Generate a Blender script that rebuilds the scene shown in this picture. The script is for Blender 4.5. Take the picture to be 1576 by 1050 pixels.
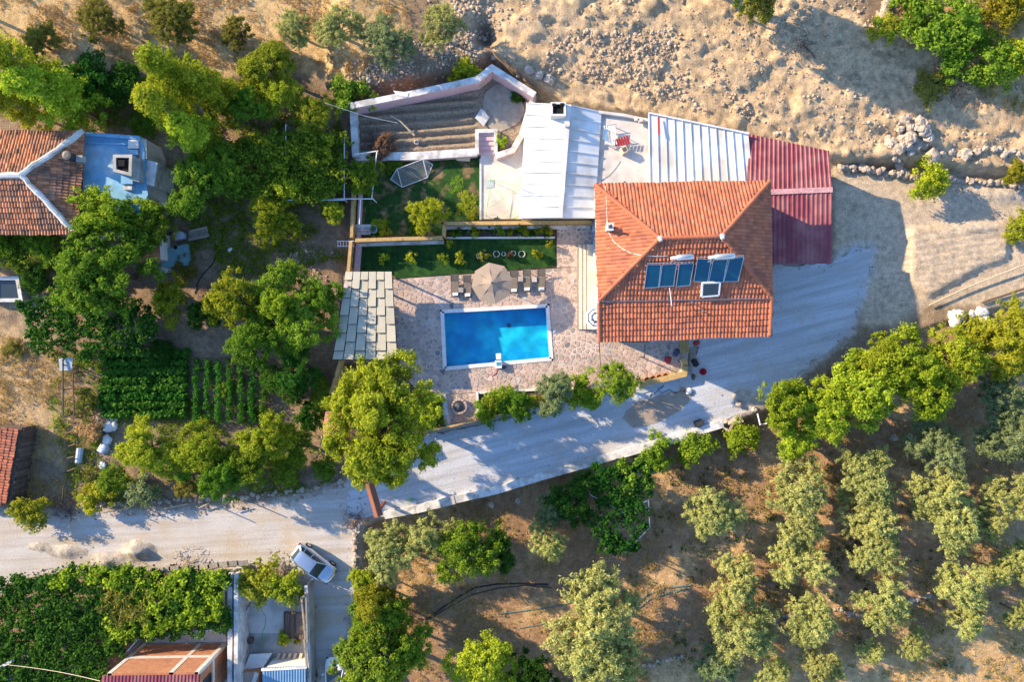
import bpy, bmesh, math, random
import numpy as np
from mathutils import Vector, Matrix
from mathutils.geometry import delaunay_2d_cdt

for _o in list(bpy.data.objects): bpy.data.objects.remove(_o)
SC = bpy.context.scene
COL = SC.collection
PI = math.pi
# ------------------------------------------------------------------ camera, sky, sun, exposure
CAM_H, PXM = 58.0, 18.0            # camera height in metres; photo pixels per metre on the ground
cam_d = bpy.data.cameras.new('camera'); cam = bpy.data.objects.new('camera', cam_d); COL.objects.link(cam)
cam.location = (0, 0, CAM_H); cam.rotation_euler = (0, 0, 0)
cam_d.sensor_width = 36.0; cam_d.lens = 36.0 * CAM_H / (1576 / PXM); cam_d.clip_start = 0.5; cam_d.clip_end = 600
SC.camera = cam
SUN_EL, SUN_AZ = math.radians(22.5), math.radians(24.0)      # azimuth: shadows run right and this far downwards
world = bpy.data.worlds.new('World'); SC.world = world; world.use_nodes = True
_nt = world.node_tree
_sky = _nt.nodes.new('ShaderNodeTexSky'); _sky.sky_type = 'NISHITA'; _sky.sun_disc = False
_sky.sun_elevation = SUN_EL; _sky.sun_rotation = math.radians(-66.0)
_sky.air_density = 1.0; _sky.dust_density = 0.3; _sky.ozone_density = 4.5
_bg = _nt.nodes['Background']; _bg.inputs[1].default_value = 0.15
_nt.links.new(_sky.outputs[0], _bg.inputs[0])
sun_d = bpy.data.lights.new('sun', 'SUN'); sun_d.energy = 4.1; sun_d.angle = math.radians(0.55); sun_d.color = (1.0, 0.79, 0.51)
sun = bpy.data.objects.new('sun', sun_d); COL.objects.link(sun)
_dir = Vector((math.cos(SUN_AZ)*math.cos(SUN_EL), -math.sin(SUN_AZ)*math.cos(SUN_EL), -math.sin(SUN_EL)))
sun.rotation_euler = _dir.to_track_quat('-Z', 'Y').to_euler(); sun.location = (-30, 14, 60)
SC.view_settings.view_transform = 'Standard'; SC.view_settings.look = 'None'
SC.view_settings.exposure = 1.38; SC.view_settings.gamma = 1.0; SC.view_settings.use_curve_mapping = False

SC.cycles.max_bounces = 4; SC.cycles.diffuse_bounces = 2; SC.cycles.glossy_bounces = 2; SC.cycles.transmission_bounces = 3; SC.cycles.transparent_max_bounces = 6

# ------------------------------------------------------------------ helpers
def W(px, py, z=0.0):
    f = 1.0 - z / CAM_H
    return Vector(((px - 788) / PXM * f, (525 - py) / PXM * f, z))
def WL(pts, z=0.0): return [W(p[0], p[1], z) for p in pts]
def XY(pts, z=0.0): return [tuple(W(p[0], p[1], z).xy) for p in pts]
rng = np.random.default_rng(7)
random.seed(7)

def np_mesh(name, V, F, tint=None, smooth=False, col=None):
    """V (n,3), F (m,k) constant k"""
    V = np.asarray(V, dtype=np.float32); F = np.asarray(F, dtype=np.int32)
    me = bpy.data.meshes.new(name); k = F.shape[1]
    me.vertices.add(len(V)); me.vertices.foreach_set('co', V.ravel())
    me.loops.add(F.size); me.loops.foreach_set('vertex_index', F.ravel())
    me.polygons.add(len(F)); me.polygons.foreach_set('loop_start', np.arange(0, F.size, k, dtype=np.int32))
    me.polygons.foreach_set('loop_total', np.full(len(F), k, dtype=np.int32))
    me.polygons.foreach_set('use_smooth', np.full(len(F), smooth, dtype=bool))
    me.update(calc_edges=True)
    if tint is not None:
        a = me.attributes.new('tint', 'FLOAT', 'POINT'); a.data.foreach_set('value', np.asarray(tint, dtype=np.float32))
    if col is not None:
        a = me.attributes.new('groundcol', 'FLOAT_COLOR', 'POINT')
        c4 = np.ones((len(V), 4), dtype=np.float32); c4[:, :3] = col; a.data.foreach_set('color', c4.ravel())
    return me

def origin(o):
    v = Vector((0, 0, 0))
    while o is not None: v = v + o.location; o = o.parent
    return v
def tag(o, label=None, cat=None, group=None, kind=None):
    if label: o['label'] = label
    if cat: o['category'] = cat
    if group: o['group'] = group
    if kind: o['kind'] = kind
    return o
def thing(name, label, cat, loc, group=None, rz=0.0):
    o = bpy.data.objects.new(name, None); COL.objects.link(o); o.location = loc; o.rotation_euler = (0, 0, rz)
    o.empty_display_size = 0.2
    return tag(o, label, cat, group)
def link(name, me, mat=None, parent=None, loc=None):
    o = bpy.data.objects.new(name, me); COL.objects.link(o)
    if mat is not None and len(me.materials) == 0: me.materials.append(mat)
    if parent is not None: o.parent = parent
    if loc is not None: o.location = loc
    return o
def copy_tree(o, parent=None):
    c = o.copy(); COL.objects.link(c); c.parent = parent
    for ch in list(o.children): copy_tree(ch, c)
    return c

class MB:
    def __init__(s): s.v = []; s.f = []; s.t = []
    def add(s, vs, fs, t=0.5):
        n = len(s.v); s.v += [tuple(v) for v in vs]; s.f += [tuple(i + n for i in f) for f in fs]; s.t += [t] * len(vs); return s
    def prism(s, poly, z0, z1, t=0.5):
        """poly: list of (x,y); z0,z1 numbers or lists"""
        n = len(poly); a = 0.0
        for i in range(n):
            x0, y0 = poly[i][0], poly[i][1]; x1, y1 = poly[(i+1) % n][0], poly[(i+1) % n][1]; a += x0*y1 - x1*y0
        idx = list(range(n)) if a > 0 else list(range(n))[::-1]
        zb = z0 if isinstance(z0, (list, tuple)) else [z0]*n; zt = z1 if isinstance(z1, (list, tuple)) else [z1]*n
        vs = [(poly[i][0], poly[i][1], zb[i]) for i in idx] + [(poly[i][0], poly[i][1], zt[i]) for i in idx]
        fs = [tuple(range(n, 2*n)), tuple(range(n-1, -1, -1))] + [(i, (i+1) % n, n+(i+1) % n, n+i) for i in range(n)]
        return s.add(vs, fs, t)
    def box(s, c, d, rz=0.0, t=0.5):
        hx, hy, hz = d[0]/2, d[1]/2, d[2]/2; cs, sn = math.cos(rz), math.sin(rz)
        P = [(c[0]+x*cs-y*sn, c[1]+x*sn+y*cs) for x, y in ((-hx, -hy), (hx, -hy), (hx, hy), (-hx, hy))]
        return s.prism(P, c[2]-hz, c[2]+hz, t)
    def beam(s, p, q, w, h, t=0.5, up=(0, 0, 1)):
        p, q = Vector(p), Vector(q); d = (q-p).normalized(); u = Vector(up)
        if abs(d.dot(u)) > 0.95: u = Vector((1, 0, 0))
        r = d.cross(u).normalized(); u = r.cross(d).normalized()
        vs = []
        for c in (p, q):
            for a, b in ((-1, -1), (1, -1), (1, 1), (-1, 1)): vs.append(c + r*(a*w/2) + u*(b*h/2))
        return s.add(vs, [(0, 1, 2, 3), (7, 6, 5, 4), (0, 4, 5, 1), (1, 5, 6, 2), (2, 6, 7, 3), (3, 7, 4, 0)], t)
    def tube(s, path, r, n=6, t=0.5, cap=True):
        path = [Vector(p) for p in path]; m = len(path); rr = r if isinstance(r, (list, tuple)) else [r]*m
        vs = []; ref = None
        for i, p in enumerate(path):
            d = (path[min(i+1, m-1)] - path[max(i-1, 0)]); d = d.normalized() if d.length > 1e-9 else Vector((0, 0, 1))
            if ref is None: ref = Vector((1, 0, 0)) if abs(d.x) < 0.8 else Vector((0, 1, 0))
            a = d.cross(ref).normalized(); b = d.cross(a).normalized(); ref = -b if False else ref
            for k in range(n):
                th = 2*PI*k/n; vs.append(p + a*(math.cos(th)*rr[i]) + b*(math.sin(th)*rr[i]))
        fs = [(i*n+k, i*n+(k+1) % n, (i+1)*n+(k+1) % n, (i+1)*n+k) for i in range(m-1) for k in range(n)]
        fs = [f[::-1] for f in fs]
        if cap: fs += [tuple(range(n)), tuple(range((m-1)*n+n-1, (m-1)*n-1, -1))]
        return s.add(vs, fs, t)
    def lathe(s, c, prof, n=16, t=0.5, cap=True):
        vs = [(c[0]+r*math.cos(2*PI*k/n), c[1]+r*math.sin(2*PI*k/n), c[2]+z) for r, z in prof for k in range(n)]
        m = len(prof); fs = [(i*n+k, i*n+(k+1) % n, (i+1)*n+(k+1) % n, (i+1)*n+k) for i in range(m-1) for k in range(n)]
        if cap: fs += [tuple(range(n-1, -1, -1)), tuple(range((m-1)*n, m*n))]
        return s.add(vs, fs, t)
    def poly(s, pts, t=0.5): return s.add(pts, [tuple(range(len(pts)))], t)
    def strip(s, path, w, z0, z1, t=0.5, closed=False):
        """wall along a polyline (x,y) list: width w, mitred"""
        n = len(path); L = []; R = []
        for i in range(n):
            p = Vector(path[i][:2]); a = Vector(path[i-1][:2]) if (i > 0 or closed) else None; b = Vector(path[(i+1) % n][:2]) if (i < n-1 or closed) else None
            d1 = (p-a).normalized() if a is not None else None; d2 = (b-p).normalized() if b is not None else None
            d1 = d1 or d2; d2 = d2 or d1
            n1 = Vector((-d1.y, d1.x)); n2 = Vector((-d2.y, d2.x)); m = (n1+n2).normalized(); k = w/2/max(0.35, m.dot(n1))
            L.append(p+m*k); R.append(p-m*k)
        for i in range(n if closed else n-1):
            j = (i+1) % n
            zz0 = [z0[i], z0[j], z0[j], z0[i]] if isinstance(z0, list) else z0; zz1 = [z1[i], z1[j], z1[j], z1[i]] if isinstance(z1, list) else z1
            P = [tuple(R[i]), tuple(R[j]), tuple(L[j]), tuple(L[i])]
            s.prism(P, zz0, zz1, t)
        return s
    def mesh(s, name, off=(0, 0, 0), smooth=False):
        me = bpy.data.meshes.new(name)
        me.from_pydata([(v[0]-off[0], v[1]-off[1], v[2]-off[2]) for v in s.v], [], s.f)
        if len(s.t) == len(s.v):
            a = me.attributes.new('tint', 'FLOAT', 'POINT'); a.data.foreach_set('value', np.array(s.t, dtype=np.float32))
        if smooth: me.polygons.foreach_set('use_smooth', np.ones(len(me.polygons), dtype=bool))
        me.update(); return me
    def build(s, name, mat, parent=None, world=True, smooth=False, loc=None):
        """world=True: coordinates are world ones (parent unrotated)"""
        off = origin(parent) if (parent is not None and world) else (0, 0, 0)
        if loc is not None: off = Vector(off) + Vector(loc)
        return link(name, s.mesh(name, off, smooth), mat, parent, loc)
def single(mb, name, mat, label, cat, group=None, smooth=False, loc=None):
    """a thing that is one mesh, origin at loc"""
    if loc is None:
        a = np.array(mb.v); loc = ((a[:, 0].min()+a[:, 0].max())/2, (a[:, 1].min()+a[:, 1].max())/2, a[:, 2].min())
    o = link(name, mb.mesh(name, loc, smooth), mat); o.location = loc
    return tag(o, label, cat, group)
def setting(mb, name, mat, smooth=False):
    o = link(name, mb.mesh(name, (0, 0, 0), smooth), mat); o['kind'] = 'structure'; return o

# value noise in numpy
_lat = np.random.default_rng(3).random((256, 256)).astype(np.float32)
def vnoise(x, y):
    xi = np.floor(x).astype(int); yi = np.floor(y).astype(int); fx = x-xi; fy = y-yi
    fx = fx*fx*(3-2*fx); fy = fy*fy*(3-2*fy)
    a = _lat[xi & 255, yi & 255]; b = _lat[(xi+1) & 255, yi & 255]; c = _lat[xi & 255, (yi+1) & 255]; d = _lat[(xi+1) & 255, (yi+1) & 255]
    return (a*(1-fx)+b*fx)*(1-fy)+(c*(1-fx)+d*fx)*fy
def fbm(x, y, o=4, lac=2.03, g=0.5):
    s = 0; a = 1; t = 0
    for i in range(o): s = s+a*vnoise(x+17.3*i, y+9.1*i); t += a; x = x*lac; y = y*lac; a *= g
    return s/t
def polydist(px, py, poly):
    """signed distance (positive inside), same units as inputs"""
    d = np.full(px.shape, 1e9); ins = np.zeros(px.shape, dtype=bool); n = len(poly)
    for i in range(n):
        x0, y0 = poly[i]; x1, y1 = poly[(i+1) % n]; ex, ey = x1-x0, y1-y0; L = ex*ex+ey*ey+1e-9
        t = np.clip(((px-x0)*ex+(py-y0)*ey)/L, 0, 1); d = np.minimum(d, np.hypot(px-x0-t*ex, py-y0-t*ey))
        cnd = ((y0 > py) != (y1 > py)); xi = (x1-x0)*(py-y0)/(y1-y0+1e-12)+x0; ins ^= (cnd & (px < xi))
    return np.where(ins, d, -d)
def smooth01(a, b, x):
    t = np.clip((x-a)/(b-a), 0, 1); return t*t*(3-2*t)
def inside(pt, poly):
    return bool(polydist(np.array([pt[0]]), np.array([pt[1]]), poly)[0] > 0)

# ------------------------------------------------------------------ materials
def _pos(nt):
    g = nt.nodes.new('ShaderNodeNewGeometry'); return g.outputs['Position']
def mat(name, col, rough=0.8, var=0.12, scale=2.5, bump=0.0, bscale=20.0, metal=0.0, spec=0.3, tint=0.0, objvar=0.0, col2=None, c2scale=1.2, c2amt=0.5, coat=0.0):
    m = bpy.data.materials.new(name); m.use_nodes = True; nt = m.node_tree; N = nt.nodes; L = nt.links
    b = N['Principled BSDF']; b.inputs['Roughness'].default_value = rough; b.inputs['Metallic'].default_value = metal
    b.inputs['Specular IOR Level'].default_value = spec; b.inputs['Coat Weight'].default_value = coat
    P = _pos(nt)
    n1 = N.new('ShaderNodeTexNoise'); n1.inputs['Scale'].default_value = scale; n1.inputs['Detail'].default_value = 4; L.new(P, n1.inputs['Vector'])
    base = N.new('ShaderNodeRGB'); base.outputs[0].default_value = (*col, 1); out = base.outputs[0]
    if col2 is not None:
        n2 = N.new('ShaderNodeTexNoise'); n2.inputs['Scale'].default_value = c2scale; n2.inputs['Detail'].default_value = 3; L.new(P, n2.inputs['Vector'])
        r = N.new('ShaderNodeMapRange'); r.inputs[1].default_value = 0.62-c2amt*0.3; r.inputs[2].default_value = 0.72-c2amt*0.2; L.new(n2.outputs[0], r.inputs[0])
        mx = N.new('ShaderNodeMix'); mx.data_type = 'RGBA'; mx.inputs[7].default_value = (*col2, 1); L.new(r.outputs[0], mx.inputs[0]); L.new(out, mx.inputs[6]); out = mx.outputs[2]
    hsv = N.new('ShaderNodeHueSaturation'); L.new(out, hsv.inputs['Color'])
    mr = N.new('ShaderNodeMapRange'); mr.inputs[1].default_value = 0.3; mr.inputs[2].default_value = 0.7; mr.inputs[3].default_value = 1-var; mr.inputs[4].default_value = 1+var
    L.new(n1.outputs[0], mr.inputs[0]); val = mr.outputs[0]
    if tint:
        at = N.new('ShaderNodeAttribute'); at.attribute_name = 'tint'
        m2 = N.new('ShaderNodeMapRange'); m2.inputs[3].default_value = 1-tint; m2.inputs[4].default_value = 1+tint; L.new(at.outputs['Fac'], m2.inputs[0])
        ml = N.new('ShaderNodeMath'); ml.operation = 'MULTIPLY'; L.new(val, ml.inputs[0]); L.new(m2.outputs[0], ml.inputs[1]); val = ml.outputs[0]
    if objvar:
        oi = N.new('ShaderNodeObjectInfo'); m2 = N.new('ShaderNodeMapRange'); m2.inputs[3].default_value = 1-objvar; m2.inputs[4].default_value = 1+objvar; L.new(oi.outputs['Random'], m2.inputs[0])
        ml = N.new('ShaderNodeMath'); ml.operation = 'MULTIPLY'; L.new(val, ml.inputs[0]); L.new(m2.outputs[0], ml.inputs[1]); val = ml.outputs[0]
    L.new(val, hsv.inputs['Value']); L.new(hsv.outputs[0], b.inputs['Base Color'])
    if bump:
        n3 = N.new('ShaderNodeTexNoise'); n3.inputs['Scale'].default_value = bscale; n3.inputs['Detail'].default_value = 2; L.new(P, n3.inputs['Vector'])
        bp = N.new('ShaderNodeBump'); bp.inputs['Strength'].default_value = 0.8; bp.inputs['Distance'].default_value = bump; L.new(n3.outputs[0], bp.inputs['Height']); L.new(bp.outputs[0], b.inputs['Normal'])
    return m
def leafmat(name, c0, c1, trans=0.3, hue=0.02, val=0.25, rough=0.55):
    m = bpy.data.materials.new(name); m.use_nodes = True; nt = m.node_tree; N = nt.nodes; L = nt.links
    N.remove(N['Principled BSDF']); b = N.new('ShaderNodeBsdfDiffuse')
    at = N.new('ShaderNodeAttribute'); at.attribute_name = 'tint'
    mx = N.new('ShaderNodeMix'); mx.data_type = 'RGBA'; mx.inputs[6].default_value = (*c0, 1); mx.inputs[7].default_value = (*c1, 1); L.new(at.outputs['Fac'], mx.inputs[0])
    oi = N.new('ShaderNodeObjectInfo'); h = N.new('ShaderNodeHueSaturation')
    r1 = N.new('ShaderNodeMapRange'); r1.inputs[3].default_value = 0.5-hue; r1.inputs[4].default_value = 0.5+hue; L.new(oi.outputs['Random'], r1.inputs[0]); L.new(r1.outputs[0], h.inputs['Hue'])
    fr = N.new('ShaderNodeMath'); fr.operation = 'MULTIPLY'; fr.inputs[1].default_value = 7.31; L.new(oi.outputs['Random'], fr.inputs[0])
    f2 = N.new('ShaderNodeMath'); f2.operation = 'FRACT'; L.new(fr.outputs[0], f2.inputs[0])
    r2 = N.new('ShaderNodeMapRange'); r2.inputs[3].default_value = 1-val; r2.inputs[4].default_value = 1+val; L.new(f2.outputs[0], r2.inputs[0]); L.new(r2.outputs[0], h.inputs['Value'])
    L.new(mx.outputs[2], h.inputs['Color']); L.new(h.outputs[0], b.inputs['Color'])
    tr = N.new('ShaderNodeBsdfTranslucent'); L.new(h.outputs[0], tr.inputs['Color'])
    ms = N.new('ShaderNodeMixShader'); ms.inputs[0].default_value = trans; L.new(b.outputs[0], ms.inputs[1]); L.new(tr.outputs[0], ms.inputs[2])
    L.new(ms.outputs[0], N['Material Output'].inputs[0])
    return m
MT = {}
MT['terracotta'] = mat('terracotta', (0.44, 0.142, 0.074), 0.85, 0.10, 1.5, tint=0.22, col2=(0.35, 0.122, 0.074), c2scale=0.7, c2amt=0.5)
MT['terracotta_old'] = mat('terracotta_old', (0.50, 0.20, 0.10), 0.85, 0.18, 1.2, tint=0.38, col2=(0.27, 0.14, 0.09), c2scale=0.8, c2amt=0.6)
MT['tile_deck'] = mat('tile_deck', (0.22, 0.075, 0.045), 0.9, 0.1)
MT['mortar'] = mat('mortar', (0.62, 0.56, 0.50), 0.9, 0.15, 4, bump=0.02)
MT['plaster'] = mat('plaster', (0.74, 0.71, 0.66), 0.85, 0.06, 1.0, col2=(0.60, 0.56, 0.50), c2scale=0.4)
MT['white_metal'] = mat('white_metal', (0.78, 0.77, 0.76), 0.45, 0.09, 0.8, spec=0.5, col2=(0.60, 0.57, 0.53), c2scale=0.5, c2amt=0.6, tint=0.07)
MT['red_metal'] = mat('red_metal', (0.235, 0.050, 0.066), 0.55, 0.18, 1.3, spec=0.4, col2=(0.31, 0.11, 0.11), c2scale=0.6, c2amt=0.6)
MT['ridge_red'] = mat('ridge_red', (0.55, 0.30, 0.30), 0.6, 0.3, 8)
MT['concrete'] = mat('concrete', (0.62, 0.57, 0.52), 0.85, 0.10, 1.3, bump=0.01, col2=(0.50, 0.46, 0.42), c2scale=0.6)
MT['concrete_grey'] = mat('concrete_grey', (0.42, 0.40, 0.37), 0.9, 0.18, 2.0, bump=0.02, col2=(0.28, 0.27, 0.25), c2scale=1.0)
MT['pink_wall'] = mat('pink_wall', (0.62, 0.42, 0.43), 0.85, 0.10, 3, bump=0.02)
MT['wall_top'] = mat('wall_top', (0.66, 0.64, 0.62), 0.85, 0.15, 2.5, bump=0.02, col2=(0.44, 0.42, 0.40), c2scale=1.2)
MT['pale_step'] = mat('pale_step', (0.66, 0.58, 0.47), 0.7, 0.08, 2)
MT['pool_edge'] = mat('pool_edge', (0.70, 0.68, 0.66), 0.6, 0.08, 3)
MT['wood'] = mat('wood', (0.50, 0.33, 0.13), 0.7, 0.2, 6, tint=0.25)
MT['wood_dark'] = mat('wood_dark', (0.12, 0.085, 0.065), 0.9, 0.25, 5, tint=0.35)
MT['wood_grey'] = mat('wood_grey', (0.30, 0.26, 0.21), 0.9, 0.25, 5, tint=0.3)
MT['wood_pale'] = mat('wood_pale', (0.50, 0.40, 0.28), 0.85, 0.2, 5, tint=0.3)
MT['canopy'] = mat('canopy', (0.47, 0.43, 0.33), 0.55, 0.06, 2, spec=0.4, objvar=0.07)
MT['stone'] = mat('stone', (0.42, 0.35, 0.30), 0.85, 0.18, 5, bump=0.02, objvar=0.22, tint=0.25)
MT['stone_warm'] = mat('stone_warm', (0.48, 0.36, 0.305), 0.85, 0.18, 5, bump=0.015, objvar=0.2, tint=0.2)
MT['stone_dark'] = mat('stone_dark', (0.19, 0.18, 0.19), 0.85, 0.2, 5, bump=0.015, objvar=0.3, tint=0.2)
MT['stone_grey'] = mat('stone_grey', (0.38, 0.34, 0.325), 0.85, 0.2, 5, bump=0.015, objvar=0.25, tint=0.2)
MT['rubble'] = mat('rubble', (0.44, 0.34, 0.245), 0.95, 0.2, 4, bump=0.02, tint=0.35)
MT['boulder'] = mat('boulder', (0.41, 0.335, 0.27), 0.9, 0.2, 3, bump=0.04, bscale=9, objvar=0.15)
MT['mortar_floor'] = mat('mortar_floor', (0.56, 0.45, 0.38), 0.9, 0.15, 2.2, bump=0.015, col2=(0.62, 0.54, 0.48), c2scale=0.5)
MT['blue_paint'] = mat('blue_paint', (0.17, 0.38, 0.58), 0.75, 0.15, 1.5, col2=(0.30, 0.46, 0.58), c2scale=0.7, c2amt=0.4)
MT['blue_sheet'] = mat('blue_sheet', (0.20, 0.34, 0.48), 0.5, 0.12, 1.5, spec=0.4)
MT['teal_sheet'] = mat('teal_sheet', (0.18, 0.33, 0.36), 0.7, 0.12, 2)
MT['black'] = mat('black', (0.02, 0.02, 0.022), 0.6, 0.2)
MT['soot'] = mat('soot', (0.012, 0.011, 0.010), 0.95, 0.3)
MT['dark_metal'] = mat('dark_metal', (0.05, 0.05, 0.055), 0.45, 0.15, spec=0.5)
MT['steel'] = mat('steel', (0.50, 0.53, 0.56), 0.35, 0.06, metal=0.7)
MT['white_paint'] = mat('white_paint', (0.80, 0.79, 0.77), 0.5, 0.04)
MT['cream'] = mat('cream', (0.70, 0.58, 0.40), 0.7, 0.08)
MT['solar'] = mat('solar', (0.003, 0.075, 0.14), 0.35, 0.08, 1.0, spec=0.3, coat=0.0)
MT['glass'] = mat('glass', (0.03, 0.045, 0.05), 0.08, 0.05, spec=0.8)
MT['lounger'] = mat('lounger', (0.17, 0.145, 0.12), 0.7, 0.12, 20)
MT['towel'] = mat('towel', (0.78, 0.77, 0.76), 0.9, 0.05)
MT['parasol'] = mat('parasol', (0.33, 0.255, 0.195), 0.8, 0.05, 2, tint=0.1)
MT['navy'] = mat('navy', (0.06, 0.09, 0.17), 0.7, 0.1)
MT['brick'] = None
MT['trunk'] = mat('trunk', (0.15, 0.11, 0.08), 0.95, 0.3, 6, bump=0.03)
MT['trunk_pale'] = mat('trunk_pale', (0.42, 0.38, 0.32), 0.95, 0.25, 6, bump=0.03)
MT['tarp_white'] = mat('tarp_white', (0.68, 0.66, 0.63), 0.7, 0.1, 3)
MT['tarp_blue'] = mat('tarp_blue', (0.40, 0.47, 0.55), 0.6, 0.15, 3)
MT['car_paint'] = mat('car_paint', (0.62, 0.67, 0.74), 0.25, 0.02, 1, metal=0.85, spec=0.6, coat=0.8)
MT['rubber'] = mat('rubber', (0.02, 0.02, 0.02), 0.8, 0.1)
MT['green_rope'] = mat('green_rope', (0.20, 0.50, 0.16), 0.7, 0.1)
MT['hose'] = mat('hose', (0.025, 0.03, 0.035), 0.6, 0.2)
MT['hose_teal'] = mat('hose_teal', (0.10, 0.19, 0.21), 0.6, 0.2)
MT['red_plastic'] = mat('red_plastic', (0.45, 0.04, 0.04), 0.5, 0.1)
MT['terracotta_pot'] = mat('terracotta_pot', (0.42, 0.17, 0.07), 0.8, 0.15)
MT['net'] = mat('net', (0.42, 0.47, 0.50), 0.7, 0.05)
MT['wicker'] = mat('wicker', (0.45, 0.30, 0.10), 0.7, 0.15)
MT['twig'] = mat('twig', (0.16, 0.10, 0.08), 0.95, 0.3)
# foliage; the tint range also paints highlights and dark crown interiors
LF = {}
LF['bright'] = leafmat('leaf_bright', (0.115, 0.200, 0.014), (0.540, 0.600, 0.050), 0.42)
LF['green'] = leafmat('leaf_green', (0.060, 0.150, 0.014), (0.310, 0.440, 0.045), 0.40)
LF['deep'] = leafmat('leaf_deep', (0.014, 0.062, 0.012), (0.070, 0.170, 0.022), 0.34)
LF['olive'] = leafmat('leaf_olive', (0.200, 0.235, 0.070), (0.580, 0.580, 0.195), 0.28, 0.01, 0.12)
LF['olive_cool'] = leafmat('leaf_olive_cool', (0.120, 0.175, 0.070), (0.300, 0.340, 0.150), 0.28, 0.012, 0.15)  # darker, cooler copy; for the shaded olives the shade is in the colour
LF['olive_dull'] = leafmat('leaf_olive_dull', (0.130, 0.135, 0.022), (0.310, 0.280, 0.060), 0.28, 0.015, 0.15)
LF['yellow'] = leafmat('leaf_yellow', (0.180, 0.210, 0.014), (0.500, 0.480, 0.050), 0.40)
LF['crop'] = leafmat('leaf_crop', (0.025, 0.120, 0.014), (0.095, 0.250, 0.035), 0.30, 0.012, 0.12)
LF['dry'] = leafmat('leaf_dry', (0.32, 0.21, 0.07), (0.62, 0.43, 0.17), 0.2)
LF['rust'] = leafmat('leaf_rust', (0.13, 0.065, 0.045), (0.24, 0.12, 0.08), 0.2)
# ------------------------------------------------------------------ terrain
YN = ([-400, 0, 120, 230, 420, 535, 735, 757, 822, 870, 1000, 1150, 1285, 1445, 1580, 2000], [185, 185, 190, 150, 125, 158, 118, 100, 146, 176, 192, 224, 256, 262, 282, 320])
YS = ([540, 590, 700, 830, 985, 1110, 1185, 1250, 1340, 1430, 1500, 1600, 2000], [810, 795, 770, 735, 690, 655, 628, 590, 540, 500, 478, 455, 430])
DRIVE = [(545,742),(600,712),(650,676),(735,654),(830,628),(930,604),(1065,574),(1075,535),(1000,530),(1000,515),(1188,515),(1188,408),(1280,406),(1300,388),(1322,378),(1343,380),(1338,420),(1322,470),(1310,512),(1250,560),(1185,612),(1110,652),(985,688),(830,733),(700,768),(588,794),(560,800),(530,790)]
LANE = [(-400,800),(-100,795),(0,790),(100,792),(250,790),(400,780),(480,765),(545,742),(560,800),(545,830),(548,900),(530,960),(545,1060),(545,1300),(490,1300),(492,1060),(478,985),(480,900),(440,870),(380,868),(240,872),(150,868),(80,878),(0,900),(-400,930)]
SAND = [(600,-90),(690,60),(735,100),(760,90),(822,150),(870,180),(1000,198),(1150,228),(1285,256),(1445,262),(1576,275),(1700,290),(1660,240),(1576,225),(1500,175),(1445,115),(1400,85),(1330,65),(1250,20),(1200,-90)]
DRYG = [(-500,-400),(640,-400),(590,-60),(640,60),(560,130),(500,120),(430,105),(300,120),(200,110),(100,95),(-500,80)]
DRY_R = [(1300,-400),(2200,-400),(2200,300),(1650,230),(1576,200),(1500,160),(1450,100),(1350,50)]
STRAW = [(-400,500),(20,505),(60,520),(110,560),(115,640),(100,720),(60,690),(40,650),(-400,640)]
ORCH_DRY = [(1270,1010),(1420,985),(1576,940),(2000,900),(2000,1500),(900,1500),(1000,1040)]
MOUND = [(1395,350),(1550,345),(1552,400),(1500,420),(1440,455),(1425,462),(1396,438)]
BARE_R = [(1284,262),(1640,290),(1640,470),(1430,470),(1380,500),(1330,500),(1320,420),(1284,380)]
UPBED = [(545,170),(735,128),(758,112),(815,150),(808,185),(800,225),(735,236),(550,242)]
def G0(px, py):
    px = np.asarray(px, float); py = np.asarray(py, float)
    t = (np.interp(px, *YN) - py)/PXM
    step = np.interp(px, [500, 545, 815, 870, 2000], [0.25, 1.5, 1.5, 1.1, 1.3])
    hill = step*smooth01(0.0, 0.7, t) + 0.13*np.maximum(t-0.3, 0)
    s = (py - np.interp(px, *YS))/PXM
    k = smooth01(545, 600, px)*np.interp(px, [600, 1110, 1250, 1400], [1.0, 1.0, 0.7, 0.35])
    drop = -1.25*smooth01(0.05, 0.5, s)*k - 0.012*np.maximum(s-0.5, 0)*k
    return hill + drop
CL = {'soil': (0.27, 0.193, 0.128), 'sand': (0.55, 0.395, 0.24), 'dry': (0.62, 0.425, 0.21), 'orch': (0.35, 0.215, 0.12), 'straw': (0.46, 0.33, 0.185),
      'bare': (0.53, 0.415, 0.295), 'gravel': (0.56, 0.51, 0.46)}
def road_d(px, py): return np.maximum(polydist(px, py, DRIVE), polydist(px, py, LANE))
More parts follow.
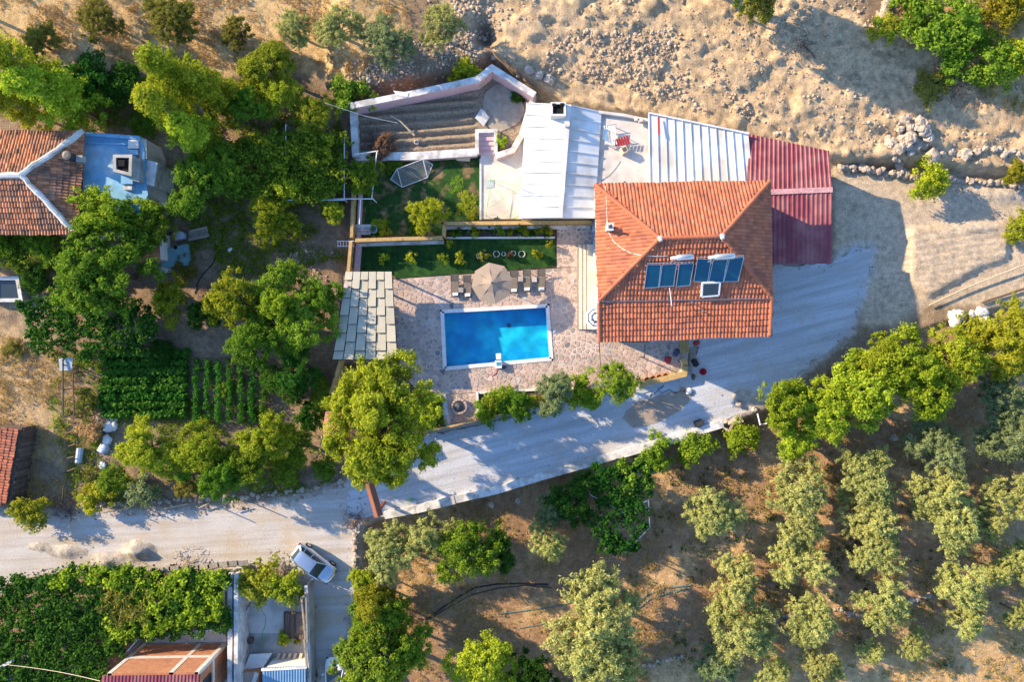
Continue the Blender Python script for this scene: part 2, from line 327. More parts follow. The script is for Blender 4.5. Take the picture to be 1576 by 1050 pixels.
def terrain(px, py):
    """height and colour of the ground at photo-pixel ground coordinates"""
    z = G0(px, py); m = px/PXM; n = py/PXM
    jag = (fbm(px/28, py/28, 4)-0.5)*40
    sd = polydist(px, py, SAND)+jag; sm = smooth01(-10, 10, sd)
    dm = np.maximum(smooth01(-14, 14, polydist(px, py, DRYG)+jag), smooth01(-14, 14, polydist(px, py, DRY_R)+jag)*0.8)
    st = smooth01(-12, 12, polydist(px, py, STRAW)+jag)
    om = smooth01(0, 6, (py-np.interp(px, *YS)))*smooth01(540, 580, px)
    od = np.clip(smooth01(-30, 30, polydist(px, py, ORCH_DRY)+jag*1.5)*0.85 + 0.8*smooth01(0.52, 0.68, fbm(px/75+3, py/45, 4)), 0, 1)
    bm = smooth01(-8, 8, polydist(px, py, BARE_R)+jag*0.4)
    rd = road_d(px, py)
    c = np.empty(px.shape+(3,)); c[:] = CL['soil']
    ls = smooth01(0.50, 0.72, fbm(px/60+9, py/60, 4)); c = c*(1-0.45*ls[..., None])+np.array((0.36, 0.26, 0.16))*0.45*ls[..., None]
    def mixc(c, col, mk): return c*(1-mk[..., None]) + np.array(col)*mk[..., None]
    c = mixc(c, CL['dry'], dm); c = mixc(c, CL['orch'], om); c = mixc(c, (0.56, 0.37, 0.185), om*od)
    c = mixc(c, CL['straw'], st); c = mixc(c, CL['sand'], sm); c = mixc(c, CL['bare'], bm)
    c = mixc(c, CL['gravel'], smooth01(-14, 0, rd)*0.75)
    c = mixc(c, (0.44, 0.315, 0.19), sm*smooth01(0.45, 0.7, fbm(px/50, py/30+5, 4))*0.6)
    hue = fbm(px/9+1, py/9, 4)-0.5; c = c*(1+0.5*hue[..., None])
    # relief
    flat = (1-smooth01(-8, 4, rd))*(1-0.75*bm)
    rub = fbm(m*1.3, n*1.3, 5)-0.5; fine = fbm(m*3.1+4, n*3.1, 3)-0.5
    rough = 0.10 + 0.28*sm*smooth01(0.25, 0.6, fbm(px/160, py/160, 3))
    hz = rough*rub*1.3 + (0.05+0.10*sm)*fine + sm*0.30*(fbm((px+py*0.3)/70, (py-px*0.28)/9, 4)-0.5)*smooth01(0.35, 0.6, fbm(px/120+4, py/120, 2)) + om*0.10*(fbm(m*0.5, n*0.5, 3)-0.5)
    ridge = sm*(0.75*(fbm((px+py*0.3)/110+2, (py-px*0.25)/24, 3)-0.5) + 0.22*smooth01(0.5, 0.62, fbm(px/34+8, py/20, 3)))
    hz = hz+ridge
    trk = sm*0.045*np.sin(px*0.55+py*0.25+6*fbm(px/60, py/60, 2))*smooth01(0.45, 0.6, fbm(px/90+7, py/70, 3))
    z = z + flat*(hz+trk)
    md = polydist(px, py, MOUND); mz = smooth01(-3, 9, md); z = z + mz*(0.32+0.10*rub+0.05*np.sin(px*0.10+py*0.62+3*fbm(px/30, py/30, 2)))*1.2
    # ploughed lines at the top, stony gully
    pl = smooth01(-6, 10, polydist(px, py, [(545,-40),(640,-40),(690,20),(690,50),(600,35),(550,20)])); z = z + pl*0.16*np.sin((py+px*0.25)*0.75)
    gl = np.exp(-(((px-748)/16)**2+((py-62)/22)**2)); z = z-1.1*gl; c = mixc(c, (0.17, 0.13, 0.10), np.clip(gl*1.2, 0, 1))
    # spoil banks along the lane's lower edge
    for (mx, my, sx, sy, hh) in ((212, 848, 22, 13, 0.9), (165, 862, 20, 10, 0.6), (105, 850, 26, 10, 0.45), (60, 842, 20, 8, 0.3), (1150, 612, 24, 14, 0.35), (1500, 350, 40, 8, 0.35), (1560, 300, 60, 10, 0.4)):
        e = np.exp(-(((px-mx)/sx)**2+((py-my)/sy)**2)); z = z+hh*e*(0.75+0.9*(fbm(px/7, py/7, 4)-0.3)); c = mixc(c, (0.46, 0.40, 0.33), np.clip(e*1.2, 0, 1)*0.7)
    z = z - 0.10*smooth01(0, 7, rd)
    # platforms cut for the paved yards (kept just under their own sheets)
    for poly in FLATS: z = np.where(polydist(px, py, poly) > -5, np.minimum(z, -0.15), z)
    z = np.where(polydist(px, py, UPBED) > -6, 0.3, z)
    z = np.where(polydist(px, py, POOL) > -3, -1.9, z)
    return z, np.clip(c, 0.02, 0.9)
VILLA = [(540,246),(738,240),(742,205),(815,190),(822,186),(870,188),(1000,202),(1150,234),(1278,262),(1278,404),(1188,410),(1186,515),(1060,545),(1052,572),(930,603),(735,650),(652,668),(606,690),(520,560),(530,420)]
POOL = [(683,482),(840,473),(846,550),(687,565)]
COURT = [(362,872),(480,872),(480,1300),(362,1300)]
FLATS = [VILLA, COURT]
def axis(a0, a1, b0, b1, fine, coarse):
    return np.concatenate([np.arange(b0, a0, coarse), np.arange(a0, a1, fine), np.arange(a1, b1+coarse, coarse)])
gx = axis(-70, 1650, -520, 2100, 3.7, 24); gy = axis(-70, 1120, -420, 1480, 3.7, 24)
PX, PY = np.meshgrid(gx, gy); Z, C = terrain(PX, PY)
V = np.stack([(PX-788)/PXM, (525-PY)/PXM, Z], -1).reshape(-1, 3)
nx, ny = len(gx), len(gy); I = np.arange(nx*ny).reshape(ny, nx)
F = np.stack([I[:-1, :-1], I[1:, :-1], I[1:, 1:], I[:-1, 1:]], -1).reshape(-1, 4)
def groundmat():
    m = bpy.data.materials.new('ground_soil'); m.use_nodes = True; nt = m.node_tree; N = nt.nodes; L = nt.links; b = N['Principled BSDF']
    b.inputs['Roughness'].default_value = 0.95; b.inputs['Specular IOR Level'].default_value = 0.1
    at = N.new('ShaderNodeAttribute'); at.attribute_name = 'groundcol'; P = _pos(nt)
    n1 = N.new('ShaderNodeTexNoise'); n1.inputs['Scale'].default_value = 2.2; n1.inputs['Detail'].default_value = 5; n1.inputs['Roughness'].default_value = 0.72; L.new(P, n1.inputs[0])
    n2 = N.new('ShaderNodeTexNoise'); n2.inputs['Scale'].default_value = 9; n2.inputs['Detail'].default_value = 4; n2.inputs['Roughness'].default_value = 0.7; L.new(P, n2.inputs[0])
    r1 = N.new('ShaderNodeMapRange'); r1.inputs[1].default_value = 0.28; r1.inputs[2].default_value = 0.72; r1.inputs[3].default_value = 0.62; r1.inputs[4].default_value = 1.38; L.new(n1.outputs[0], r1.inputs[0])
    r2 = N.new('ShaderNodeMapRange'); r2.inputs[1].default_value = 0.3; r2.inputs[2].default_value = 0.7; r2.inputs[3].default_value = 0.72; r2.inputs[4].default_value = 1.28; L.new(n2.outputs[0], r2.inputs[0])
    mu = N.new('ShaderNodeMath'); mu.operation = 'MULTIPLY'; L.new(r1.outputs[0], mu.inputs[0]); L.new(r2.outputs[0], mu.inputs[1])
    h = N.new('ShaderNodeHueSaturation'); L.new(at.outputs['Color'], h.inputs['Color']); L.new(mu.outputs[0], h.inputs['Value']); L.new(h.outputs[0], b.inputs['Base Color'])
    bp = N.new('ShaderNodeBump'); bp.inputs['Strength'].default_value = 0.9; bp.inputs['Distance'].default_value = 0.10; L.new(n2.outputs[0], bp.inputs['Height']); L.new(bp.outputs[0], b.inputs['Normal'])
    return m
MT['ground'] = groundmat()
gme = np_mesh('ground', V, F, smooth=True, col=C.reshape(-1, 3)); link('ground', gme, MT['ground'])['kind'] = 'structure'
def GZ(x, y):
    """ground height under a world point"""
    px = np.array([x*PXM+788.]); py = np.array([525.-y*PXM])
    return float(terrain(px, py)[0][0])
def sheet(name, pxpoly, zf, m, step=9.0, edge=0.0, bstep=None):
    """a draped sheet cut to a polygon given in ground pixels"""
    n = len(pxpoly); P = []
    for i in range(n):
        a = np.array(pxpoly[i], float); b = np.array(pxpoly[(i+1) % n], float); k = max(1, int(np.hypot(*(b-a))/(bstep or step)))
        for j in range(k):
            q = a+(b-a)*j/k
            if edge: q = q+(np.array([vnoise(q[:1]/11, q[1:]/11)[0], vnoise(q[:1]/11+40, q[1:]/11)[0]])-0.5)*2*edge
            P.append(tuple(q))
    nb = len(P); A = np.array(P); x0, y0 = A.min(0); x1, y1 = A.max(0)
    X, Y = np.meshgrid(np.arange(x0, x1, step), np.arange(y0, y1, step)); d = polydist(X, Y, P); k = d > step*0.45
    pts = P + list(zip(X[k], Y[k]))
    r = delaunay_2d_cdt([Vector(p) for p in pts], [], [list(range(nb))], 1, 1e-4)
    vs = np.array([tuple(p) for p in r[0]]); z = zf(vs[:, 0], vs[:, 1])
    V = np.stack([(vs[:, 0]-788)/PXM, (525-vs[:, 1])/PXM, z], -1); F = np.array([f for f in r[2] if len(f) == 3])
    e1 = V[F[:, 1]]-V[F[:, 0]]; e2 = V[F[:, 2]]-V[F[:, 0]]; fl = (e1[:, 0]*e2[:, 1]-e1[:, 1]*e2[:, 0]) < 0; F[fl] = F[fl][:, ::-1]
    o = link(name, np_mesh(name, V, F, smooth=True), m); o['kind'] = 'structure'; return o
def gravelmat(name, c0, c1, c2, ang):
    m = bpy.data.materials.new(name); m.use_nodes = True; nt = m.node_tree; N = nt.nodes; L = nt.links; b = N['Principled BSDF']; b.inputs['Roughness'].default_value = 0.95; b.inputs['Specular IOR Level'].default_value = 0.1
    P = _pos(nt); mp = N.new('ShaderNodeMapping'); mp.vector_type = 'TEXTURE'; mp.inputs['Rotation'].default_value = (0, 0, ang); mp.inputs['Scale'].default_value = (11.0, 0.6, 1); L.new(P, mp.inputs[0])
    def noise(sc, d, vec, rough=0.6):
        n = N.new('ShaderNodeTexNoise'); n.inputs['Scale'].default_value = sc; n.inputs['Detail'].default_value = d; n.inputs['Roughness'].default_value = rough; L.new(vec, n.inputs[0]); return n.outputs[0]
    def rng_(v, a, b_, lo, hi):
        r = N.new('ShaderNodeMapRange'); r.inputs[1].default_value = a; r.inputs[2].default_value = b_; r.inputs[3].default_value = lo; r.inputs[4].default_value = hi; L.new(v, r.inputs[0]); return r.outputs[0]
    def mixc(f, a, col):
        x = N.new('ShaderNodeMix'); x.data_type = 'RGBA'; L.new(f, x.inputs[0]); x.inputs[7].default_value = (*col, 1)
        if isinstance(a, tuple): x.inputs[6].default_value = (*a, 1)
        else: L.new(a, x.inputs[6])
        return x.outputs[2]
    track = rng_(noise(1.0, 4, mp.outputs[0]), 0.42, 0.62, 0, 0.8); patch = rng_(noise(0.28, 4, P), 0.5, 0.66, 0, 0.75)
    c = mixc(track, c0, c1); c = mixc(patch, c, c2); fine = noise(14, 4, P, 0.75); v = rng_(fine, 0.3, 0.7, 0.72, 1.26)
    h = N.new('ShaderNodeHueSaturation'); L.new(c, h.inputs['Color']); L.new(v, h.inputs['Value']); L.new(h.outputs[0], b.inputs['Base Color'])
    bp = N.new('ShaderNodeBump'); bp.inputs['Distance'].default_value = 0.05; L.new(fine, bp.inputs['Height']); L.new(bp.outputs[0], b.inputs['Normal']); return m
MT['gravel'] = gravelmat('gravel', (0.56, 0.575, 0.61), (0.41, 0.405, 0.41), (0.50, 0.45, 0.41), math.radians(14))
MT['lane'] = gravelmat('lane', (0.57, 0.54, 0.52), (0.46, 0.40, 0.34), (0.50, 0.39, 0.26), 0.05)
MT['damp'] = mat('damp', (0.34, 0.27, 0.215), 0.95, 0.12, 1.2, bump=0.02, bscale=28)
wob = lambda px, py: 0.06*(fbm(px/25, py/25, 4)-0.5)
EDGE = 5.0
sheet('gravel_driveway', DRIVE, lambda px, py: G0(px, py)*smooth01(-40, -10, -polydist(px, py, DRIVE))*0+0.02+wob(px, py)*0.8, MT['gravel'], 9, EDGE, 4)
sheet('gravel_lane', LANE, lambda px, py: 0.012+wob(px, py)*0.8+sum(hh*np.exp(-(((px-mx)/sx)**2+((py-my)/sy)**2))*0.2 for (mx, my, sx, sy, hh) in ((212, 848, 22, 13, 0.9), (165, 862, 20, 10, 0.6))), MT['lane'], 8, EDGE, 4)
DAMP = [(957,645),(962,632),(985,618),(1020,607),(1055,600),(1068,604),(1060,622),(1035,640),(1005,652),(975,660)]
sheet('damp_sand_patch', DAMP, lambda px, py: 0.034+wob(px, py)*0.8, MT['damp'], 5, 2.0)
# ------------------------------------------------------------------ stones lying about
def blob(mb, c, r, seed, sq=0.7, t=0.5, n=7, rings=4):
    g = np.random.default_rng(seed); vs = [(c[0], c[1], c[2]-r*sq*0.6)]
    for i in range(1, rings):
        ph = PI*i/rings
        for k in range(n):
            th = 2*PI*k/n + g.random()*0.5; q = r*(0.75+0.5*g.random())
            vs.append((c[0]+q*math.sin(ph)*math.cos(th), c[1]+q*math.sin(ph)*math.sin(th), c[2]-q*sq*math.cos(ph)))
    vs.append((c[0], c[1], c[2]+r*sq*(0.7+0.4*g.random())))
    m = rings-1; fs = [(0, 1+(k+1) % n, 1+k) for k in range(n)]
    for i in range(m-1): fs += [(1+i*n+k, 1+i*n+(k+1) % n, 1+(i+1)*n+(k+1) % n, 1+(i+1)*n+k) for k in range(n)]
    fs += [(1+(m-1)*n+k, 1+(m-1)*n+(k+1) % n, len(vs)-1) for k in range(n)]
    return mb.add(vs, fs, t)
def pebbles(name, poly, n, r0, r1, mt, label, cat='rubble', dens=None, onroad=False):
    A = np.array(poly); g = np.random.default_rng(len(poly)*31+n); px = g.uniform(A[:, 0].min(), A[:, 0].max(), n*3); py = g.uniform(A[:, 1].min(), A[:, 1].max(), n*3)
    k = polydist(px, py, poly)+(fbm(px/20, py/20, 3)-0.5)*30 > 0; k &= (fbm(px/38+2, py/38, 3) > 0.40+0.25*g.random(n*3)-0.12)
    if not onroad: k &= road_d(px, py) < 3
    px, py = px[k][:n], py[k][:n]; z, _ = terrain(px, py); mb = MB()
    for i in range(len(px)):
        r = r0+(r1-r0)*g.random()**3; blob(mb, ((px[i]-788)/PXM, (525-py[i])/PXM, (0.02 if onroad else z[i])+r*0.2), r, i, 0.7, g.random(), 5, 3)
    o = single(mb, name, mt, label, cat, loc=(0, 0, 0)); o['kind'] = 'stuff'; return o
pebbles('rubble', [(600,-40),(690,60),(760,90),(822,135),(1000,160),(1285,228),(1445,250),(1560,270),(1560,225),(1480,160),(1400,85),(1200,-40)], 2600, 0.04, 0.17, MT['rubble'], 'loose rubble strewn over the bare sandy slope behind the villa')
pebbles('rubble', [(830,70),(1000,60),(1100,110),(1150,190),(1000,160),(840,130)], 1100, 0.06, 0.22, MT['rubble'], 'denser clods of rubble just behind the white roofs')
pebbles('rubble', [(535,110),(700,60),(740,60),(735,112),(640,132),(540,155)], 1300, 0.05, 0.17, MT['rubble'], 'grey stones heaped above the pink garden wall')
pebbles('rubble', [(690,0),(760,-10),(770,60),(735,100),(700,70)], 500, 0.08, 0.22, MT['rubble'], 'pale stones around the small gully at the top')
pebbles('rubble', [(1330,0),(1400,60),(1500,130),(1576,140),(1576,170),(1480,150),(1400,100),(1320,70)], 500, 0.08, 0.26, MT['rubble'], 'grey stones under the shrubs at the upper right corner')
pebbles('rubble', [(420,760),(545,735),(552,850),(540,900),(546,800),(480,775),(150,800),(60,800),(60,780)], 600, 0.05, 0.2, MT['rubble'], 'stones along the upper edge of the lane')
pebbles('rubble', [(1060,690),(1290,640),(1576,600),(1576,1040),(650,1040),(650,900),(1000,740)], 1300, 0.03, 0.10, MT['rubble'], 'small stones scattered over the olive grove soil')
pebbles('rubble', [(0,520),(120,560),(110,780),(50,780),(0,650)], 300, 0.03, 0.09, MT['rubble'], 'small stones on the straw coloured yard at the left')
pebbles('rubble', [(430,380),(540,380),(535,420),(480,440),(430,420)], 250, 0.04, 0.16, MT['rubble'], 'whitish rubble beside the shade canopy')
pebbles('rubble', [(600,775),(830,720),(1000,675),(1120,640),(1200,590),(1320,500),(1335,400),(1300,395),(1290,500),(1150,590),(1000,650),(830,700),(600,760)], 420, 0.025, 0.07, MT['stone_grey'], 'loose grit along the lower side of the driveway', onroad=True)
def edge_grit(poly, n, label, seed):
    g = np.random.default_rng(seed); A = np.array(poly, float); B_ = np.roll(A, -1, 0); d = np.hypot(*(B_-A).T); k = g.choice(len(A), n, p=d/d.sum()); q = A[k]+(B_[k]-A[k])*g.random((n, 1))+g.normal(0, 5, (n, 2)); mb = MB()
    q = q[(q[:, 0] > -40) & (q[:, 0] < 1620) & (q[:, 1] > -40) & (q[:, 1] < 1090)]; q = q[polydist(q[:, 0], q[:, 1], VILLA) < -4]; z = np.maximum(0.02, terrain(q[:, 0], q[:, 1])[0])
    for i in range(len(q)): r = 0.03+0.09*g.random()**3; blob(mb, ((q[i, 0]-788)/PXM, (525-q[i, 1])/PXM, z[i]+r*.2), r, i, .7, g.random(), 5, 3)
    o = single(mb, 'rubble', MT['rubble'], label, 'rubble', loc=(0, 0, 0)); o['kind'] = 'stuff'
edge_grit(DRIVE, 700, 'dirt and pebbles spilling over the edges of the driveway', 5); edge_grit(LANE, 700, 'dirt and pebbles spilling over the edges of the lane', 6)
# boulder heap and boulders, each one a thing
_bm = []
for s in range(6):
    mb = MB(); blob(mb, (0, 0, 0.2), 0.5, 100+s, 0.75, 0.5, 8, 5); _bm.append(mb.mesh('boulder')); _bm[-1].materials.append(MT['boulder'])
def boulder(px, py, r, label, group, dz=0.0):
    x, y = (px-788)/PXM, (525-py)/PXM; o = bpy.data.objects.new('boulder', random.choice(_bm)); COL.objects.link(o)
    o.location = (x, y, GZ(x, y)+dz); k = r/0.5; o.scale = (k, k*random.uniform(0.75, 1.1), k*random.uniform(0.7, 1)); o.rotation_euler = (random.uniform(-.3, .3), random.uniform(-.3, .3), random.uniform(0, 6))
    return tag(o, label, 'boulder', group)
for i in range(64):
    a = random.uniform(0, 6.28); q = random.random()**0.6
    boulder(1381+30*q*math.cos(a), 224+32*q*math.sin(a), random.uniform(0.22, 0.52), 'pale rough boulder in the heap of boulders right of the red roof', 'boulders in the heap', dz=0.35*(1-q))
for (x, y, r) in ((1420,247,.7),(1434,243,.35),(1450,240,.35),(1462,243,.3),(1470,244,.6),(1488,240,.4),(1496,236,.3),(1510,238,.3),(1520,236,.28),(1530,242,.33),(1541,238,.3),(1525,246,.3),(1548,244,.25)):
    boulder(x, y, r, 'whitish boulder in the line of boulders right of the heap', 'boulders in a line')
for (x, y, r) in ((813,121,.42),(828,128,.45),(843,133,.5),(797,122,.25),(760,95,.3),(1186,213,.25),(1195,212,.25),(1205,216,.28),(1347,180,.3)):
    boulder(x, y, r, 'pale boulder lying at the foot of the sandy slope behind the roofs', 'boulders behind the roofs')
# ------------------------------------------------------------------ roofs and buildings
def plane(a, b, c):
    n = (b-a).cross(c-a).normalized(); n = n if n.z > 0 else -n; return (a, n)
def onplane(px, py, pl, lift=0.0):
    A = W(px, py, 0); B = Vector((-A.x/CAM_H, -A.y/CAM_H, 1)); z = (pl[0]-A).dot(pl[1])/B.dot(pl[1]); return A+B*z+pl[1]*lift
def tile_field(name, pts, ea, eb, tw, th, m, parent, prof=None, margin=0.06, lift=0.02, rise=0.045):
    """rows of barrel tiles over a planar polygon; real geometry, one joined part"""
    u = (eb-ea).normalized(); n = (pts[1]-pts[0]).cross(pts[2]-pts[0]).normalized(); n = n if n.z > 0 else -n
    u = (u-n*u.dot(n)).normalized(); v = n.cross(u)
    if v.z < 0: v = -v
    P2 = [((p-ea).dot(u), (p-ea).dot(v)) for p in pts]; A = np.array(P2)
    us = np.arange(A[:, 0].min()-tw, A[:, 0].max()+tw, tw); vs = np.arange(A[:, 1].min()-0.05, A[:, 1].max(), th)
    U, Vv = np.meshgrid(us, vs); k = polydist(U+tw/2, Vv+th/2, P2) > -margin; U, Vv = U[k], Vv[k]; nT = len(U)
    g = np.random.default_rng(nT); U = U+g.normal(0, 0.006, nT); Vv = Vv+g.normal(0, 0.02, nT)+0.03*np.sin(U*0.9+Vv*0.3); hj = g.normal(0, 0.006, nT)
    prof = prof or ((0.0, 0.0), (0.18, 0.035), (0.42, 0.055), (0.66, 0.035), (0.84, 0.0), (1.0, 0.004)); K = len(prof)
    px = np.array([p[0] for p in prof])*tw; pz = np.array([p[1] for p in prof])
    low = np.stack([U[:, None]+px, np.repeat(Vv[:, None], K, 1), (pz+rise)[None]+hj[:, None]], -1)
    up = np.stack([U[:, None]+px, np.repeat(Vv[:, None]+th*1.1, K, 1), (pz+0.004)[None]+hj[:, None]], -1)
    bas = low.copy(); bas[..., 2] = -0.01
    L = np.concatenate([low, up, bas], 1)                                       # (nT, 3K, 3)
    Wd = L[..., 0:1]*np.array(u)+L[..., 1:2]*np.array(v)+(L[..., 2:3]+lift)*np.array(n)+np.array(ea)
    i = np.arange(K-1); f = np.concatenate([np.stack([i, i+1, K+i+1, K+i], -1), np.stack([2*K+i, 2*K+i+1, i+1, i], -1)])
    F = (f[None]+(np.arange(nT)*3*K)[:, None, None]).reshape(-1, 4)
    if v.cross(u).dot(n) > 0: F = F[:, ::-1]
    off = np.array(origin(parent)); me = np_mesh(name, Wd.reshape(-1, 3)-off, F, tint=np.repeat(np.where(g.random(nT) < 0.02, g.choice([-0.4, 1.3], nT), g.random(nT)), 3*K))
    o = link(name, me, m, parent); o['kind'] = 'stuff'; return o
def ridge_mesh(L, r, m):
    mb = MB(); n = 6; vs = []; 
    for x, k in ((0, 1.12), (L, 0.9)):
        for i in range(n+1): a = PI*i/n; vs.append((x, r*k*math.cos(a), r*k*math.sin(a)*0.85))
    for i in range(n+1): a = PI*i/n; vs.append((0, r*0.95*math.cos(a), r*0.75*math.sin(a)-0.02))
    fs = [(i, i+1, n+2+i, n+1+i) for i in range(n)] + [(2*n+2+i, 2*n+3+i, i+1, i) for i in range(n)]
    mb.add(vs, fs); me = mb.mesh('ridge_tile', smooth=False); me.materials.append(m); return me
def ridge_row(p, q, me, step, parent, lift=0.05, name='ridge_tile'):
    d = q-p; n = max(1, int(round(d.length/step))); x = d.normalized(); y = Vector((0, 0, 1)).cross(x).normalized(); z = x.cross(y)
    R = Matrix((x, y, z)).transposed().to_4x4(); off = origin(parent)
    for i in range(n):
        o = bpy.data.objects.new(name, me); COL.objects.link(o); o.parent = parent
        o.matrix_local = Matrix.Translation(p+d*(i/n)+Vector((0, 0, lift))-off) @ R
def window(parent, c, w, h, nrm, frame='white_paint'):
    """a framed window on a wall: c centre on the wall face, nrm outward horizontal"""
    nrm = Vector(nrm); t = Vector((-nrm.y, nrm.x, 0)); c = Vector(c); loc = c-origin(parent)
    def slab(cx, cz, ww, hh, d0, d1, mb):
        vs = []
        for dd in (d0, d1):
            for a, b in ((-1, -1), (1, -1), (1, 1), (-1, 1)): vs.append(t*(cx+a*ww/2)+Vector((0, 0, cz+b*hh/2))+nrm*dd)
        mb.add(vs, [(0, 3, 2, 1), (4, 5, 6, 7), (0, 1, 5, 4), (1, 2, 6, 5), (2, 3, 7, 6), (3, 0, 4, 7)])
    fr = MB(); k = 0.09
    slab(-w/2, 0, k, h, -0.02, 0.06, fr); slab(w/2, 0, k, h, -0.02, 0.06, fr); slab(0, h/2, w, k, -0.02, 0.06, fr); slab(0, -h/2-0.02, w+0.2, 0.07, -0.02, 0.14, fr); slab(0, 0, 0.05, h, -0.02, 0.05, fr)
    o = fr.build('window', MT[frame], parent, world=False); o.location = loc
    g = MB(); slab(0, 0, w-0.02, h-0.02, -0.01, 0.02, g); g.build('pane', MT['glass'], o, world=False)
    return o
# ---- main villa
ZE, ZR = 6.5, 8.9
NW, NE, SE, SW = W(916, 284, ZE), W(1184, 279, ZE), W(1188, 459, ZE), W(921, 464, ZE)
R0, R1 = W(1015, 367, ZR), W(1110, 364, ZR)
villa = thing('villa', 'white two storey villa with an orange tiled hip roof beside the pool', 'house', ((NW+SE)/2).xy.to_3d())
mb = MB(); ins = lambda p, q, d: p+(q-p).normalized()*d
cen = (NW+NE+SE+SW)/4
def inset(p, d): v = p-cen; return (p.x-math.copysign(d, v.x), p.y-math.copysign(d, v.y))
wp = [inset(p, 0.55) for p in (SW, SE, NE, NW)]
mb.prism(wp, -0.2, ZE-0.15); wall = mb.build('wall', MT['plaster'], villa)
LBL, LBR = W(922, 526, ZE-0.95), W(1184, 516, ZE-0.95); LTL, LTR = W(921.5, 466, ZE-0.15), W(1187, 456, ZE-0.15)
mb = MB(); pw = [(LBL.x+0.5, LBL.y+0.8), (LBR.x-0.4, LBR.y+0.8), (wp[1][0], wp[1][1]-0.003), (wp[0][0], wp[0][1]-0.003)]
mb.prism(pw, -0.2, ZE-1.05); mb.build('porch_wall', MT['plaster'], villa)
deck = MB()
def slab3(mb, pts, th=0.12):
    n = len(pts); vs = [tuple(p) for p in pts]+[(p[0], p[1], p[2]-th) for p in pts]
    a = sum(pts[i][0]*pts[(i+1) % n][1]-pts[(i+1) % n][0]*pts[i][1] for i in range(n)); idx = list(range(n)) if a > 0 else list(range(n))[::-1]
    mb.add(vs, [tuple(idx), tuple(n+i for i in idx[::-1])]+[(idx[i], n+idx[i], n+idx[(i+1) % n], idx[(i+1) % n]) for i in range(n)])
slab3(deck, [SW, SE, R1, R0]); slab3(deck, [NW, R0, R1, NE]); slab3(deck, [NW, SW, R0]); slab3(deck, [NE, R1, SE]); slab3(deck, [LBL, LBR, LTR, LTL])
roof = deck.build('roof', MT['tile_deck'], villa)
tile_field('roof_tiles', [NW, NE, R1, R0], NE, NW, 0.27, 0.40, MT['terracotta'], roof)
tile_field('roof_tiles', [SW, NW, R0], NW, SW, 0.27, 0.40, MT['terracotta'], roof)
tile_field('roof_tiles', [NE, SE, R1], SE, NE, 0.27, 0.40, MT['terracotta'], roof)
S0, S1 = SW+Vector((0, 0.12, 0.02)), SE+Vector((0, 0.12, 0.02))
tile_field('roof_tiles', [S0, S1, R1, R0], S0, S1, 0.27, 0.46, MT['terracotta'], roof, rise=0.085)
tile_field('roof_tiles', [LBL, LBR, LTR, LTL], LBL, LBR, 0.27, 0.46, MT['terracotta'], roof, rise=0.085)
rt = ridge_mesh(0.47, 0.15, MT['terracotta'])
for p, q in ((R0, R1), (NW, R0), (NE, R1), (SW, R0), (SE, R1), (LBL, LTL), (LBR, LTR)): ridge_row(p, q, rt, 0.44, roof, 0.07)
mb = MB()
for p in (R0, R1): blob(mb, (p.x, p.y, p.z+0.12), 0.24, 5, 0.6)
mb.build('ridge_cap', MT['mortar'], roof)
# fascia and gutter
mb = MB(); mb.strip([tuple(p.xy) for p in (NW, NE, SE, SW)], 0.10, ZE-0.24, ZE-0.05, closed=True); mb.build('fascia', MT['white_paint'], roof)
SP = plane(SW, SE, R0); WP = plane(NW, SW, R0)
# skylight
sk = [onplane(x, y, SP, 0.26) for x, y in ((1080, 434), (1107, 433), (1105, 453), (1079, 455))]
fr = MB(); lo = [p-SP[1]*0.30 for p in sk]
for i in range(4): fr.beam((sk[i]+lo[i])/2, (sk[(i+1) % 4]+lo[(i+1) % 4])/2, 0.12, 0.26, up=tuple(SP[1]))
so = fr.build('skylight', MT['white_paint'], roof); mb = MB(); mb.poly([p-SP[1]*0.03 for p in (sk[3], sk[2], sk[1], sk[0])]); mb.build('pane', MT['glass'], so)
# chimney and its metal cap
c = onplane(936, 352, WP); mb = MB(); mb.box((c.x, c.y, c.z+0.35), (0.42, 0.42, 1.1)); mb.box((c.x, c.y, c.z+0.92), (0.55, 0.55, 0.06)); ch = mb.build('chimney', MT['plaster'], roof)
mb = MB(); mb.box((c.x, c.y, c.z+0.97), (0.24, 0.24, 0.04)); mb.tube([(c.x, c.y, c.z+0.9), (c.x, c.y, c.z+1.5)], 0.09, 8); mb.build('flue', MT['dark_metal'], ch)
mb = MB(); mb.tube([onplane(x, y, WP, 0.08) for x, y in ((935, 340), (936, 355), (945, 372), (960, 384), (975, 391), (990, 393))]+[onplane(x, y, SP, 0.1) for x, y in ((1010, 394), (1027, 393))], 0.025, 5); mb.build('cable', MT['white_paint'], roof)
mb = MB(); mb.tube([onplane(x, y, WP, 0.08) for x, y in ((932, 286), (934, 310), (935, 345))], 0.02, 5); mb.build('cable', MT['white_paint'], roof)
mb = MB(); mb.tube([onplane(1030, 441, SP, 0.05), onplane(1030, 463, SP, 0.9)], 0.025, 6); mb.build('vent_pipe', MT['white_paint'], roof)
mb = MB(); LP = plane(LBL, LBR, LTL); c = onplane(1063, 466, LP); mb.tube([c, c+Vector((0, 0, 0.5))], 0.05, 6); c = onplane(1080, 479, LP); mb.tube([c, c+Vector((0, 0, 0.35))], 0.06, 6); mb.build('vent_pipe', MT['steel'], roof)
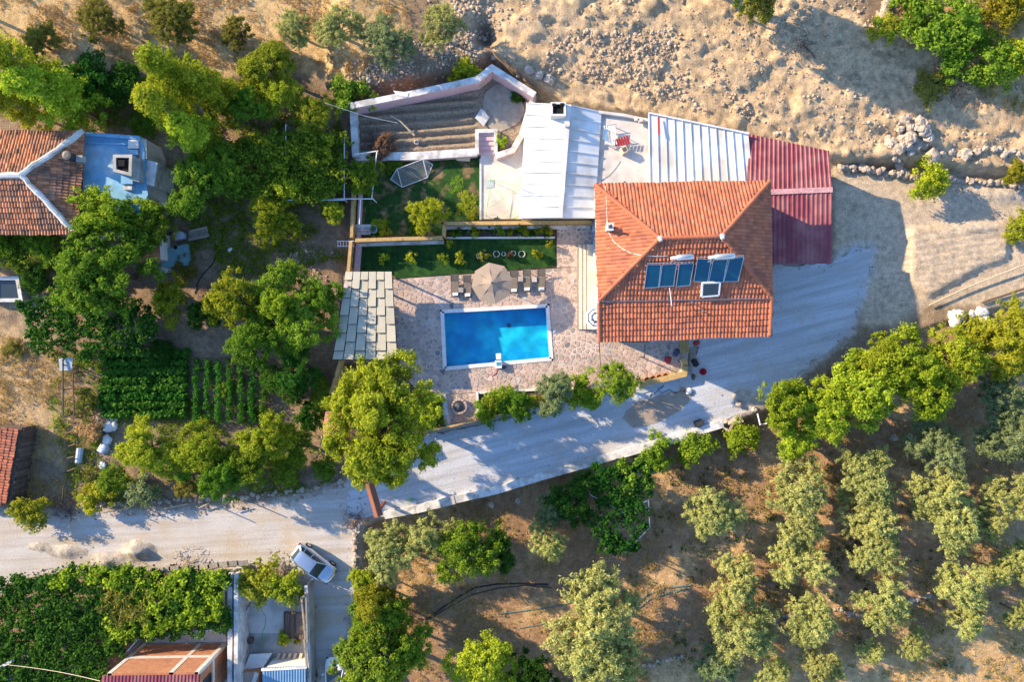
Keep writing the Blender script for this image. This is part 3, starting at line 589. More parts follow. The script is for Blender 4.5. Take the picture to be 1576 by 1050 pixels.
# windows and doors
for yy in (0.82, 0.52, 0.2):
    for zz in (1.6, 4.8):
        p = Vector((wp[0][0]*(1-yy)+wp[3][0]*yy, wp[0][1]*(1-yy)+wp[3][1]*yy, zz)); window(villa, p, 1.3, 1.3, (-1, 0, 0))
for k in (0.1, 0.3, 0.5, 0.7, 0.9):
    p = Vector((pw[0][0]*(1-k)+pw[1][0]*k, pw[0][1]*(1-k)+pw[1][1]*k, 1.4)); window(villa, p, 1.4, 1.5, (0.03, -1, 0))
    p = Vector((wp[1][0]*(1-k)+wp[2][0]*k, wp[1][1]*(1-k)+wp[2][1]*k, 4.8)); window(villa, p, 1.2, 1.2, (1, 0, 0))
mb = MB(); mb.box((wp[0][0]-0.05, W(913, 430).y, 1.05), (0.10, 1.1, 2.1)); d = mb.build('door', MT['wood'], villa)
mb = MB(); mb.box((wp[0][0]-0.13, W(913, 424).y, 1.0), (0.06, 0.05, 0.16)); mb.build('handle', MT['steel'], d)
# solar water heaters
def heater(label, quads, tank, tz, loc):
    t = thing('solar_water_heater', label, 'solar heater', loc)
    for qd in quads:
        P = [onplane(x, y, SP, 0.28 if k < 2 else 0.14) for k, (x, y) in enumerate(qd)]
        mb = MB(); slab3(mb, P, 0.09); col = mb.build('collector', MT['solar'], t)
        fr = MB(); up = tuple(SP[1])
        for i in range(4): fr.beam(P[i], P[(i+1) % 4], 0.04, 0.05, up=up)
        fr.build('frame', MT['steel'], col)
    a, b = onplane(*tank[0], SP, 0.62), onplane(*tank[1], SP, 0.62)
    d = (b-a).normalized(); mb = MB(); mb.tube([a, a+d*0.04, b-d*0.04, b], [0.16, 0.23, 0.23, 0.16], 14); tk = mb.build('tank', MT['steel'], t, smooth=True)
    mb = MB(); mb.tube([a-d*0.3, a], 0.13, 10); mb.tube([a-d*0.4, a-d*0.3], 0.11, 8); mb.build('tank_cap', MT['white_paint'], tk)
    mb = MB()
    for p in (a+d*0.25, b-d*0.25):
        for s in (-0.25, 0.25): q = p+Vector((0, s, 0)); mb.beam(q, q-SP[1]*0.62, 0.04, 0.04)
    p0 = onplane(quads[0][0][0], quads[0][0][1]-2, SP, 0.3); p1 = onplane(quads[-1][1][0], quads[-1][1][1]-2, SP, 0.3); mb.tube([p0, p1], 0.03, 6)
    mb.tube([a, onplane(tank[0][0]-8, tank[0][1]+10, SP, 0.3)], 0.025, 6); mb.build('stand', MT['steel'], t); return t
heater('left solar water heater with three tealish blue panels on the villa roof', [((995, 405), (1016, 405), (1013, 441), (991, 442)), ((1018, 405), (1040, 404), (1036, 439), (1014, 440)), ((1044, 404), (1066, 403), (1061, 438), (1040, 440))], ((1038, 392), (1064, 390)), 0, onplane(1028, 423, SP))
heater('right solar water heater with three deep blue panels above the skylight', [((1072, 396), (1093, 397), (1088, 433), (1067, 432)), ((1096, 398), (1118, 397), (1112, 433), (1090, 432)), ((1121, 396), (1143, 393), (1135, 432), (1113, 432))], ((1096, 391), (1127, 389)), 0, onplane(1105, 415, SP))
# ---- standing seam and corrugated roofs
def lerp(a, b, t): return a+(b-a)*t
def panel_roof(parent, a0, a1, b1, b0, n, m, seam=0.06):
    """quad a0-a1 (first edge) to b0-b1; n sheets laid side by side from a0/b0 to a1/b1"""
    off = origin(parent); nn = (a1-a0).cross(b0-a0).normalized(); nn = nn if nn.z > 0 else -nn
    for i in range(n):
        t0, t1 = i/n, (i+1)/n-0.002; p = [lerp(a0, a1, t0), lerp(a0, a1, t1), lerp(b0, b1, t1), lerp(b0, b1, t0)]; mb = MB(); jit = random.uniform(-0.004, 0.004)
        tv = random.random(); p = [q+nn*jit for q in p]; s0 = len(mb.v); slab3(mb, p, 0.05); mb.t = [tv]*len(mb.v)
        u = (p[1]-p[0]).normalized(); mb.beam(p[0]+u*0.03+nn*0.03, p[3]+u*0.03+nn*0.03, 0.055, seam+0.05, tv, up=tuple(nn)); mb.build('roof_panel', m, parent)
def rib_roof(parent, a0, a1, b1, b0, n, ribs, m, rh=0.045, name='roof_sheet'):
    nn = (a1-a0).cross(b0-a0).normalized(); nn = nn if nn.z > 0 else -nn; pr = ((0, 0), (.45, 0), (.58, 1), (.82, 1), (.95, 0))
    for i in range(n):
        mb = MB(); vs = []; ts = []
        for r in range(ribs):
            for x, h in pr: ts.append(((i+(r+x)/ribs)/n, h))
        ts.append(((i+1.0)/n-0.0005, 0)); lift = 0.006*(i % 2)
        for t, h in ts: vs.append(lerp(a0, a1, t)+nn*(h*rh+lift))
        for t, h in ts: vs.append(lerp(b0, b1, t)+nn*(h*rh+lift))
        for t, h in ts: vs.append(lerp(a0, a1, t)+nn*(h*rh+lift-0.02))
        for t, h in ts: vs.append(lerp(b0, b1, t)+nn*(h*rh+lift-0.02))
        k = len(ts); fs = [(j, j+1, k+j+1, k+j) for j in range(k-1)]+[(2*k+j, 3*k+j, 3*k+j+1, 2*k+j+1) for j in range(k-1)]
        fs += [(j, 2*k+j, 2*k+j+1, j+1) for j in range(k-1)]+[(k+j, k+j+1, 3*k+j+1, 3*k+j) for j in range(k-1)]
        if (a1-a0).cross(b0-a0).z < 0: fs = [f[::-1] for f in fs]
        mb.add(vs, fs); mb.build(name, m, parent)
def walls_under(parent, corners, z1, ins_, m, zs=None):
    c = sum((Vector(p) for p in corners), Vector((0, 0, 0)))/len(corners); P = []
    for p in corners: d = Vector(p)-c; d.z = 0; P.append(tuple((Vector(p)-d.normalized()*ins_).xy))
    mb = MB(); mb.prism(P, -0.2, z1); return mb.build('wall', m, parent)
# white gabled outbuilding
A0, A1, A2, A3 = W(810, 158, 3.3), W(876, 161, 4.1), W(862, 335, 4.1), W(799, 336, 3.3); A4, A5 = W(926, 172, 3.35), W(915, 336, 3.35)
t = thing('outbuilding', 'outbuilding with a white standing seam gable roof beside the terrace', 'building', W(862, 250, 3.5).xy.to_3d())
walls_under(t, [A0, A4, A5, A3], 3.2, 0.35, MT['plaster'])
rf = MB(); slab3(rf, [A0-Vector((0, 0, .09)), A3-Vector((0, 0, .09)), A2-Vector((0, 0, .09)), A1-Vector((0, 0, .09))], 0.05); slab3(rf, [A1-Vector((0, 0, .09)), A2-Vector((0, 0, .09)), A5-Vector((0, 0, .09)), A4-Vector((0, 0, .09))], 0.05); rf = rf.build('roof', MT['white_metal'], t)
panel_roof(rf, A0, A3, A2, A1, 10, MT['white_metal']); panel_roof(rf, A4, A5, A2, A1, 10, MT['white_metal'])
mb = MB(); mb.beam(A1+Vector((0, 0, .07)), A2+Vector((0, 0, .07)), 0.34, 0.05); mb.build('ridge_cap', MT['white_metal'], rf)
c = W(859, 169, 4.4); ch = MB()
for dx, dy, w, h in ((-.52, 0, .16, 1.1), (.52, 0, .16, 1.1), (0, -.47, .88, .16), (0, .47, .88, .16)): ch.box((c.x+dx, c.y+dy, 4.1), (w, h, 1.1))
ch = ch.build('chimney', MT['plaster'], rf); mb = MB(); mb.box((c.x, c.y, 4.05), (0.9, 0.8, 0.9)); mb.box((c.x-.35, c.y+.33, 4.6), (.28, .2, .16)); mb.box((c.x+.3, c.y+.35, 4.6), (.3, .2, .2)); mb.build('chimney_hole', MT['soot'], ch)
c = W(872, 193, 4.2); mb = MB(); mb.box((c.x, c.y, 4.35), (.3, .3, .5)); mb.box((c.x, c.y, 4.62), (.4, .4, .06)); mb.build('vent_block', MT['mortar'], rf)
c = W(803, 291, 3.4); mb = MB(); mb.tube([(c.x, c.y, 3.0), (c.x, c.y, 4.55)], 0.04, 6); mb.build('mast', MT['steel'], t)
# flat terrace roof between the two white roofs
P = [W(921, 171, 3.2), W(1001, 184, 3.2), W(1001, 292, 3.2), W(914, 292, 3.2)]
t = thing('flat_roof_building', 'low building with a pale flat concrete terrace roof between the white roofs', 'building', W(960, 235, 3.2).xy.to_3d())
walls_under(t, P, 3.0, 0.15, MT['plaster']); mb = MB(); mb.prism([tuple(p.xy) for p in P], 3.005, 3.16); mb.build('roof', MT['concrete'], t)
mb = MB(); mb.strip([tuple(W(x, y, 3.3).xy) for x, y in ((921, 173), (960, 178), (998, 186))], 0.22, 3.165, 3.5); pa = mb.build('parapet', MT['concrete'], t)
mb = MB(); mb.tube([W(*p, 3.18) for p in ((925, 278), (938, 270), (947, 260), (955, 248))], 0.012, 4); mb.build('cable', MT['dark_metal'], t)
mb = MB(); mb.box((W(961, 281, 3.2).x, W(961, 281, 3.2).y, 3.3), (.12, .12, .3)); mb.build('drain_pipe', MT['dark_metal'], t)
# white mono pitch roof
B0, B1, B2, B3 = W(998, 174, 3.75), W(1152, 206, 3.75), W(1160, 290, 3.35), W(1000, 294, 3.35)
t = thing('lean_to_building', 'lean to building with a white standing seam roof behind the villa', 'building', W(1075, 235, 3.5).xy.to_3d())
walls_under(t, [B0, B1, B2, B3], 3.25, 0.3, MT['plaster'])
mb = MB(); slab3(mb, [p-Vector((0, 0, .09)) for p in (B0, B1, B2, B3)], 0.05); rf = mb.build('roof', MT['white_metal'], t)
panel_roof(rf, B0, B1, B2, B3, 12, MT['white_metal'])
mb = MB(); mb.beam(B0+Vector((0, 0, .1)), B1+Vector((0, 0, .1)), 0.12, 0.14); mb.build('edge_trim', MT['white_metal'], rf)
# red corrugated annex
C0, C1, C2, C3 = W(1153, 206, 3.45), W(1276, 232, 3.45), W(1281, 292, 3.75), W(1150, 297, 3.75); C4, C5 = W(1280, 405, 3.0), W(1150, 408, 3.0)
t = thing('annex', 'annex with a dark red corrugated metal roof on the right of the villa', 'building', W(1225, 310, 3.5).xy.to_3d())
walls_under(t, [C0, C1, C4, C5], 2.85, 0.35, MT['plaster'])
mb = MB(); slab3(mb, [p-Vector((0, 0, .09)) for p in (C0, C1, C2, C3)], 0.05); slab3(mb, [p-Vector((0, 0, .09)) for p in (C3, C2, C4, C5)], 0.05); rf = mb.build('roof', MT['red_metal'], t)
rib_roof(rf, C0, C1, C2, C3, 6, 3, MT['red_metal']); rib_roof(rf, C5, C4, C2, C3, 6, 3, MT['red_metal'])
mb = MB(); mb.beam(C3+Vector((0, 0, .05)), C2+Vector((0, 0, .05)), 0.42, 0.03)
mb.build('ridge_cap', MT['ridge_red'], rf)
window(t, Vector((W(1281, 350, 3).x-0.9+0.0, W(1281, 350, 1.5).y, 1.6)), 1.2, 1.0, (1, 0, 0))
# ---- shade canopy with staggered panels
t = thing('shade_canopy', 'shade canopy of staggered grey green panels left of the pool', 'canopy', W(565, 490, 2.6).xy.to_3d())
def cq(u, v): a = W(531+v*(-14)+(-5*math.sin(v*PI)*0 - 6*v*v), 418+v*136, 2.7); b = W(603+9*v, 418+v*136, 2.7); return lerp(a, b, u)
mb = MB(); slab3(mb, [cq(0, 0)-Vector((0, 0, .14)), cq(0, 1)-Vector((0, 0, .14)), cq(1, 1)-Vector((0, 0, .14)), cq(1, 0)-Vector((0, 0, .14))], 0.04); rf = mb.build('roof', MT['wood_dark'], t)
for cidx in range(6):
    edges = [0]+[k for k in np.arange((0.2 if cidx % 2 else 0.1)-0.0, 0.999, 0.2)]+[1.0]
    for k in range(len(edges)-1):
        v0, v1 = edges[k], edges[k+1]
        if v1-v0 < 0.02: continue
        u0, u1 = cidx/6+0.008, (cidx+1)/6-0.008; zt, zb = -0.09+0.02*(cidx % 2), 0.05+0.02*(cidx % 2)
        mb = MB(); slab3(mb, [cq(u0, v0)+Vector((0, 0, zt)), cq(u0, v1-0.006)+Vector((0, 0, zb)), cq(u1, v1-0.006)+Vector((0, 0, zb)), cq(u1, v0)+Vector((0, 0, zt))], 0.045); mb.build('roof_panel', MT['canopy'], rf)
for u, v in ((.05, .04), (.95, .04), (.05, .96), (.95, .96), (.95, .5), (.05, .5)):
    p = cq(u, v); mb = MB(); mb.beam((p.x, p.y, -0.1), (p.x, p.y, 2.5), 0.14, 0.14); mb.build('post', MT['wood'], t)
c = W(535, 441, 2.75); mb = MB(); mb.tube([(c.x, c.y, 2.6), (c.x, c.y, 3.35)], 0.09, 8); mb.box((c.x, c.y, 3.38), (.3, .3, .07)); mb.build('flue', MT['pink_wall'], rf)
# ---- old tiled house at the left with a blue flat roof
ZL, ZA = 3.9, 5.2
t = thing('tiled_house', 'old house with faded orange tiles and whitewashed ridges at the left edge', 'house', W(60, 280, 3.5).xy.to_3d())
HN, HS, HA = W(130, 202, ZL), W(119, 360, ZL), W(33, 270, ZA); HNW, HSW, HAW = W(-190, 202, ZL), W(-190, 360, ZL), W(-190, 270, ZA)
mb = MB(); mb.prism([(HN.x-.4, HN.y-.4), (HS.x-.4, HS.y+.4), (HSW.x, HSW.y+.4), (HNW.x, HNW.y-.4)], -0.2, 3.75); mb.build('wall', MT['plaster'], t)
mb = MB(); slab3(mb, [HNW, HN, HA, HAW]); slab3(mb, [HSW, HAW, HA, HS]); slab3(mb, [HN, HS, HA]); rf = mb.build('roof', MT['tile_deck'], t)
tile_field('roof_tiles', [HNW, HN, HA, HAW], HN, HNW, 0.24, 0.44, MT['terracotta_old'], rf)
tile_field('roof_tiles', [HSW, HAW, HA, HS], HSW, HS, 0.24, 0.44, MT['terracotta_old'], rf, rise=0.09)
tile_field('roof_tiles', [HN, HS, HA], HS, HN, 0.24, 0.44, MT['terracotta_old'], rf)
mb = MB()
for p, q in ((HA, HN), (HA, HS), (HA, HAW)):
    path = [lerp(p, q, k/14)+Vector((random.uniform(-.05, .05), random.uniform(-.05, .05), 0.06)) for k in range(15)]; mb.tube(path, [random.uniform(.2, .27) for _ in range(15)], 8)
mb.build('ridge_mortar', MT['wall_top'], rf)
HP = plane(HN, HS, HA); c = onplane(113, 243, HP); mb = MB(); mb.lathe((c.x, c.y, c.z-.2), [(.3, 0), (.3, .9), (.36, .92), (.36, 1.05), (.2, 1.07)], 12); ch = mb.build('chimney', MT['dark_metal'], rf)
mb = MB(); mb.box((c.x+.6, c.y-.1, c.z-.0), (.5, .5, .5)); mb.build('chimney_foot', MT['concrete_grey'], rf)
t = thing('blue_roofed_annex', 'flat roofed annex with blue painted roof and sooty chimney beside the old tiled house', 'building', W(175, 280, 3).xy.to_3d())
BP = [(131, 203), (215, 209), (224, 232), (222, 262), (228, 300), (205, 345), (125, 362)]; bp = [tuple(W(x, y, 3.3).xy) for x, y in BP]
mb = MB(); mb.prism([(lambda v: (v[0]*1, v[1]))(p) for p in bp], -0.2, 3.1); mb.build('wall', MT['plaster'], t)
mb = MB(); mb.prism([(p[0]*1.0005, p[1]*1.0005) for p in bp], 3.105, 3.3); rf = mb.build('roof', MT['blue_paint'], t)
mb = MB(); mb.strip([tuple(W(x, y, 3.6).xy) for x, y in ((131, 206), (213, 212), (220, 232), (219, 262))], 0.22, 3.305, 3.55); mb.build('parapet', MT['blue_paint'], t)
mb = MB(); mb.strip([tuple(W(x, y, 3.4).xy) for x, y in ((132, 219), (196, 222))], 0.12, 3.305, 3.42); mb.build('parapet', MT['blue_paint'], t)
for (x0, y0, x1, y1, z1, mm) in ((197, 215, 213, 228, 3.7, 'wall_top'), (197, 230, 212, 238, 3.66, 'blue_paint'), (214, 214, 226, 244, 3.5, 'concrete_grey'), (186, 268, 204, 283, 3.75, 'blue_paint'), (190, 285, 203, 292, 3.6, 'wall_top')):
    a, b = W(x0, y0, z1), W(x1, y1, z1); mb = MB(); mb.prism([(a.x, a.y), (b.x, a.y), (b.x, b.y), (a.x, b.y)], 3.31, z1); mb.build('masonry_block', MT[mm], t)
a = [W(*p, 4.5) for p in ((176, 240), (201, 240), (200, 268), (176, 262))]; ch = MB(); ch.strip([tuple(p.xy) for p in a], 0.24, 3.3, 4.5, closed=True); ch = ch.build('chimney', MT['concrete_grey'], t)
mb = MB(); mb.prism([tuple(p.xy) for p in a], 3.31, 4.3); mb.box((a[0].x+.55, a[0].y-.55, 4.3), (.5, .5, .4)); mb.build('chimney_hole', MT['soot'], ch)
mb = MB(); mb.prism(XY(((203, 243), (216, 244), (214, 280), (202, 277)), 4.0), 0, 4.0); mb.build('flue_block', MT['concrete_grey'], t)
mb = MB(); mb.prism(XY(((217, 243), (242, 250), (237, 287), (215, 280)), 3.2), 0, 3.2); mb.build('flue_block', MT['wall_top'], t)
# small tiled roof and teal slab under the trees
t = thing('tiled_lean_to', 'small red tiled lean to mostly hidden under the round leafy tree', 'shed', W(232, 380, 2).xy.to_3d())
a = [W(205, 352, 2.6), W(243, 352, 2.3), W(246, 402, 2.3), W(205, 402, 2.6)]; mb = MB(); slab3(mb, [a[0], a[3], a[2], a[1]]); rf = mb.build('roof', MT['tile_deck'], t); tile_field('roof_tiles', a, a[2], a[1], 0.24, 0.42, MT['terracotta_old'], rf); walls_under(t, a, 2.2, 0.3, MT['plaster'])
t = thing('outdoor_basin', 'teal grey concrete slab with a dark hole beside the small tiled lean to', 'basin', W(268, 395))
mb = MB(); mb.prism(XY(((247, 385), (288, 375), (291, 408), (262, 412), (248, 411)), 0.6), -0.1, 0.6); o = mb.build('slab', MT['teal_sheet'], t)
mb = MB(); c = W(270, 381, .6); mb.lathe((c.x, c.y, .6), [(.16, 0), (.16, .02)], 10); mb.build('hole', MT['soot'], o)
mb = MB(); mb.prism(XY(((248, 411), (262, 413), (266, 418), (247, 420)), 0.35), -0.1, 0.35); mb.build('apron', MT['wall_top'], t)
t = thing('plank_stack', 'stack of grey planks lying by the teal slab', 'planks', W(305, 362))
for i in range(4):
    a, b = W(291+3*i*0, 357+4.2*i, .4), W(319+1.2*i, 350+4.2*i, .4); mb = MB(); mb.beam(a+Vector((0, 0, .02*i)), b+Vector((0, 0, .02*i)), 0.22, 0.1, random.random()); mb.build('plank', MT['wood_grey'], t)
mb = MB()
for i in range(2): mb.beam(W(296+18*i, 356-5*i, .18), W(299+18*i, 374-5*i, .18), .12, .36)
mb.build('bearer', MT['wood_dark'], t)
c = W(284, 364, .0); mb = MB(); mb.lathe((c.x, c.y, -.05), [(.3, 0), (.33, .5), (.34, .85), (.2, .9)], 12); single(mb, 'barrel', MT['tarp_blue'], 'blue plastic barrel between the plank stack and the teal slab', 'barrel')
c = W(277, 365, .0); mb = MB(); mb.box((c.x, c.y, .2), (.45, .6, .5), .2); mb.box((c.x, c.y, .47), (.5, .65, .05), .2); single(mb, 'crate', MT['pink_wall'], 'faded pink crate next to the blue barrel', 'crate')
# timber shed at left
t = thing('timber_shed', 'weathered dark timber shed with red tiles at the left edge', 'shed', W(20, 715))
Z0, Z1 = 1.9, 2.5; E0, E1 = W(27, 661, Z0), W(9, 776, Z0); K0, K1 = W(-90, 661, Z1), W(-100, 776, Z1)
mb = MB(); slab3(mb, [E0, K0, K1, E1]); rf = mb.build('roof', MT['tile_deck'], t); tile_field('roof_tiles', [E0, K0, K1, E1], E1, E0, 0.24, 0.42, MT['terracotta'], rf)
mb = MB(); mb.prism([(E0.x+.25, E0.y+.1), (K0.x, K0.y+.1), (K1.x, K1.y-.1), (E1.x+.25, E1.y-.1)], -0.1, 1.72); mb.build('wall', MT['wood_dark'], t)
for i in range(26):
    k = (i+.5)/26; p = lerp(E0, E1, k)+Vector((.30+random.uniform(0, .08), 0, 0)); q = lerp(E0, E1, k+0.0)+Vector((.34, 0, 0)); mb = MB(); mb.beam((q.x, q.y, -.05), (p.x, p.y, 1.75+random.uniform(-.1, .1)), .2, .05, random.random(), up=(1, 0, 0)); mb.build('plank', MT['wood_dark'], t)
for i in range(3):
    p, q = W(30+9*i, 657, 1.6-.5*i), W(14+9*i, 772, 1.6-.5*i); mb = MB(); mb.beam(p, q, .1, .1, random.random()); mb.build('rail', MT['wood_grey'], t)
# brick building
def brickmat():
    m = bpy.data.materials.new('brick_wall'); m.use_nodes = True; nt = m.node_tree; N = nt.nodes; L = nt.links; b = N['Principled BSDF']; b.inputs['Roughness'].default_value = 0.9
    P = _pos(nt); sp = N.new('ShaderNodeSeparateXYZ'); L.new(P, sp.inputs[0]); ad = N.new('ShaderNodeMath'); L.new(sp.outputs[0], ad.inputs[0]); L.new(sp.outputs[1], ad.inputs[1])
    cb = N.new('ShaderNodeCombineXYZ'); L.new(ad.outputs[0], cb.inputs[0]); L.new(sp.outputs[2], cb.inputs[1])
    br = N.new('ShaderNodeTexBrick'); br.inputs['Scale'].default_value = 1.0; br.inputs['Brick Width'].default_value = 0.3; br.inputs['Row Height'].default_value = 0.2; br.inputs['Mortar Size'].default_value = 0.012
    br.inputs['Color1'].default_value = (.52, .20, .085, 1); br.inputs['Color2'].default_value = (.40, .15, .07, 1); br.inputs['Mortar'].default_value = (.36, .26, .2, 1); L.new(cb.outputs[0], br.inputs[0])
    n = N.new('ShaderNodeTexNoise'); n.inputs['Scale'].default_value = 1.5; n.inputs['Detail'].default_value = 6; L.new(P, n.inputs[0]); r = N.new('ShaderNodeMapRange'); r.inputs[3].default_value = .7; r.inputs[4].default_value = 1.3; L.new(n.outputs[0], r.inputs[0])
    h = N.new('ShaderNodeHueSaturation'); L.new(br.outputs[0], h.inputs['Color']); L.new(r.outputs[0], h.inputs['Value']); L.new(h.outputs[0], b.inputs['Base Color'])
    bp = N.new('ShaderNodeBump'); bp.inputs['Distance'].default_value = 0.02; L.new(br.outputs['Fac'], bp.inputs['Height']); bp.invert = True; L.new(bp.outputs[0], b.inputs['Normal']); return m
MT['brick'] = brickmat()
t = thing('brick_building', 'unplastered brick building with concrete frame and red metal roof at the bottom edge', 'building', W(285, 1030))
a, b = W(222, 991), W(349, 989); D = 7.0; HB = 5.3
mb = MB(); mb.prism([(a.x, a.y), (b.x, b.y), (b.x+.05, b.y-D), (a.x, a.y-D)], -0.1, HB-.05); mb.build('wall', MT['brick'], t)
fr = MB()
def col_at(k): p = lerp(a, b, k); return (p.x, p.y)
for k in (0.02, 0.70, 0.985): x, y = col_at(k); fr.box((x, y-.12, HB/2), (.34, .30, HB-.1))
for zz, hh in ((0.08, .3), (2.62, .34)): fr.prism([(a.x-.03, a.y+.04), (b.x+.04, b.y+.04), (b.x+.04, b.y-.3), (a.x-.03, a.y-.3)], zz-hh/2, zz+hh/2)
fr.prism([(b.x+.035, b.y+.0), (b.x-.2, b.y), (b.x-.2, b.y-D), (b.x+.085, b.y-D)], 2.47, 2.77); fr.box((b.x-.08, b.y-3.2, HB/2), (.32, .34, HB-.12)); fr.build('concrete_frame', MT['mortar'], t)
window(t, (b.x+.03, b.y-1.6, 3.9), 1.0, 1.1, (1, 0, 0), 'dark_metal'); window(t, (b.x+.03, b.y-5.2, 3.9), 1.0, 1.1, (1, 0, 0), 'dark_metal')
r0, r1 = (a.x-.35, a.y+.1), (b.x+.1, b.y-.25+.3); q = [Vector((a.x-.4, a.y-.15, HB)), Vector((b.x+.12, b.y-.15, HB)), Vector((b.x+.12, b.y-D, HB+.9)), Vector((a.x-.4, a.y-D, HB+.9))]
mb = MB(); slab3(mb, [p-Vector((0, 0, .08)) for p in q], .05); rf = mb.build('roof', MT['red_metal'], t); rib_roof(rf, q[0], q[1], q[2], q[3], 7, 4, MT['red_metal'], 0.05)
mb = MB(); mb.prism(XY(((232, 974), (345, 972), (349, 989), (222, 991)), 0.25), -0.1, .25); mb.build('plinth', MT['concrete'], t)
# ------------------------------------------------------------------ pool
def waterm():
    m = bpy.data.materials.new('pool_water'); m.use_nodes = True; nt = m.node_tree; N = nt.nodes; L = nt.links; N.remove(N['Principled BSDF'])
    tr = N.new('ShaderNodeBsdfTransparent'); tr.inputs[0].default_value = (0.72, 0.95, 0.99, 1)
    gl = N.new('ShaderNodeBsdfGlossy'); gl.inputs['Roughness'].default_value = 0.03; lw_ = N.new('ShaderNodeLayerWeight'); lw_.inputs[0].default_value = 0.5; fz = N.new('ShaderNodeMath'); fz.operation = 'POWER'; fz.inputs[1].default_value = 5; L.new(lw_.outputs['Facing'], fz.inputs[0]); fz2 = N.new('ShaderNodeMath'); fz2.operation = 'MULTIPLY_ADD'; fz2.inputs[1].default_value = 0.9; fz2.inputs[2].default_value = 0.03; L.new(fz.outputs[0], fz2.inputs[0])
    n = N.new('ShaderNodeTexNoise'); n.inputs['Scale'].default_value = 2.2; n.inputs['Detail'].default_value = 3; L.new(_pos(nt), n.inputs[0]); bp = N.new('ShaderNodeBump'); bp.inputs['Distance'].default_value = 0.14; L.new(n.outputs[0], bp.inputs['Height'])
    L.new(bp.outputs[0], gl.inputs['Normal']); mx = N.new('ShaderNodeMixShader'); L.new(fz2.outputs[0], mx.inputs[0]); L.new(tr.outputs[0], mx.inputs[1]); L.new(gl.outputs[0], mx.inputs[2])
    L.new(mx.outputs[0], N['Material Output'].inputs[0]); return m
MT['water'] = waterm()
MT['pool_tile'] = mat('pool_tile', (0.006, 0.33, 0.62), 0.4, 0.22, 1.1, col2=(0.02, 0.50, 0.70), c2scale=0.45, c2amt=0.6)  # lighter second colour paints caustic-like light mottling onto the lining
pool = thing('swimming_pool', 'rectangular swimming pool with bright blue lining and white coping', 'pool', W(765, 518))
pc = XY(POOL); mb = MB(); ZB = -1.25
pw4 = [Vector(p) for p in pc]; pcen = sum(pw4, Vector((0, 0)))/4
bot = [tuple(p) for p in pc]; mb.add([(x, y, ZB) for x, y in bot]+[(x, y, 0.02) for x, y in bot], [(3, 2, 1, 0)[::1], (0, 1, 5, 4), (1, 2, 6, 5), (2, 3, 7, 6), (3, 0, 4, 7)]); mb.build('basin', MT['pool_tile'], pool)
out = [pcen+(p-pcen)*1.001+((p-pcen).normalized()*0.0) for p in pw4]
mb = MB(); mb.poly([(p.x, p.y, -0.12) for p in (out[3], out[2], out[1], out[0])][::1]); wo = mb.build('water', MT['water'], pool)
cop = [W(x, y).xy for x, y in ((680.5, 479.5), (842.5, 470.5), (848.7, 552.5), (684.7, 567.7))]
for i in range(4):
    a, b = cop[i], cop[(i+1) % 4]; n = int((b-a).length/0.95); d = (b-a)/n
    for k in range(n):
        mb = MB(); p, q = a+d*(k+.006), a+d*(k+.994); mb.beam((p.x, p.y, 0.03), (q.x, q.y, 0.03), 0.32, 0.14, random.random()); mb.build('coping_stone', MT['pool_edge'], pool)
c = W(783, 501, -1.25); mb = MB(); mb.lathe((c.x, c.y, ZB+.005), [(.2, 0), (.2, .02), (.05, .03)], 14); mb.build('drain', MT['navy'], pool)
t = thing('pool_filter', 'white and turquoise filter box hung over the lower edge of the pool', 'filter', W(767, 560))
a = W(767, 560, .4); mb = MB(); mb.box((a.x, a.y-.05, .28), (.5, .62, .42), .06); mb.box((a.x, a.y-.05, .5), (.54, .66, .05), .06); o = mb.build('body', MT['white_paint'], t)
mb = MB(); mb.box((a.x, a.y, .54), (.34, .3, .04), .06); mb.build('lid', mat('turquoise', (.06, .32, .40), .4), o); mb = MB(); mb.box((a.x, a.y+.62, -.02), (.42, .5, .14), .06); mb.build('intake', MT['white_paint'], t)
mb = MB(); c = W(776, 565); mb.lathe((c.x, c.y, .04), [(.16, 0), (.18, .3), (.1, .34)], 10); single(mb, 'pump', MT['dark_metal'], 'small dark pump beside the pool filter box', 'pump')
mb = MB(); mb.tube([W(x, y, .07) for x, y in ((766, 567), (764, 574), (758, 579), (752, 576))], .03, 5); single(mb, 'hose', MT['red_plastic'], 'short reddish hose below the pool filter box', 'hose')
mb = MB(); c = W(853, 510); mb.box((c.x, c.y, .07), (.22, .22, .05)); mb.box((c.x, c.y, .1), (.16, .16, .02)); single(mb, 'skimmer_lid', MT['white_paint'], 'small white skimmer lid right of the pool', 'lid')
# ------------------------------------------------------------------ crazy paving
def clip_half(poly, p, n):
    o = []; k = len(poly)
    for i in range(k):
        a, b = poly[i], poly[(i+1) % k]; da = (a[0]-p[0])*n[0]+(a[1]-p[1])*n[1]; db = (b[0]-p[0])*n[0]+(b[1]-p[1])*n[1]
        if da <= 0: o.append(a)
        if da*db < 0: s = da/(da-db); o.append((a[0]+(b[0]-a[0])*s, a[1]+(b[1]-a[1])*s))
    return o
def area(p): return 0.5*abs(sum(p[i][0]*p[(i+1) % len(p)][1]-p[(i+1) % len(p)][0]*p[i][1] for i in range(len(p))))
PIECES = [([(857,347),(916,347),(916,409),(857,412)], 0.46, 'N'), ([(605,430),(916,409),(916,463),(606,481.3)], 0.45, 'M'), ([(606,481.3),(677,477),(683,570.5),(617,574)], 0.45, 'W'),
          ([(846,467),(916,463),(923,548),(852,555)], 0.45, 'E'), ([(617,574),(852,555),(923,548),(926,597),(735,604),(652,611)], 0.45, 'S'), ([(923,527),(1061,527),(1056,570),(926,597)], 0.44, 'SE'), ([(684,609),(732,605),(736,649),(691,657)], 0.4, 'K')]
mb = MB()
for P, sp, k in PIECES: mb.prism(XY(P), -0.3, 0.03+0.0005*len(k))
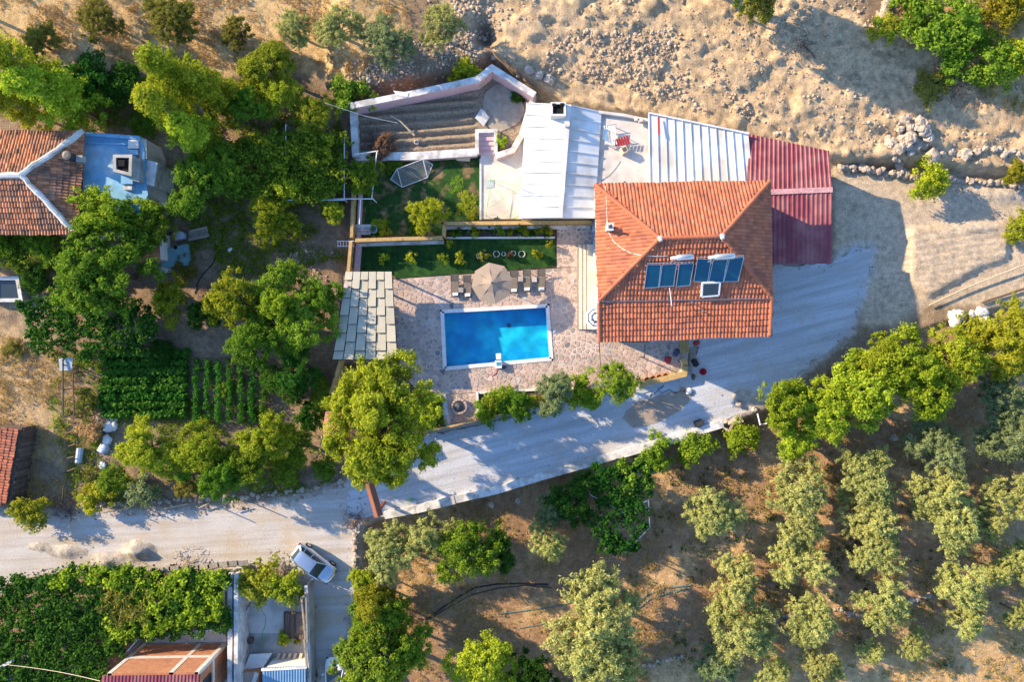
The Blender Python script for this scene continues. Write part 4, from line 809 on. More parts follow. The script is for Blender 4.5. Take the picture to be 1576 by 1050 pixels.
patio = setting(mb, 'patio', MT['mortar_floor'])
stones = []; g = np.random.default_rng(21)
for P, sp, kd in PIECES:
    A = np.array(XY(P)); n = int(area([tuple(p) for p in A])/(sp*sp)*1.15); S = []
    lo, hi = A.min(0), A.max(0); tries = 0; plist = [tuple(p) for p in A]
    while len(S) < n and tries < n*60:
        tries += 1; q = lo+(hi-lo)*g.random(2)
        if polydist(np.array([q[0]]), np.array([q[1]]), plist)[0] < 0.05: continue
        if all((q[0]-s[0])**2+(q[1]-s[1])**2 > (sp*(0.55+0.25*g.random()))**2 for s in S): S.append(q)
    S = np.array(S)
    for i, s in enumerate(S):
        d = np.hypot(*(S-s).T); nb = np.argsort(d)[1:15]; cell = list(plist)
        gap = (0.055 if kd in 'NE' else 0.035)*(0.7+0.8*g.random())
        sg = sum(cell[j][0]*cell[(j+1) % len(cell)][1]-cell[(j+1) % len(cell)][0]*cell[j][1] for j in range(len(cell)))
        for j in nb:
            dn = (S[j]-s)/d[j]; mid = (S[j]+s)/2-dn*gap; cell = clip_half(cell, mid, dn)
            if len(cell) < 3: break
        if len(cell) < 3 or area(cell) < 0.03: continue
        c = np.mean(cell, 0); cell = [tuple(c+(np.array(p)-c)*0.97) for p in cell]
        stones.append((area(cell), cell, kd))
stones.sort(key=lambda s: -s[0]); rest = MB()
for i, (ar, cell, kd) in enumerate(stones):
    q = g.random(); zt = 0.055+g.normal(0, .006); tv = g.random()
    mm = 'stone_dark' if q < (0.04 if kd in 'MSE' else 0.09) else ('stone_grey' if q < (0.45 if kd in 'NE' else 0.3) else ('stone_warm' if q < (0.8 if kd != 'SE' else 0.9) else 'stone'))
    if i < 300: mb = MB(); mb.prism(cell, 0.0, zt, tv); mb.build('paving_stone', MT[mm], patio)
    else: rest.prism(cell, 0.0, zt, tv)
o = rest.build('paving_stones', MT['stone_warm'], patio); o['kind'] = 'stuff'
# ------------------------------------------------------------------ lawns and beds
MT['grass'] = mat('grass', (0.014, 0.062, 0.010), 0.9, 0.4, 2.5, bump=0.06, bscale=35, col2=(0.024, 0.085, 0.012), c2scale=0.8, c2amt=0.5)
MT['grass_patchy'] = mat('grass_patchy', (0.022, 0.070, 0.012), 0.95, 0.4, 3.0, bump=0.06, bscale=30, col2=(0.24, 0.16, 0.08), c2scale=0.9, c2amt=0.4)
MT['bed_soil'] = mat('bed_soil', (0.11, 0.078, 0.055), 0.95, 0.35, 4, bump=0.06, bscale=14)
MT['furrow_soil'] = mat('furrow_soil', (0.30, 0.235, 0.165), 0.95, 0.4, 7, bump=0.08, bscale=11)
fl = lambda z: (lambda px, py: z+0.03*(fbm(px/8, py/8, 3)-0.5))
LAWN = [(553,372),(684,370),(684,367.5),(854,367.5),(856,410),(607,429),(604,422),(550,422)]
UPL = [(547,248),(739,242),(739,338),(681,342),(679,363),(545,364)]
NBED = [(688,350),(853,349),(853,364),(688,364.5)]
SBED = [(736,605),(926,598),(990,585),(990,590),(735,649)]
WBED = [(652,613),(682,611),(688,655),(655,666),(612,690),(560,610),(530,560),(615,575)]
sheet('lawn', LAWN, fl(0.03), MT['grass'], 6); sheet('lawn', UPL, fl(0.22), MT['grass_patchy'], 6)
sheet('planting_bed', NBED, fl(0.05), MT['bed_soil'], 5); sheet('planting_bed', SBED, fl(0.08), MT['bed_soil'], 6); sheet('planting_bed', WBED, fl(-0.02), MT['bed_soil'], 7)
TERR = [(740,238),(765,238),(795,230),(806,205),(815,188),(818,240),(806,338),(740,338)]
mb = MB(); mb.prism(XY(TERR), -0.2, 0.33); setting(mb, 'terrace', MT['concrete'])
# furrowed bed
def furrow(px, py):
    r = polydist(px, py, [(548,172),(728,140),(735,150),(735,235),(548,240)]); line = py+(px-640)*0.07
    return 0.45+0.2*np.sin(line*2*PI/13.5)*smooth01(-4, 10, r)*(0.8+0.4*fbm(px/15, py/15, 2))+0.09*(fbm(px/5, py/5, 4)-0.5)
sheet('vegetable_bed', [(540,168),(640,148),(735,127),(757,110),(818,148),(812,190),(803,222),(762,236),(762,202),(735,202),(733,236),(546,242)], furrow, MT['furrow_soil'], 2.6)
c = W(785, 165); 
sheet('sand_patch', [(745,150),(760,132),(780,134),(803,150),(806,172),(795,195),(770,205),(752,195),(742,172)], lambda px, py: 0.52+0.05*(fbm(px/12, py/12, 3)-.5), mat('sand_patch', (0.34, 0.30, 0.25), 0.95, 0.15, 3, bump=.02), 4, 3)
# kerbs
def wallthing(name, path, w, z0, z1, mt, label, cat='wall', cap=None, capz=None, zt=None):
    pts = [tuple(W(x, y, zt if zt is not None else z1).xy) for x, y in path]; cx = sum(p[0] for p in pts)/len(pts); cy = sum(p[1] for p in pts)/len(pts)
    t = thing(name, label, cat, (cx, cy, z0)); mb = MB(); mb.strip(pts, w, z0, z1); mb.build('masonry', MT[mt], t)
    if cap: mb = MB(); mb.strip(pts, w+0.06, z1+0.002, z1+(capz or 0.06)); mb.build('coping', MT[cap], t)
    return t
wallthing('kerb', [(688,366),(854,365.5)], 0.16, -0.1, 0.16, 'white_paint', 'thin white kerb between the plant bed and the lower lawn', 'kerb')
wallthing('kerb', [(735,605),(830,600),(928,597)], 0.18, -0.1, 0.24, 'pool_edge', 'pale kerb along the hedge bed below the pool', 'kerb')
wallthing('kerb', [(734,604),(737,649)], 0.2, -0.1, 0.3, 'pool_edge', 'pale kerb right of the round stone barbecue', 'kerb')
wallthing('kerb', [(651,612),(682,610),(689,655)], 0.42, -0.1, 0.35, 'wall_top', 'wide pale kerb left of the round stone barbecue', 'kerb')
wallthing('garden_wall', [(539,163),(640,143),(735,122),(757,104),(823,146)], 0.45, 0.0, 2.1, 'pink_wall', 'zigzag pink garden wall with a whitish top above the ploughed bed', cap='wall_top')
wallthing('garden_wall', [(543,166),(547,241)], 0.55, 0.0, 1.25, 'wall_top', 'short pale wall at the left end of the ploughed bed')
wallthing('garden_wall', [(548,241),(640,240),(734,234)], 0.62, 0.0, 0.85, 'pink_wall', 'low whitish wall between the ploughed bed and the upper lawn', cap='wall_top')
wallthing('garden_wall', [(763,240),(789,231),(803,208),(812,176),(822,148)], 0.42, 0.0, 1.0, 'pink_wall', 'curved pink wall right of the pink garden steps', cap='wall_top')
wallthing('garden_wall', [(734,237),(734,201),(763,201),(763,236)], 0.3, 0.0, 0.9, 'wall_top', 'whitish wall framing the pink garden steps')
wallthing('garden_wall', [(739.5,244),(739.5,338)], 0.16, 0.0, 0.42, 'wall_top', 'thin white edging between the upper lawn and the concrete terrace')
t = thing('garden_steps', 'pink steps climbing from the terrace to the ploughed bed', 'steps', W(748, 220, .3))
for i in range(5):
    y0, y1 = 237-7*i, 237-7*(i+1); mb = MB(); mb.prism(XY(((736.5, y0), (760.5, y0), (760.5, y1+.2), (736.5, y1+.2)), 0.6), 0.2, 0.34+0.09*i); mb.build('step', MT['pink_wall'], t)
# board fences
def fence(path, h, zb, label, base='wall_top', bh=0.45, bw=0.3, offset=(0, 0), cap=0.16):
    pts = [tuple(W(x, y, zb+h).xy) for x, y in path]; cx = sum(p[0] for p in pts)/len(pts); cy = sum(p[1] for p in pts)/len(pts)
    t = thing('board_fence', label, 'fence', (cx, cy, zb)); bd = MB()
    if bh: b = MB(); b.strip([(p[0]+offset[0], p[1]+offset[1]) for p in pts], bw, zb-.2, zb+bh); b.build('base_wall', MT[base], t)
    for i in range(len(pts)-1):
        a, b = Vector(pts[i]), Vector(pts[i+1]); L = (b-a).length; d = (b-a)/L; nb = int(L/0.115); nr = Vector((-d.y, d.x))
        for k in range(nb):
            p = a+d*((k+.5)*L/nb)+nr*random.uniform(-.008, .008); hh = h+random.uniform(-.04, .03); bd.beam((p.x, p.y, zb+.02), (p.x, p.y, zb+hh), 0.10, 0.035, random.random(), up=(nr.x, nr.y, 0))
        npst = max(1, int(L/2.0))
        for k in range(npst+1):
            p = a+d*(k*L/npst)-nr*.09; mb = MB(); mb.beam((p.x, p.y, zb-.1), (p.x, p.y, zb+h+.05), .09, .09, random.random()); mb.build('post', MT['wood'], t)
        for zz in (.35, .85):
            mb = MB(); mb.beam((a.x-nr.x*.05, a.y-nr.y*.05, zb+h*zz), (b.x-nr.x*.05, b.y-nr.y*.05, zb+h*zz), .05, .09, random.random()); mb.build('rail', MT['wood'], t)
        if cap: mb = MB(); mb.beam((a.x, a.y, zb+h+.03), (b.x, b.y, zb+h+.03), cap, .035, random.random()); mb.build('cap_rail', MT['wood'], t)
    o = bd.build('boards', MT['wood'], t); o['kind'] = 'stuff'; return t
fence([(683,344),(800,343),(911,342)], 1.45, 0.05, 'long yellow brown board fence along the top of the narrow plant bed', offset=(0, -.16), cap=.3)
fence([(683,364),(684,345)], 1.45, 0.05, 'very short yellow brown board fence joining the two fences above the lawn', bh=0, cap=.3)
fence([(547,370),(620,367.5),(681,366)], 1.45, 0.05, 'yellow brown board fence between the upper lawn and the lower lawn', offset=(0, -.18), cap=.3)
fence([(545,262),(541,365)], 1.5, 0.0, 'board fence along the left side of the upper lawn', base='pink_wall', offset=(.35, 0), bw=.35, cap=.26)
fence([(540,372),(536,418)], 1.5, 0.0, 'short board fence running down to the shade canopy', base='pink_wall', offset=(.42, 0), bw=.42, cap=.26)
fence([(524,556),(517,580),(509,606)], 1.5, 0.0, 'short board fence below the shade canopy by the big tree', bh=0, cap=.26)
fence([(655,664),(735,648),(790,633)], 0.9, 0.0, 'yellow wooden fence along the driveway below the round stone barbecue', base='stone', bh=.5, offset=(0, -.2), cap=.16)
fence([(790,633),(850,618),(930,598)], 0.9, 0.0, 'yellow wooden fence along the driveway behind the hedge trees', base='stone', bh=.5, offset=(0, -.2), cap=.16)
t = wallthing('garden_wall', [(985,592),(1053,576),(1055,560),(1052,553)], 0.42, -0.1, 0.75, 'cream', 'sunlit yellowish wall end at the corner of the patio and driveway', cap='wood', capz=.05)
# small steps on the upper lawn
t = thing('garden_steps', 'small pale steps at the corner of the upper lawn', 'steps', W(560, 352, .3))
for i in range(3): mb = MB(); mb.prism(XY(((546+0, 346+5*i), (572-1*i, 346+5*i), (572-1*i, 351+5*i), (546, 351+5*i)), .4), 0, .62-.12*i); mb.build('step', MT['wall_top'], t)
mb = MB(); c = W(575, 353, .5); mb.lathe((c.x, c.y, .2), [(.34, 0), (.36, .5), (.3, .52), (.28, .2)], 14); single(mb, 'water_tub', MT['teal_sheet'], 'round turquoise tub beside the small pale steps', 'tub')
# house steps
t = thing('entrance_steps', 'long pale steps along the villa wall facing the pool', 'steps', W(900, 440))
for i, (x0, x1, z) in enumerate(((888.5, 895.5, .17), (895.5, 901.5, .34), (901.5, 918, .51))):
    n = 5
    for k in range(n):
        y0, y1 = 376+k*(131/n), 376+(k+1)*(131/n)-.12; mb = MB(); mb.prism(XY(((x0, y0), (x1-.1, y0), (x1-.1, y1), (x0, y1)), z), 0.0, z+random.uniform(-.004, .004), random.random()); mb.build('tread', MT['pale_step'], t)
    mb = MB(); a_, b_ = W(x0+.6, 376, z), W(x0+.6, 507, z); mb.beam((a_.x, a_.y, z+.012), (b_.x, b_.y, z+.012), .09, .02); mb.build('edge_strip', MT['wood_grey'], t)  # darker strip drawing the step line along each tread edge
c = W(915, 364, 0); mb = MB(); mb.box((c.x, c.y, 1.1), (.35, 2.0, 2.2)); single(mb, 'cabinet', MT['blue_sheet'], 'pale blue cabinet standing against the villa wall above the steps', 'cabinet')
# ------------------------------------------------------------------ loungers and parasols
def lounger(px, py, rz, label):
    t = thing('sun_lounger', label, 'sun lounger', W(px, py)+Vector((0, 0, .055)), 'sun loungers above the pool', rz); L, w = 1.95, .64
    for s in (-1, 1):
        for y in (-.75, .6): mb = MB(); mb.box((s*(w/2-.04), y, .14), (.05, .06, .28)); mb.build('leg', MT['dark_metal'], t, world=False)
    mb = MB()
    for s in (-1, 1): mb.beam((s*w/2, -L/2, .3), (s*w/2, .35, .3), .05, .06)
    mb.beam((-w/2, -L/2, .3), (w/2, -L/2, .3), .05, .06); mb.build('frame', MT['dark_metal'], t, world=False)
    mb = MB()
    for k in range(11): y = -L/2+.07+k*.112; mb.box((0, y, .325), (w-.06, .10, .025))
    mb.build('seat', MT['lounger'], t, world=False)
    mb = MB()
    for k in range(6): y = .35+k*.103; z = .34+k*.055; mb.beam((-w/2+.02, y, z), (w/2-.02, y, z), .098, .025, up=(0, -.45, .9))
    for s in (-1, 1): mb.beam((s*w/2, .3, .31), (s*w/2, .93, .65), .05, .05)
    mb.build('backrest', MT['lounger'], t, world=False)
    mb = MB(); mb.prism([(-.23, -.88), (.23, -.88), (.23, -.62), (-.23, -.62)], .34, .40); mb.prism([(-.2, -.86), (.2, -.86), (.2, -.64), (-.2, -.64)], .40, .43); mb.build('towel', MT['towel'], t, world=False); return t
lounger(701, 440, .04, 'leftmost sun lounger in the row above the pool'); lounger(720, 441, .03, 'sun lounger just left of the beige parasol'); lounger(791, 434, .02, 'sun lounger just right of the beige parasol')
lounger(811, 432, .02, 'second sun lounger right of the beige parasol'); lounger(833, 432, .01, 'rightmost sun lounger in the row above the pool')
def side_table(px, py, label):
    t = thing('side_table', label, 'table', W(px, py)+Vector((0, 0, .055)), 'small tables between loungers'); mb = MB(); mb.box((0, 0, .42), (.42, .42, .04)); mb.build('table_top', MT['stone_grey'], t, world=False)
    for a in (-1, 1):
        for b in (-1, 1): mb = MB(); mb.box((a*.17, b*.17, .2), (.04, .04, .4)); mb.build('leg', MT['dark_metal'], t, world=False)
side_table(801, 430, 'small table between the two loungers just right of the beige parasol'); side_table(822, 431, 'small table left of the rightmost lounger'); side_table(710, 447, 'small dark table between the two loungers left of the parasol')
def parasol(px, py, z, r, n, name, label, mats, stripes=None, h=.55, rot=0.2):
    c = W(px, py, z); t = thing(name, label, 'parasol', (c.x, c.y, .05)); ring = [0, .5, 1.0] if not stripes else stripes
    for k in range(n):
        a0, a1 = rot+2*PI*k/n, rot+2*PI*(k+1)/n; 
        for j in range(len(ring)-1):
            p = []
            for (rr, aa) in ((ring[j], a0), (ring[j+1], a0), (ring[j+1], a1), (ring[j], a1)):
                p.append(Vector((rr*r*math.cos(aa), rr*r*math.sin(aa), z-.05+h*(1-rr)-.08*math.sin(rr*PI))))
            mb = MB(); q = p if ring[j] > 0 else p[:3] if False else [p[0], p[1], p[2]]
            mb.add([tuple(v) for v in q]+[tuple(v-Vector((0, 0, .015))) for v in q], [tuple(range(len(q))), tuple(range(2*len(q)-1, len(q)-1, -1))]+[(i, len(q)+i, len(q)+(i+1) % len(q), (i+1) % len(q)) for i in range(len(q))], random.random())
            mb.build('canopy_panel', MT[mats[j % len(mats)]], t, world=False)
    mb = MB(); mb.tube([(0, 0, 0), (0, 0, z+h)], .03, 8); mb.lathe((0, 0, z+h-.06), [(.07, 0), (.09, .03), (.04, .12)], 8); mb.build('pole', MT['dark_metal'], t, world=False)
    mb = MB()
    for k in range(n): a = rot+2*PI*k/n; mb.beam((0, 0, z+h-.12), (r*.97*math.cos(a), r*.97*math.sin(a), z-.09), .025, .025)
    mb.build('ribs', MT['dark_metal'], t, world=False); mb = MB(); mb.lathe((0, 0, 0), [(.35, 0), (.35, .08), (.08, .12)], 14); mb.build('base', MT['dark_metal'], t, world=False)
parasol(757.5, 436, 2.5, 1.72, 8, 'parasol', 'large beige octagonal parasol between the sun loungers', ['parasol'], rot=.16)
parasol(918, 489, 2.3, .98, 8, 'parasol', 'blue and white striped parasol half under the villa eaves', ['white_paint', 'navy', 'white_paint', 'navy', 'white_paint'], [0, .3, .5, .68, .8, 1.0], h=.4, rot=.39)
# plants of the lawn are added with the foliage; white rings of stones on the lawn
for i, (x, y, r) in enumerate(((764, 391, .26), (775, 391, .16), (790, 390, .2), (803, 391, .27), (737, 394, .2))):
    c = W(x, y, .1); mb = MB(); ring = [(c.x+r*math.cos(k*PI/8), c.y+r*math.sin(k*PI/8), .1) for k in range(17)]; mb.tube(ring, .028, 5, cap=False)
    single(mb, 'flower_ring', MT['white_paint'], ['first', 'second', 'third', 'fourth'][i]+' white ring from the left behind the parasol on the lower lawn' if i < 4 else 'white ring next to the yellowish lawn plant left of the parasol', 'edging ring', 'white rings on the lawn')
# round stone barbecue
c = W(707, 625); t = thing('barbecue', 'round stone barbecue with a dark metal grate in the paved corner', 'barbecue', (c.x, c.y, .05))
mb = MB(); n = 14
for k in range(n):
    a = 2*PI*k/n; r0, r1 = .5, .68; b = a+2*PI/n*.9; mb = MB(); mb.prism([(r0*math.cos(a), r0*math.sin(a)), (r1*math.cos(a), r1*math.sin(a)), (r1*math.cos(b), r1*math.sin(b)), (r0*math.cos(b), r0*math.sin(b))], 0, .35+random.uniform(-.03, .03)); mb.build('stone', MT['stone_warm'], t, world=False)
mb = MB(); mb.lathe((0, 0, .0), [(.5, 0), (.5, .12)], 18); mb.build('ash_bed', MT['concrete_grey'], t, world=False)
mb = MB(); mb.lathe((-.05, 0, .12), [(.34, 0), (.38, .2), (.32, .34), (.1, .42)], 14); mb.build('kettle', MT['dark_metal'], t, world=False); mb = MB(); mb.tube([(-.05, 0, .5), (-.02, 0, .56)], .06, 8); mb.tube([(-.2, -.35, .3), (-.35, -.75, .1)], .03, 6); mb.build('handle', MT['steel'], t, world=False)
# net frame on the upper lawn
t = thing('net_frame', 'white framed net lying on the shaded upper lawn', 'net', W(633, 268, .2))
Q = {'l': (601, 276, .3), 'a': (611, 260, .9), 'b': (651, 245, .95), 'r': (666, 253, .35), 'd': (658, 273, .35), 'e': (619, 288, .35)}; q = {k: W(*v) for k, v in Q.items()}
mb = MB()
for a, b in ('la', 'ab', 'br', 'rd', 'de', 'el', 'ae', 'bd'): mb.tube([q[a], q[b]], .03, 6)
mb.build('frame', MT['white_paint'], t); nt_ = MB()
def netq(A, B, C, D, n, m):
    for i in range(n+1): nt_.tube([lerp(A, B, i/n), lerp(D, C, i/n)], .011, 3, cap=False)
    for j in range(m+1): nt_.tube([lerp(A, D, j/m), lerp(B, C, j/m)], .011, 3, cap=False)
netq(q['a'], q['b'], q['d'], q['e'], 26, 14); netq(q['l'], q['a'], q['e'], q['l'], 8, 10); netq(q['b'], q['r'], q['d'], q['b'], 8, 10); o = nt_.build('netting', MT['net'], t)
# washing line on the terrace
t = thing('washing_line', 'thin green washing line frame on the concrete terrace', 'washing line', W(770, 305, .33)); mb = MB()
for a, b in (((755, 275), (748, 330)), ((758, 277), (748, 328)), ((760, 288), (798, 336)), ((752, 320), (801, 292)), ((752, 330), (796, 336)), ((757, 277), (800, 287)), ((750, 278), (760, 278))): mb.tube([W(*a, 1.2), W(*b, 1.2)], .018, 5)
mb.build('line', MT['green_rope'], t)
for x, y in ((755, 275), (748, 330), (798, 336)): mb = MB(); p = W(x, y, 1.2); mb.tube([(p.x, p.y, .3), (p.x, p.y, 1.25)], .025, 6); mb.build('post', MT['green_rope'], t)
c = W(756, 282, .35); mb = MB(); mb.prism(XY(((748, 277), (760, 276), (760, 288), (748, 290)), .4), .335, .37); single(mb, 'mat', MT['net'], 'small pale grey mat under the green washing line', 'mat')
t = thing('bicycle_stand', 'small dark stand at the lower edge of the concrete terrace', 'stand', W(765, 333, .33)); mb = MB(); p = W(766, 333, .9); mb.tube([(p.x, p.y, .33), (p.x, p.y, 1.1)], .03, 6); mb.build('post', MT['dark_metal'], t); mb = MB(); mb.beam(W(760, 338, .4), W(767, 336, .4), .25, .06); mb.build('foot', MT['dark_metal'], t)
# blue white sheet on the vegetable bed, board on the wall
mb = MB(); P = [W(740, 167, .75), W(754, 180, .7), W(744, 194, .65), W(731, 181, .8)]; slab3(mb, P, .03); slab3(mb, [W(740, 167, .85), W(746, 170, .8), W(752, 181, .8), W(742, 180, 1.0)], .03); single(mb, 'plastic_sheet', MT['tarp_white'], 'crumpled white plastic sheet on the bed left of the round sandy patch', 'sheet')
mb = MB(); slab3(mb, [W(605, 139, 2.2), W(629, 142, 2.2), W(627, 149, 2.2), W(610, 146, 2.2)], .05); single(mb, 'board', MT['tarp_white'], 'pale board lying on top of the pink garden wall', 'board')
mb = MB(); slab3(mb, [W(700, 239, .5), W(724, 238, .5), W(723, 248, .3), W(703, 247, .3)], .06); single(mb, 'board', MT['cream'], 'beige board leaning below the low whitish wall on the upper lawn', 'board')
mb = MB(); mb.tube([W(600, 177, 1.2), W(617, 187, 1.1), W(638, 208, .75)], [.05, .07, .1], 7); single(mb, 'log', MT['wood_pale'], 'pale bare log lying across the ploughed bed', 'log')
c = W(641, 219, .6); mb = MB(); mb.lathe((c.x, c.y, .4), [(.17, 0), (.19, .34), (.17, .36), (.15, .1)], 12); single(mb, 'bucket', MT['white_paint'], 'white bucket on the ploughed bed', 'bucket')
mb = MB(); mb.tube([W(x, y, 5.2-3.2*k) for k, (x, y) in enumerate(((500, 158), (560, 178), (610, 190)))][:2]+[W(612, 189, 1.5)], .018, 4); single(mb, 'cable', MT['white_paint'], 'thin pale cable running over the left end of the ploughed bed', 'cable')
# trellis frame at left of the upper lawn
t = thing('pergola_frame', 'pale metal pergola frame at the left end of the upper lawn', 'pergola', W(560, 290)); 
for a, b in (((580, 232), (572, 306)), ((488, 306), (574, 306)), ((582, 232), (545, 238)), ((555, 306), (553, 345))): mb = MB(); mb.beam(W(*a, 2.0), W(*b, 2.0), .07, .07); mb.build('rail', MT['white_paint'], t)
for a in ((580, 234), (573, 305), (490, 306), (530, 306)): p = W(*a, 2.0); mb = MB(); mb.beam((p.x, p.y, 0), (p.x, p.y, 2.0), .07, .07); mb.build('post', MT['white_paint'], t)
mb = MB(); c = W(530, 374, .8)
for k in range(6): p, q = W(520+4.3*k, 371, .9), W(520+4.3*k, 379, .9); mb.beam(p, q, .04, .04)
mb.beam(W(519, 371, .9), W(545, 371, .9), .05, .05); mb.beam(W(519, 379, .9), W(545, 379, .9), .05, .05); p = W(521, 375, .85)
for x, y in ((520, 372), (543, 378)): p = W(x, y, .9); mb.beam((p.x, p.y, 0), (p.x, p.y, .9), .05, .05)
single(mb, 'rack', MT['white_paint'], 'small white slatted rack left of the board fence', 'rack')
# terrace roof clutter
t = thing('lounge_chair', 'white slatted chair with blue cloth on the flat terrace roof', 'chair', W(940, 206, 3.2))
for k in range(6): a, b = W(930+3.2*k, 193-1*k*0, 3.75), W(934+3*k, 222, 3.55); mb = MB(); mb.beam(a, b, .08, .03); mb.build('slat', MT['white_paint'], t)
mb = MB(); mb.beam(W(928, 194, 3.7), W(949, 191, 3.7), .05, .05); mb.beam(W(932, 222, 3.52), W(953, 227, 3.5), .05, .05); mb.beam(W(948, 205, 3.6), W(958, 212, 3.5), .05, .05); mb.build('frame', MT['steel'], t)
for x, y in ((930, 196), (948, 194), (934, 221), (950, 224)): p = W(x, y, 3.5); mb = MB(); mb.beam((p.x, p.y, 3.16), (p.x, p.y, 3.6), .05, .05); mb.build('leg', MT['steel'], t)
mb = MB(); slab3(mb, [W(929, 198, 3.85), W(936, 199, 3.8), W(935, 217, 3.75), W(928, 214, 3.75)], .05); mb.build('cloth', MT['blue_sheet'], t)
t = thing('folding_chair', 'red slatted folding chair on the flat terrace roof', 'chair', W(956, 215, 3.2))
for k in range(6): a, b = W(945+3.9*k, 215-1.3*k, 3.6+.04*k), W(949+3.9*k, 225-1.3*k+(.6*k), 3.45+.04*k); mb = MB(); mb.beam(a, b, .17, .03); mb.build('slat', MT['red_plastic'], t)
mb = MB(); mb.beam(W(945, 216, 3.5), W(966, 210, 3.6), .05, .05); mb.beam(W(949, 226, 3.4), W(964, 224, 3.5), .05, .05)
for x, y in ((947, 216), (965, 211), (950, 225), (963, 223)): p = W(x, y, 3.4); mb.beam((p.x, p.y, 3.16), (p.x, p.y, 3.5), .04, .04)
mb.build('frame', MT['white_paint'], t)
c = W(959, 233, 3.2); mb = MB(); mb.box((c.x, c.y, 3.5), (.48, .48, .66), .5); single(mb, 'planter_box', MT['cream'], 'cream box on the flat terrace roof below the red chair', 'box')
mb = MB(); mb.box((c.x, c.y, 3.845), (.32, .32, .02), .5); o = mb.build('box_opening', MT['wood_dark'], bpy.data.objects['planter_box'])
for i, (x, y) in enumerate(((979, 185), (984, 187))): c = W(x, y, 3.3); mb = MB(); mb.box((c.x, c.y, 3.62), (.34, .28, .22), .3*i); single(mb, 'loose_block', MT['mortar'], ('left', 'right')[i]+' loose block on the upper parapet of the flat roof', 'block')
p = W(1013, 180, 4.0); q = W(1014, 206, 4.0); mb = MB(); mb.beam(p, q, .12, .10); single(mb, 'pole', MT['red_plastic'], 'reddish pole lying on the white lean to roof', 'pole')
# patio pots, bench, tools at the driveway corner
for i, (x, y, r) in enumerate(((994, 585, .26), (1004, 583, .28), (1013, 581, .28), (1023, 579, .28))):
    c = W(x, y); t = thing('flower_pot', ('leftmost', 'second', 'third', 'rightmost')[i]+' terracotta pot in the row by the yellowish wall', 'pot', (c.x, c.y, .05), 'terracotta pots in a row')
    mb = MB(); mb.lathe((0, 0, 0), [(r*.65, 0), (r, .42), (r*1.08, .44), (r*1.05, .5), (r*.82, .48), (r*.8, .38)], 14, cap=False); mb.build('pot', MT['terracotta_pot'], t, world=False); mb = MB(); mb.lathe((0, 0, .36), [(r*.82, 0), (.01, .05)], 12); mb.build('soil', MT['bed_soil'], t, world=False)
c = W(929, 570); t = thing('flower_pot', 'lone dark pot on the patio above the hedge', 'pot', (c.x, c.y, .05)); mb = MB(); mb.lathe((0, 0, 0), [(.2, 0), (.26, .36), (.28, .4), (.2, .38)], 12); mb.build('pot', MT['wood_dark'], t, world=False)
t = thing('bench', 'yellow wooden slatted bench at the corner of the villa porch', 'bench', W(1053, 537))
for k in range(5): mb = MB(); x = 1047.5+2.5*k; mb.beam(W(x, 523, .45), W(x, 543, .45), .1, .04, random.random()); mb.build('slat', MT['wicker'], t)
for x, y in ((1048, 524), (1057, 524), (1048, 541), (1057, 541)): p = W(x, y, .4); mb = MB(); mb.beam((p.x, p.y, .0), (p.x, p.y, .43), .07, .07); mb.build('leg', MT['wood_dark'], t)
mb = MB(); p, q = W(1059, 523, .8), W(1059, 543, .8); mb.beam(p, q, .05, .3, up=(0, 0, 1)); mb.build('backrest', MT['wicker'], t)
def bundle(x, y, r, m, name, label, cat, sq=.7, n=3):
    c = W(x, y); mb = MB()
    for k in range(n): blob(mb, (c.x+random.uniform(-.5, .5)*r, c.y+random.uniform(-.5, .5)*r, .02+r*sq*.6), r*random.uniform(.55, .8), int(x*7+y+k), sq, .5, 9, 5)
    return single(mb, name, MT[m], label, cat, smooth=True)
bundle(1068, 558, .33, 'black', 'bundle', 'black bundle lying on the driveway near the bench', 'bundle', .9); bundle(1041, 543, .3, 'navy', 'bundle', 'dark purple bundle on the paving left of the bench', 'bundle')
bundle(1028, 554, .34, 'red_plastic', 'bundle', 'reddish bundle on the paving below the porch', 'bundle', .5); bundle(1066, 581, .26, 'wood_dark', 'bundle', 'brown bundle at the foot of the yellowish wall end', 'bundle')
bundle(1060, 601, .36, 'tarp_white', 'sack', 'white sack lying on the driveway below the wall end', 'sack', .5, 4); bundle(1071, 528, .3, 'red_plastic', 'bundle', 'small dark red bundle under the villa porch edge', 'bundle', .5)
c = W(1080, 572); mb = MB(); mb.lathe((c.x, c.y, .03), [(.24, 0), (.29, .4), (.31, .42), (.27, .4), (.22, .08)], 14, cap=False); mb.lathe((c.x, c.y, .05), [(.22, 0), (.22, .02)], 12); single(mb, 'bucket', MT['red_plastic'], 'red bucket standing on the driveway', 'bucket')
c = W(1054, 600); mb = MB(); mb.box((c.x-.25, c.y, .18), (.3, .3, .3), .3); mb.tube([(c.x-.25, c.y, .3), (c.x-.25, c.y, .5)], .05, 6); single(mb, 'tool_box', MT['dark_metal'], 'dark tool box left of the white sack', 'tool box')
mb = MB(); mb.tube([W(x, y, .05) for x, y in ((1050, 600), (1040, 606), (1030, 600), (1018, 606), (1012, 598), (1022, 594), (1010, 604), (1000, 610), (1004, 602), (990, 606))], .022, 5); single(mb, 'power_cable', MT['black'], 'black cable coiled on the driveway by the white sack', 'cable')
for i, (x, y) in enumerate(((985, 549), (1050, 562))): p = W(x, y); mb = MB(); mb.beam((p.x, p.y, 0), (p.x, p.y, 2.0), .08, .08); mb.beam((p.x, p.y, 2.0), (p.x+.0, p.y+1.0, 2.2), .06, .06); single(mb, 'lamp_post', MT['dark_metal'], ('thin dark post on the patio in front of the porch', 'thin dark post at the yellowish wall end')[i], 'post')
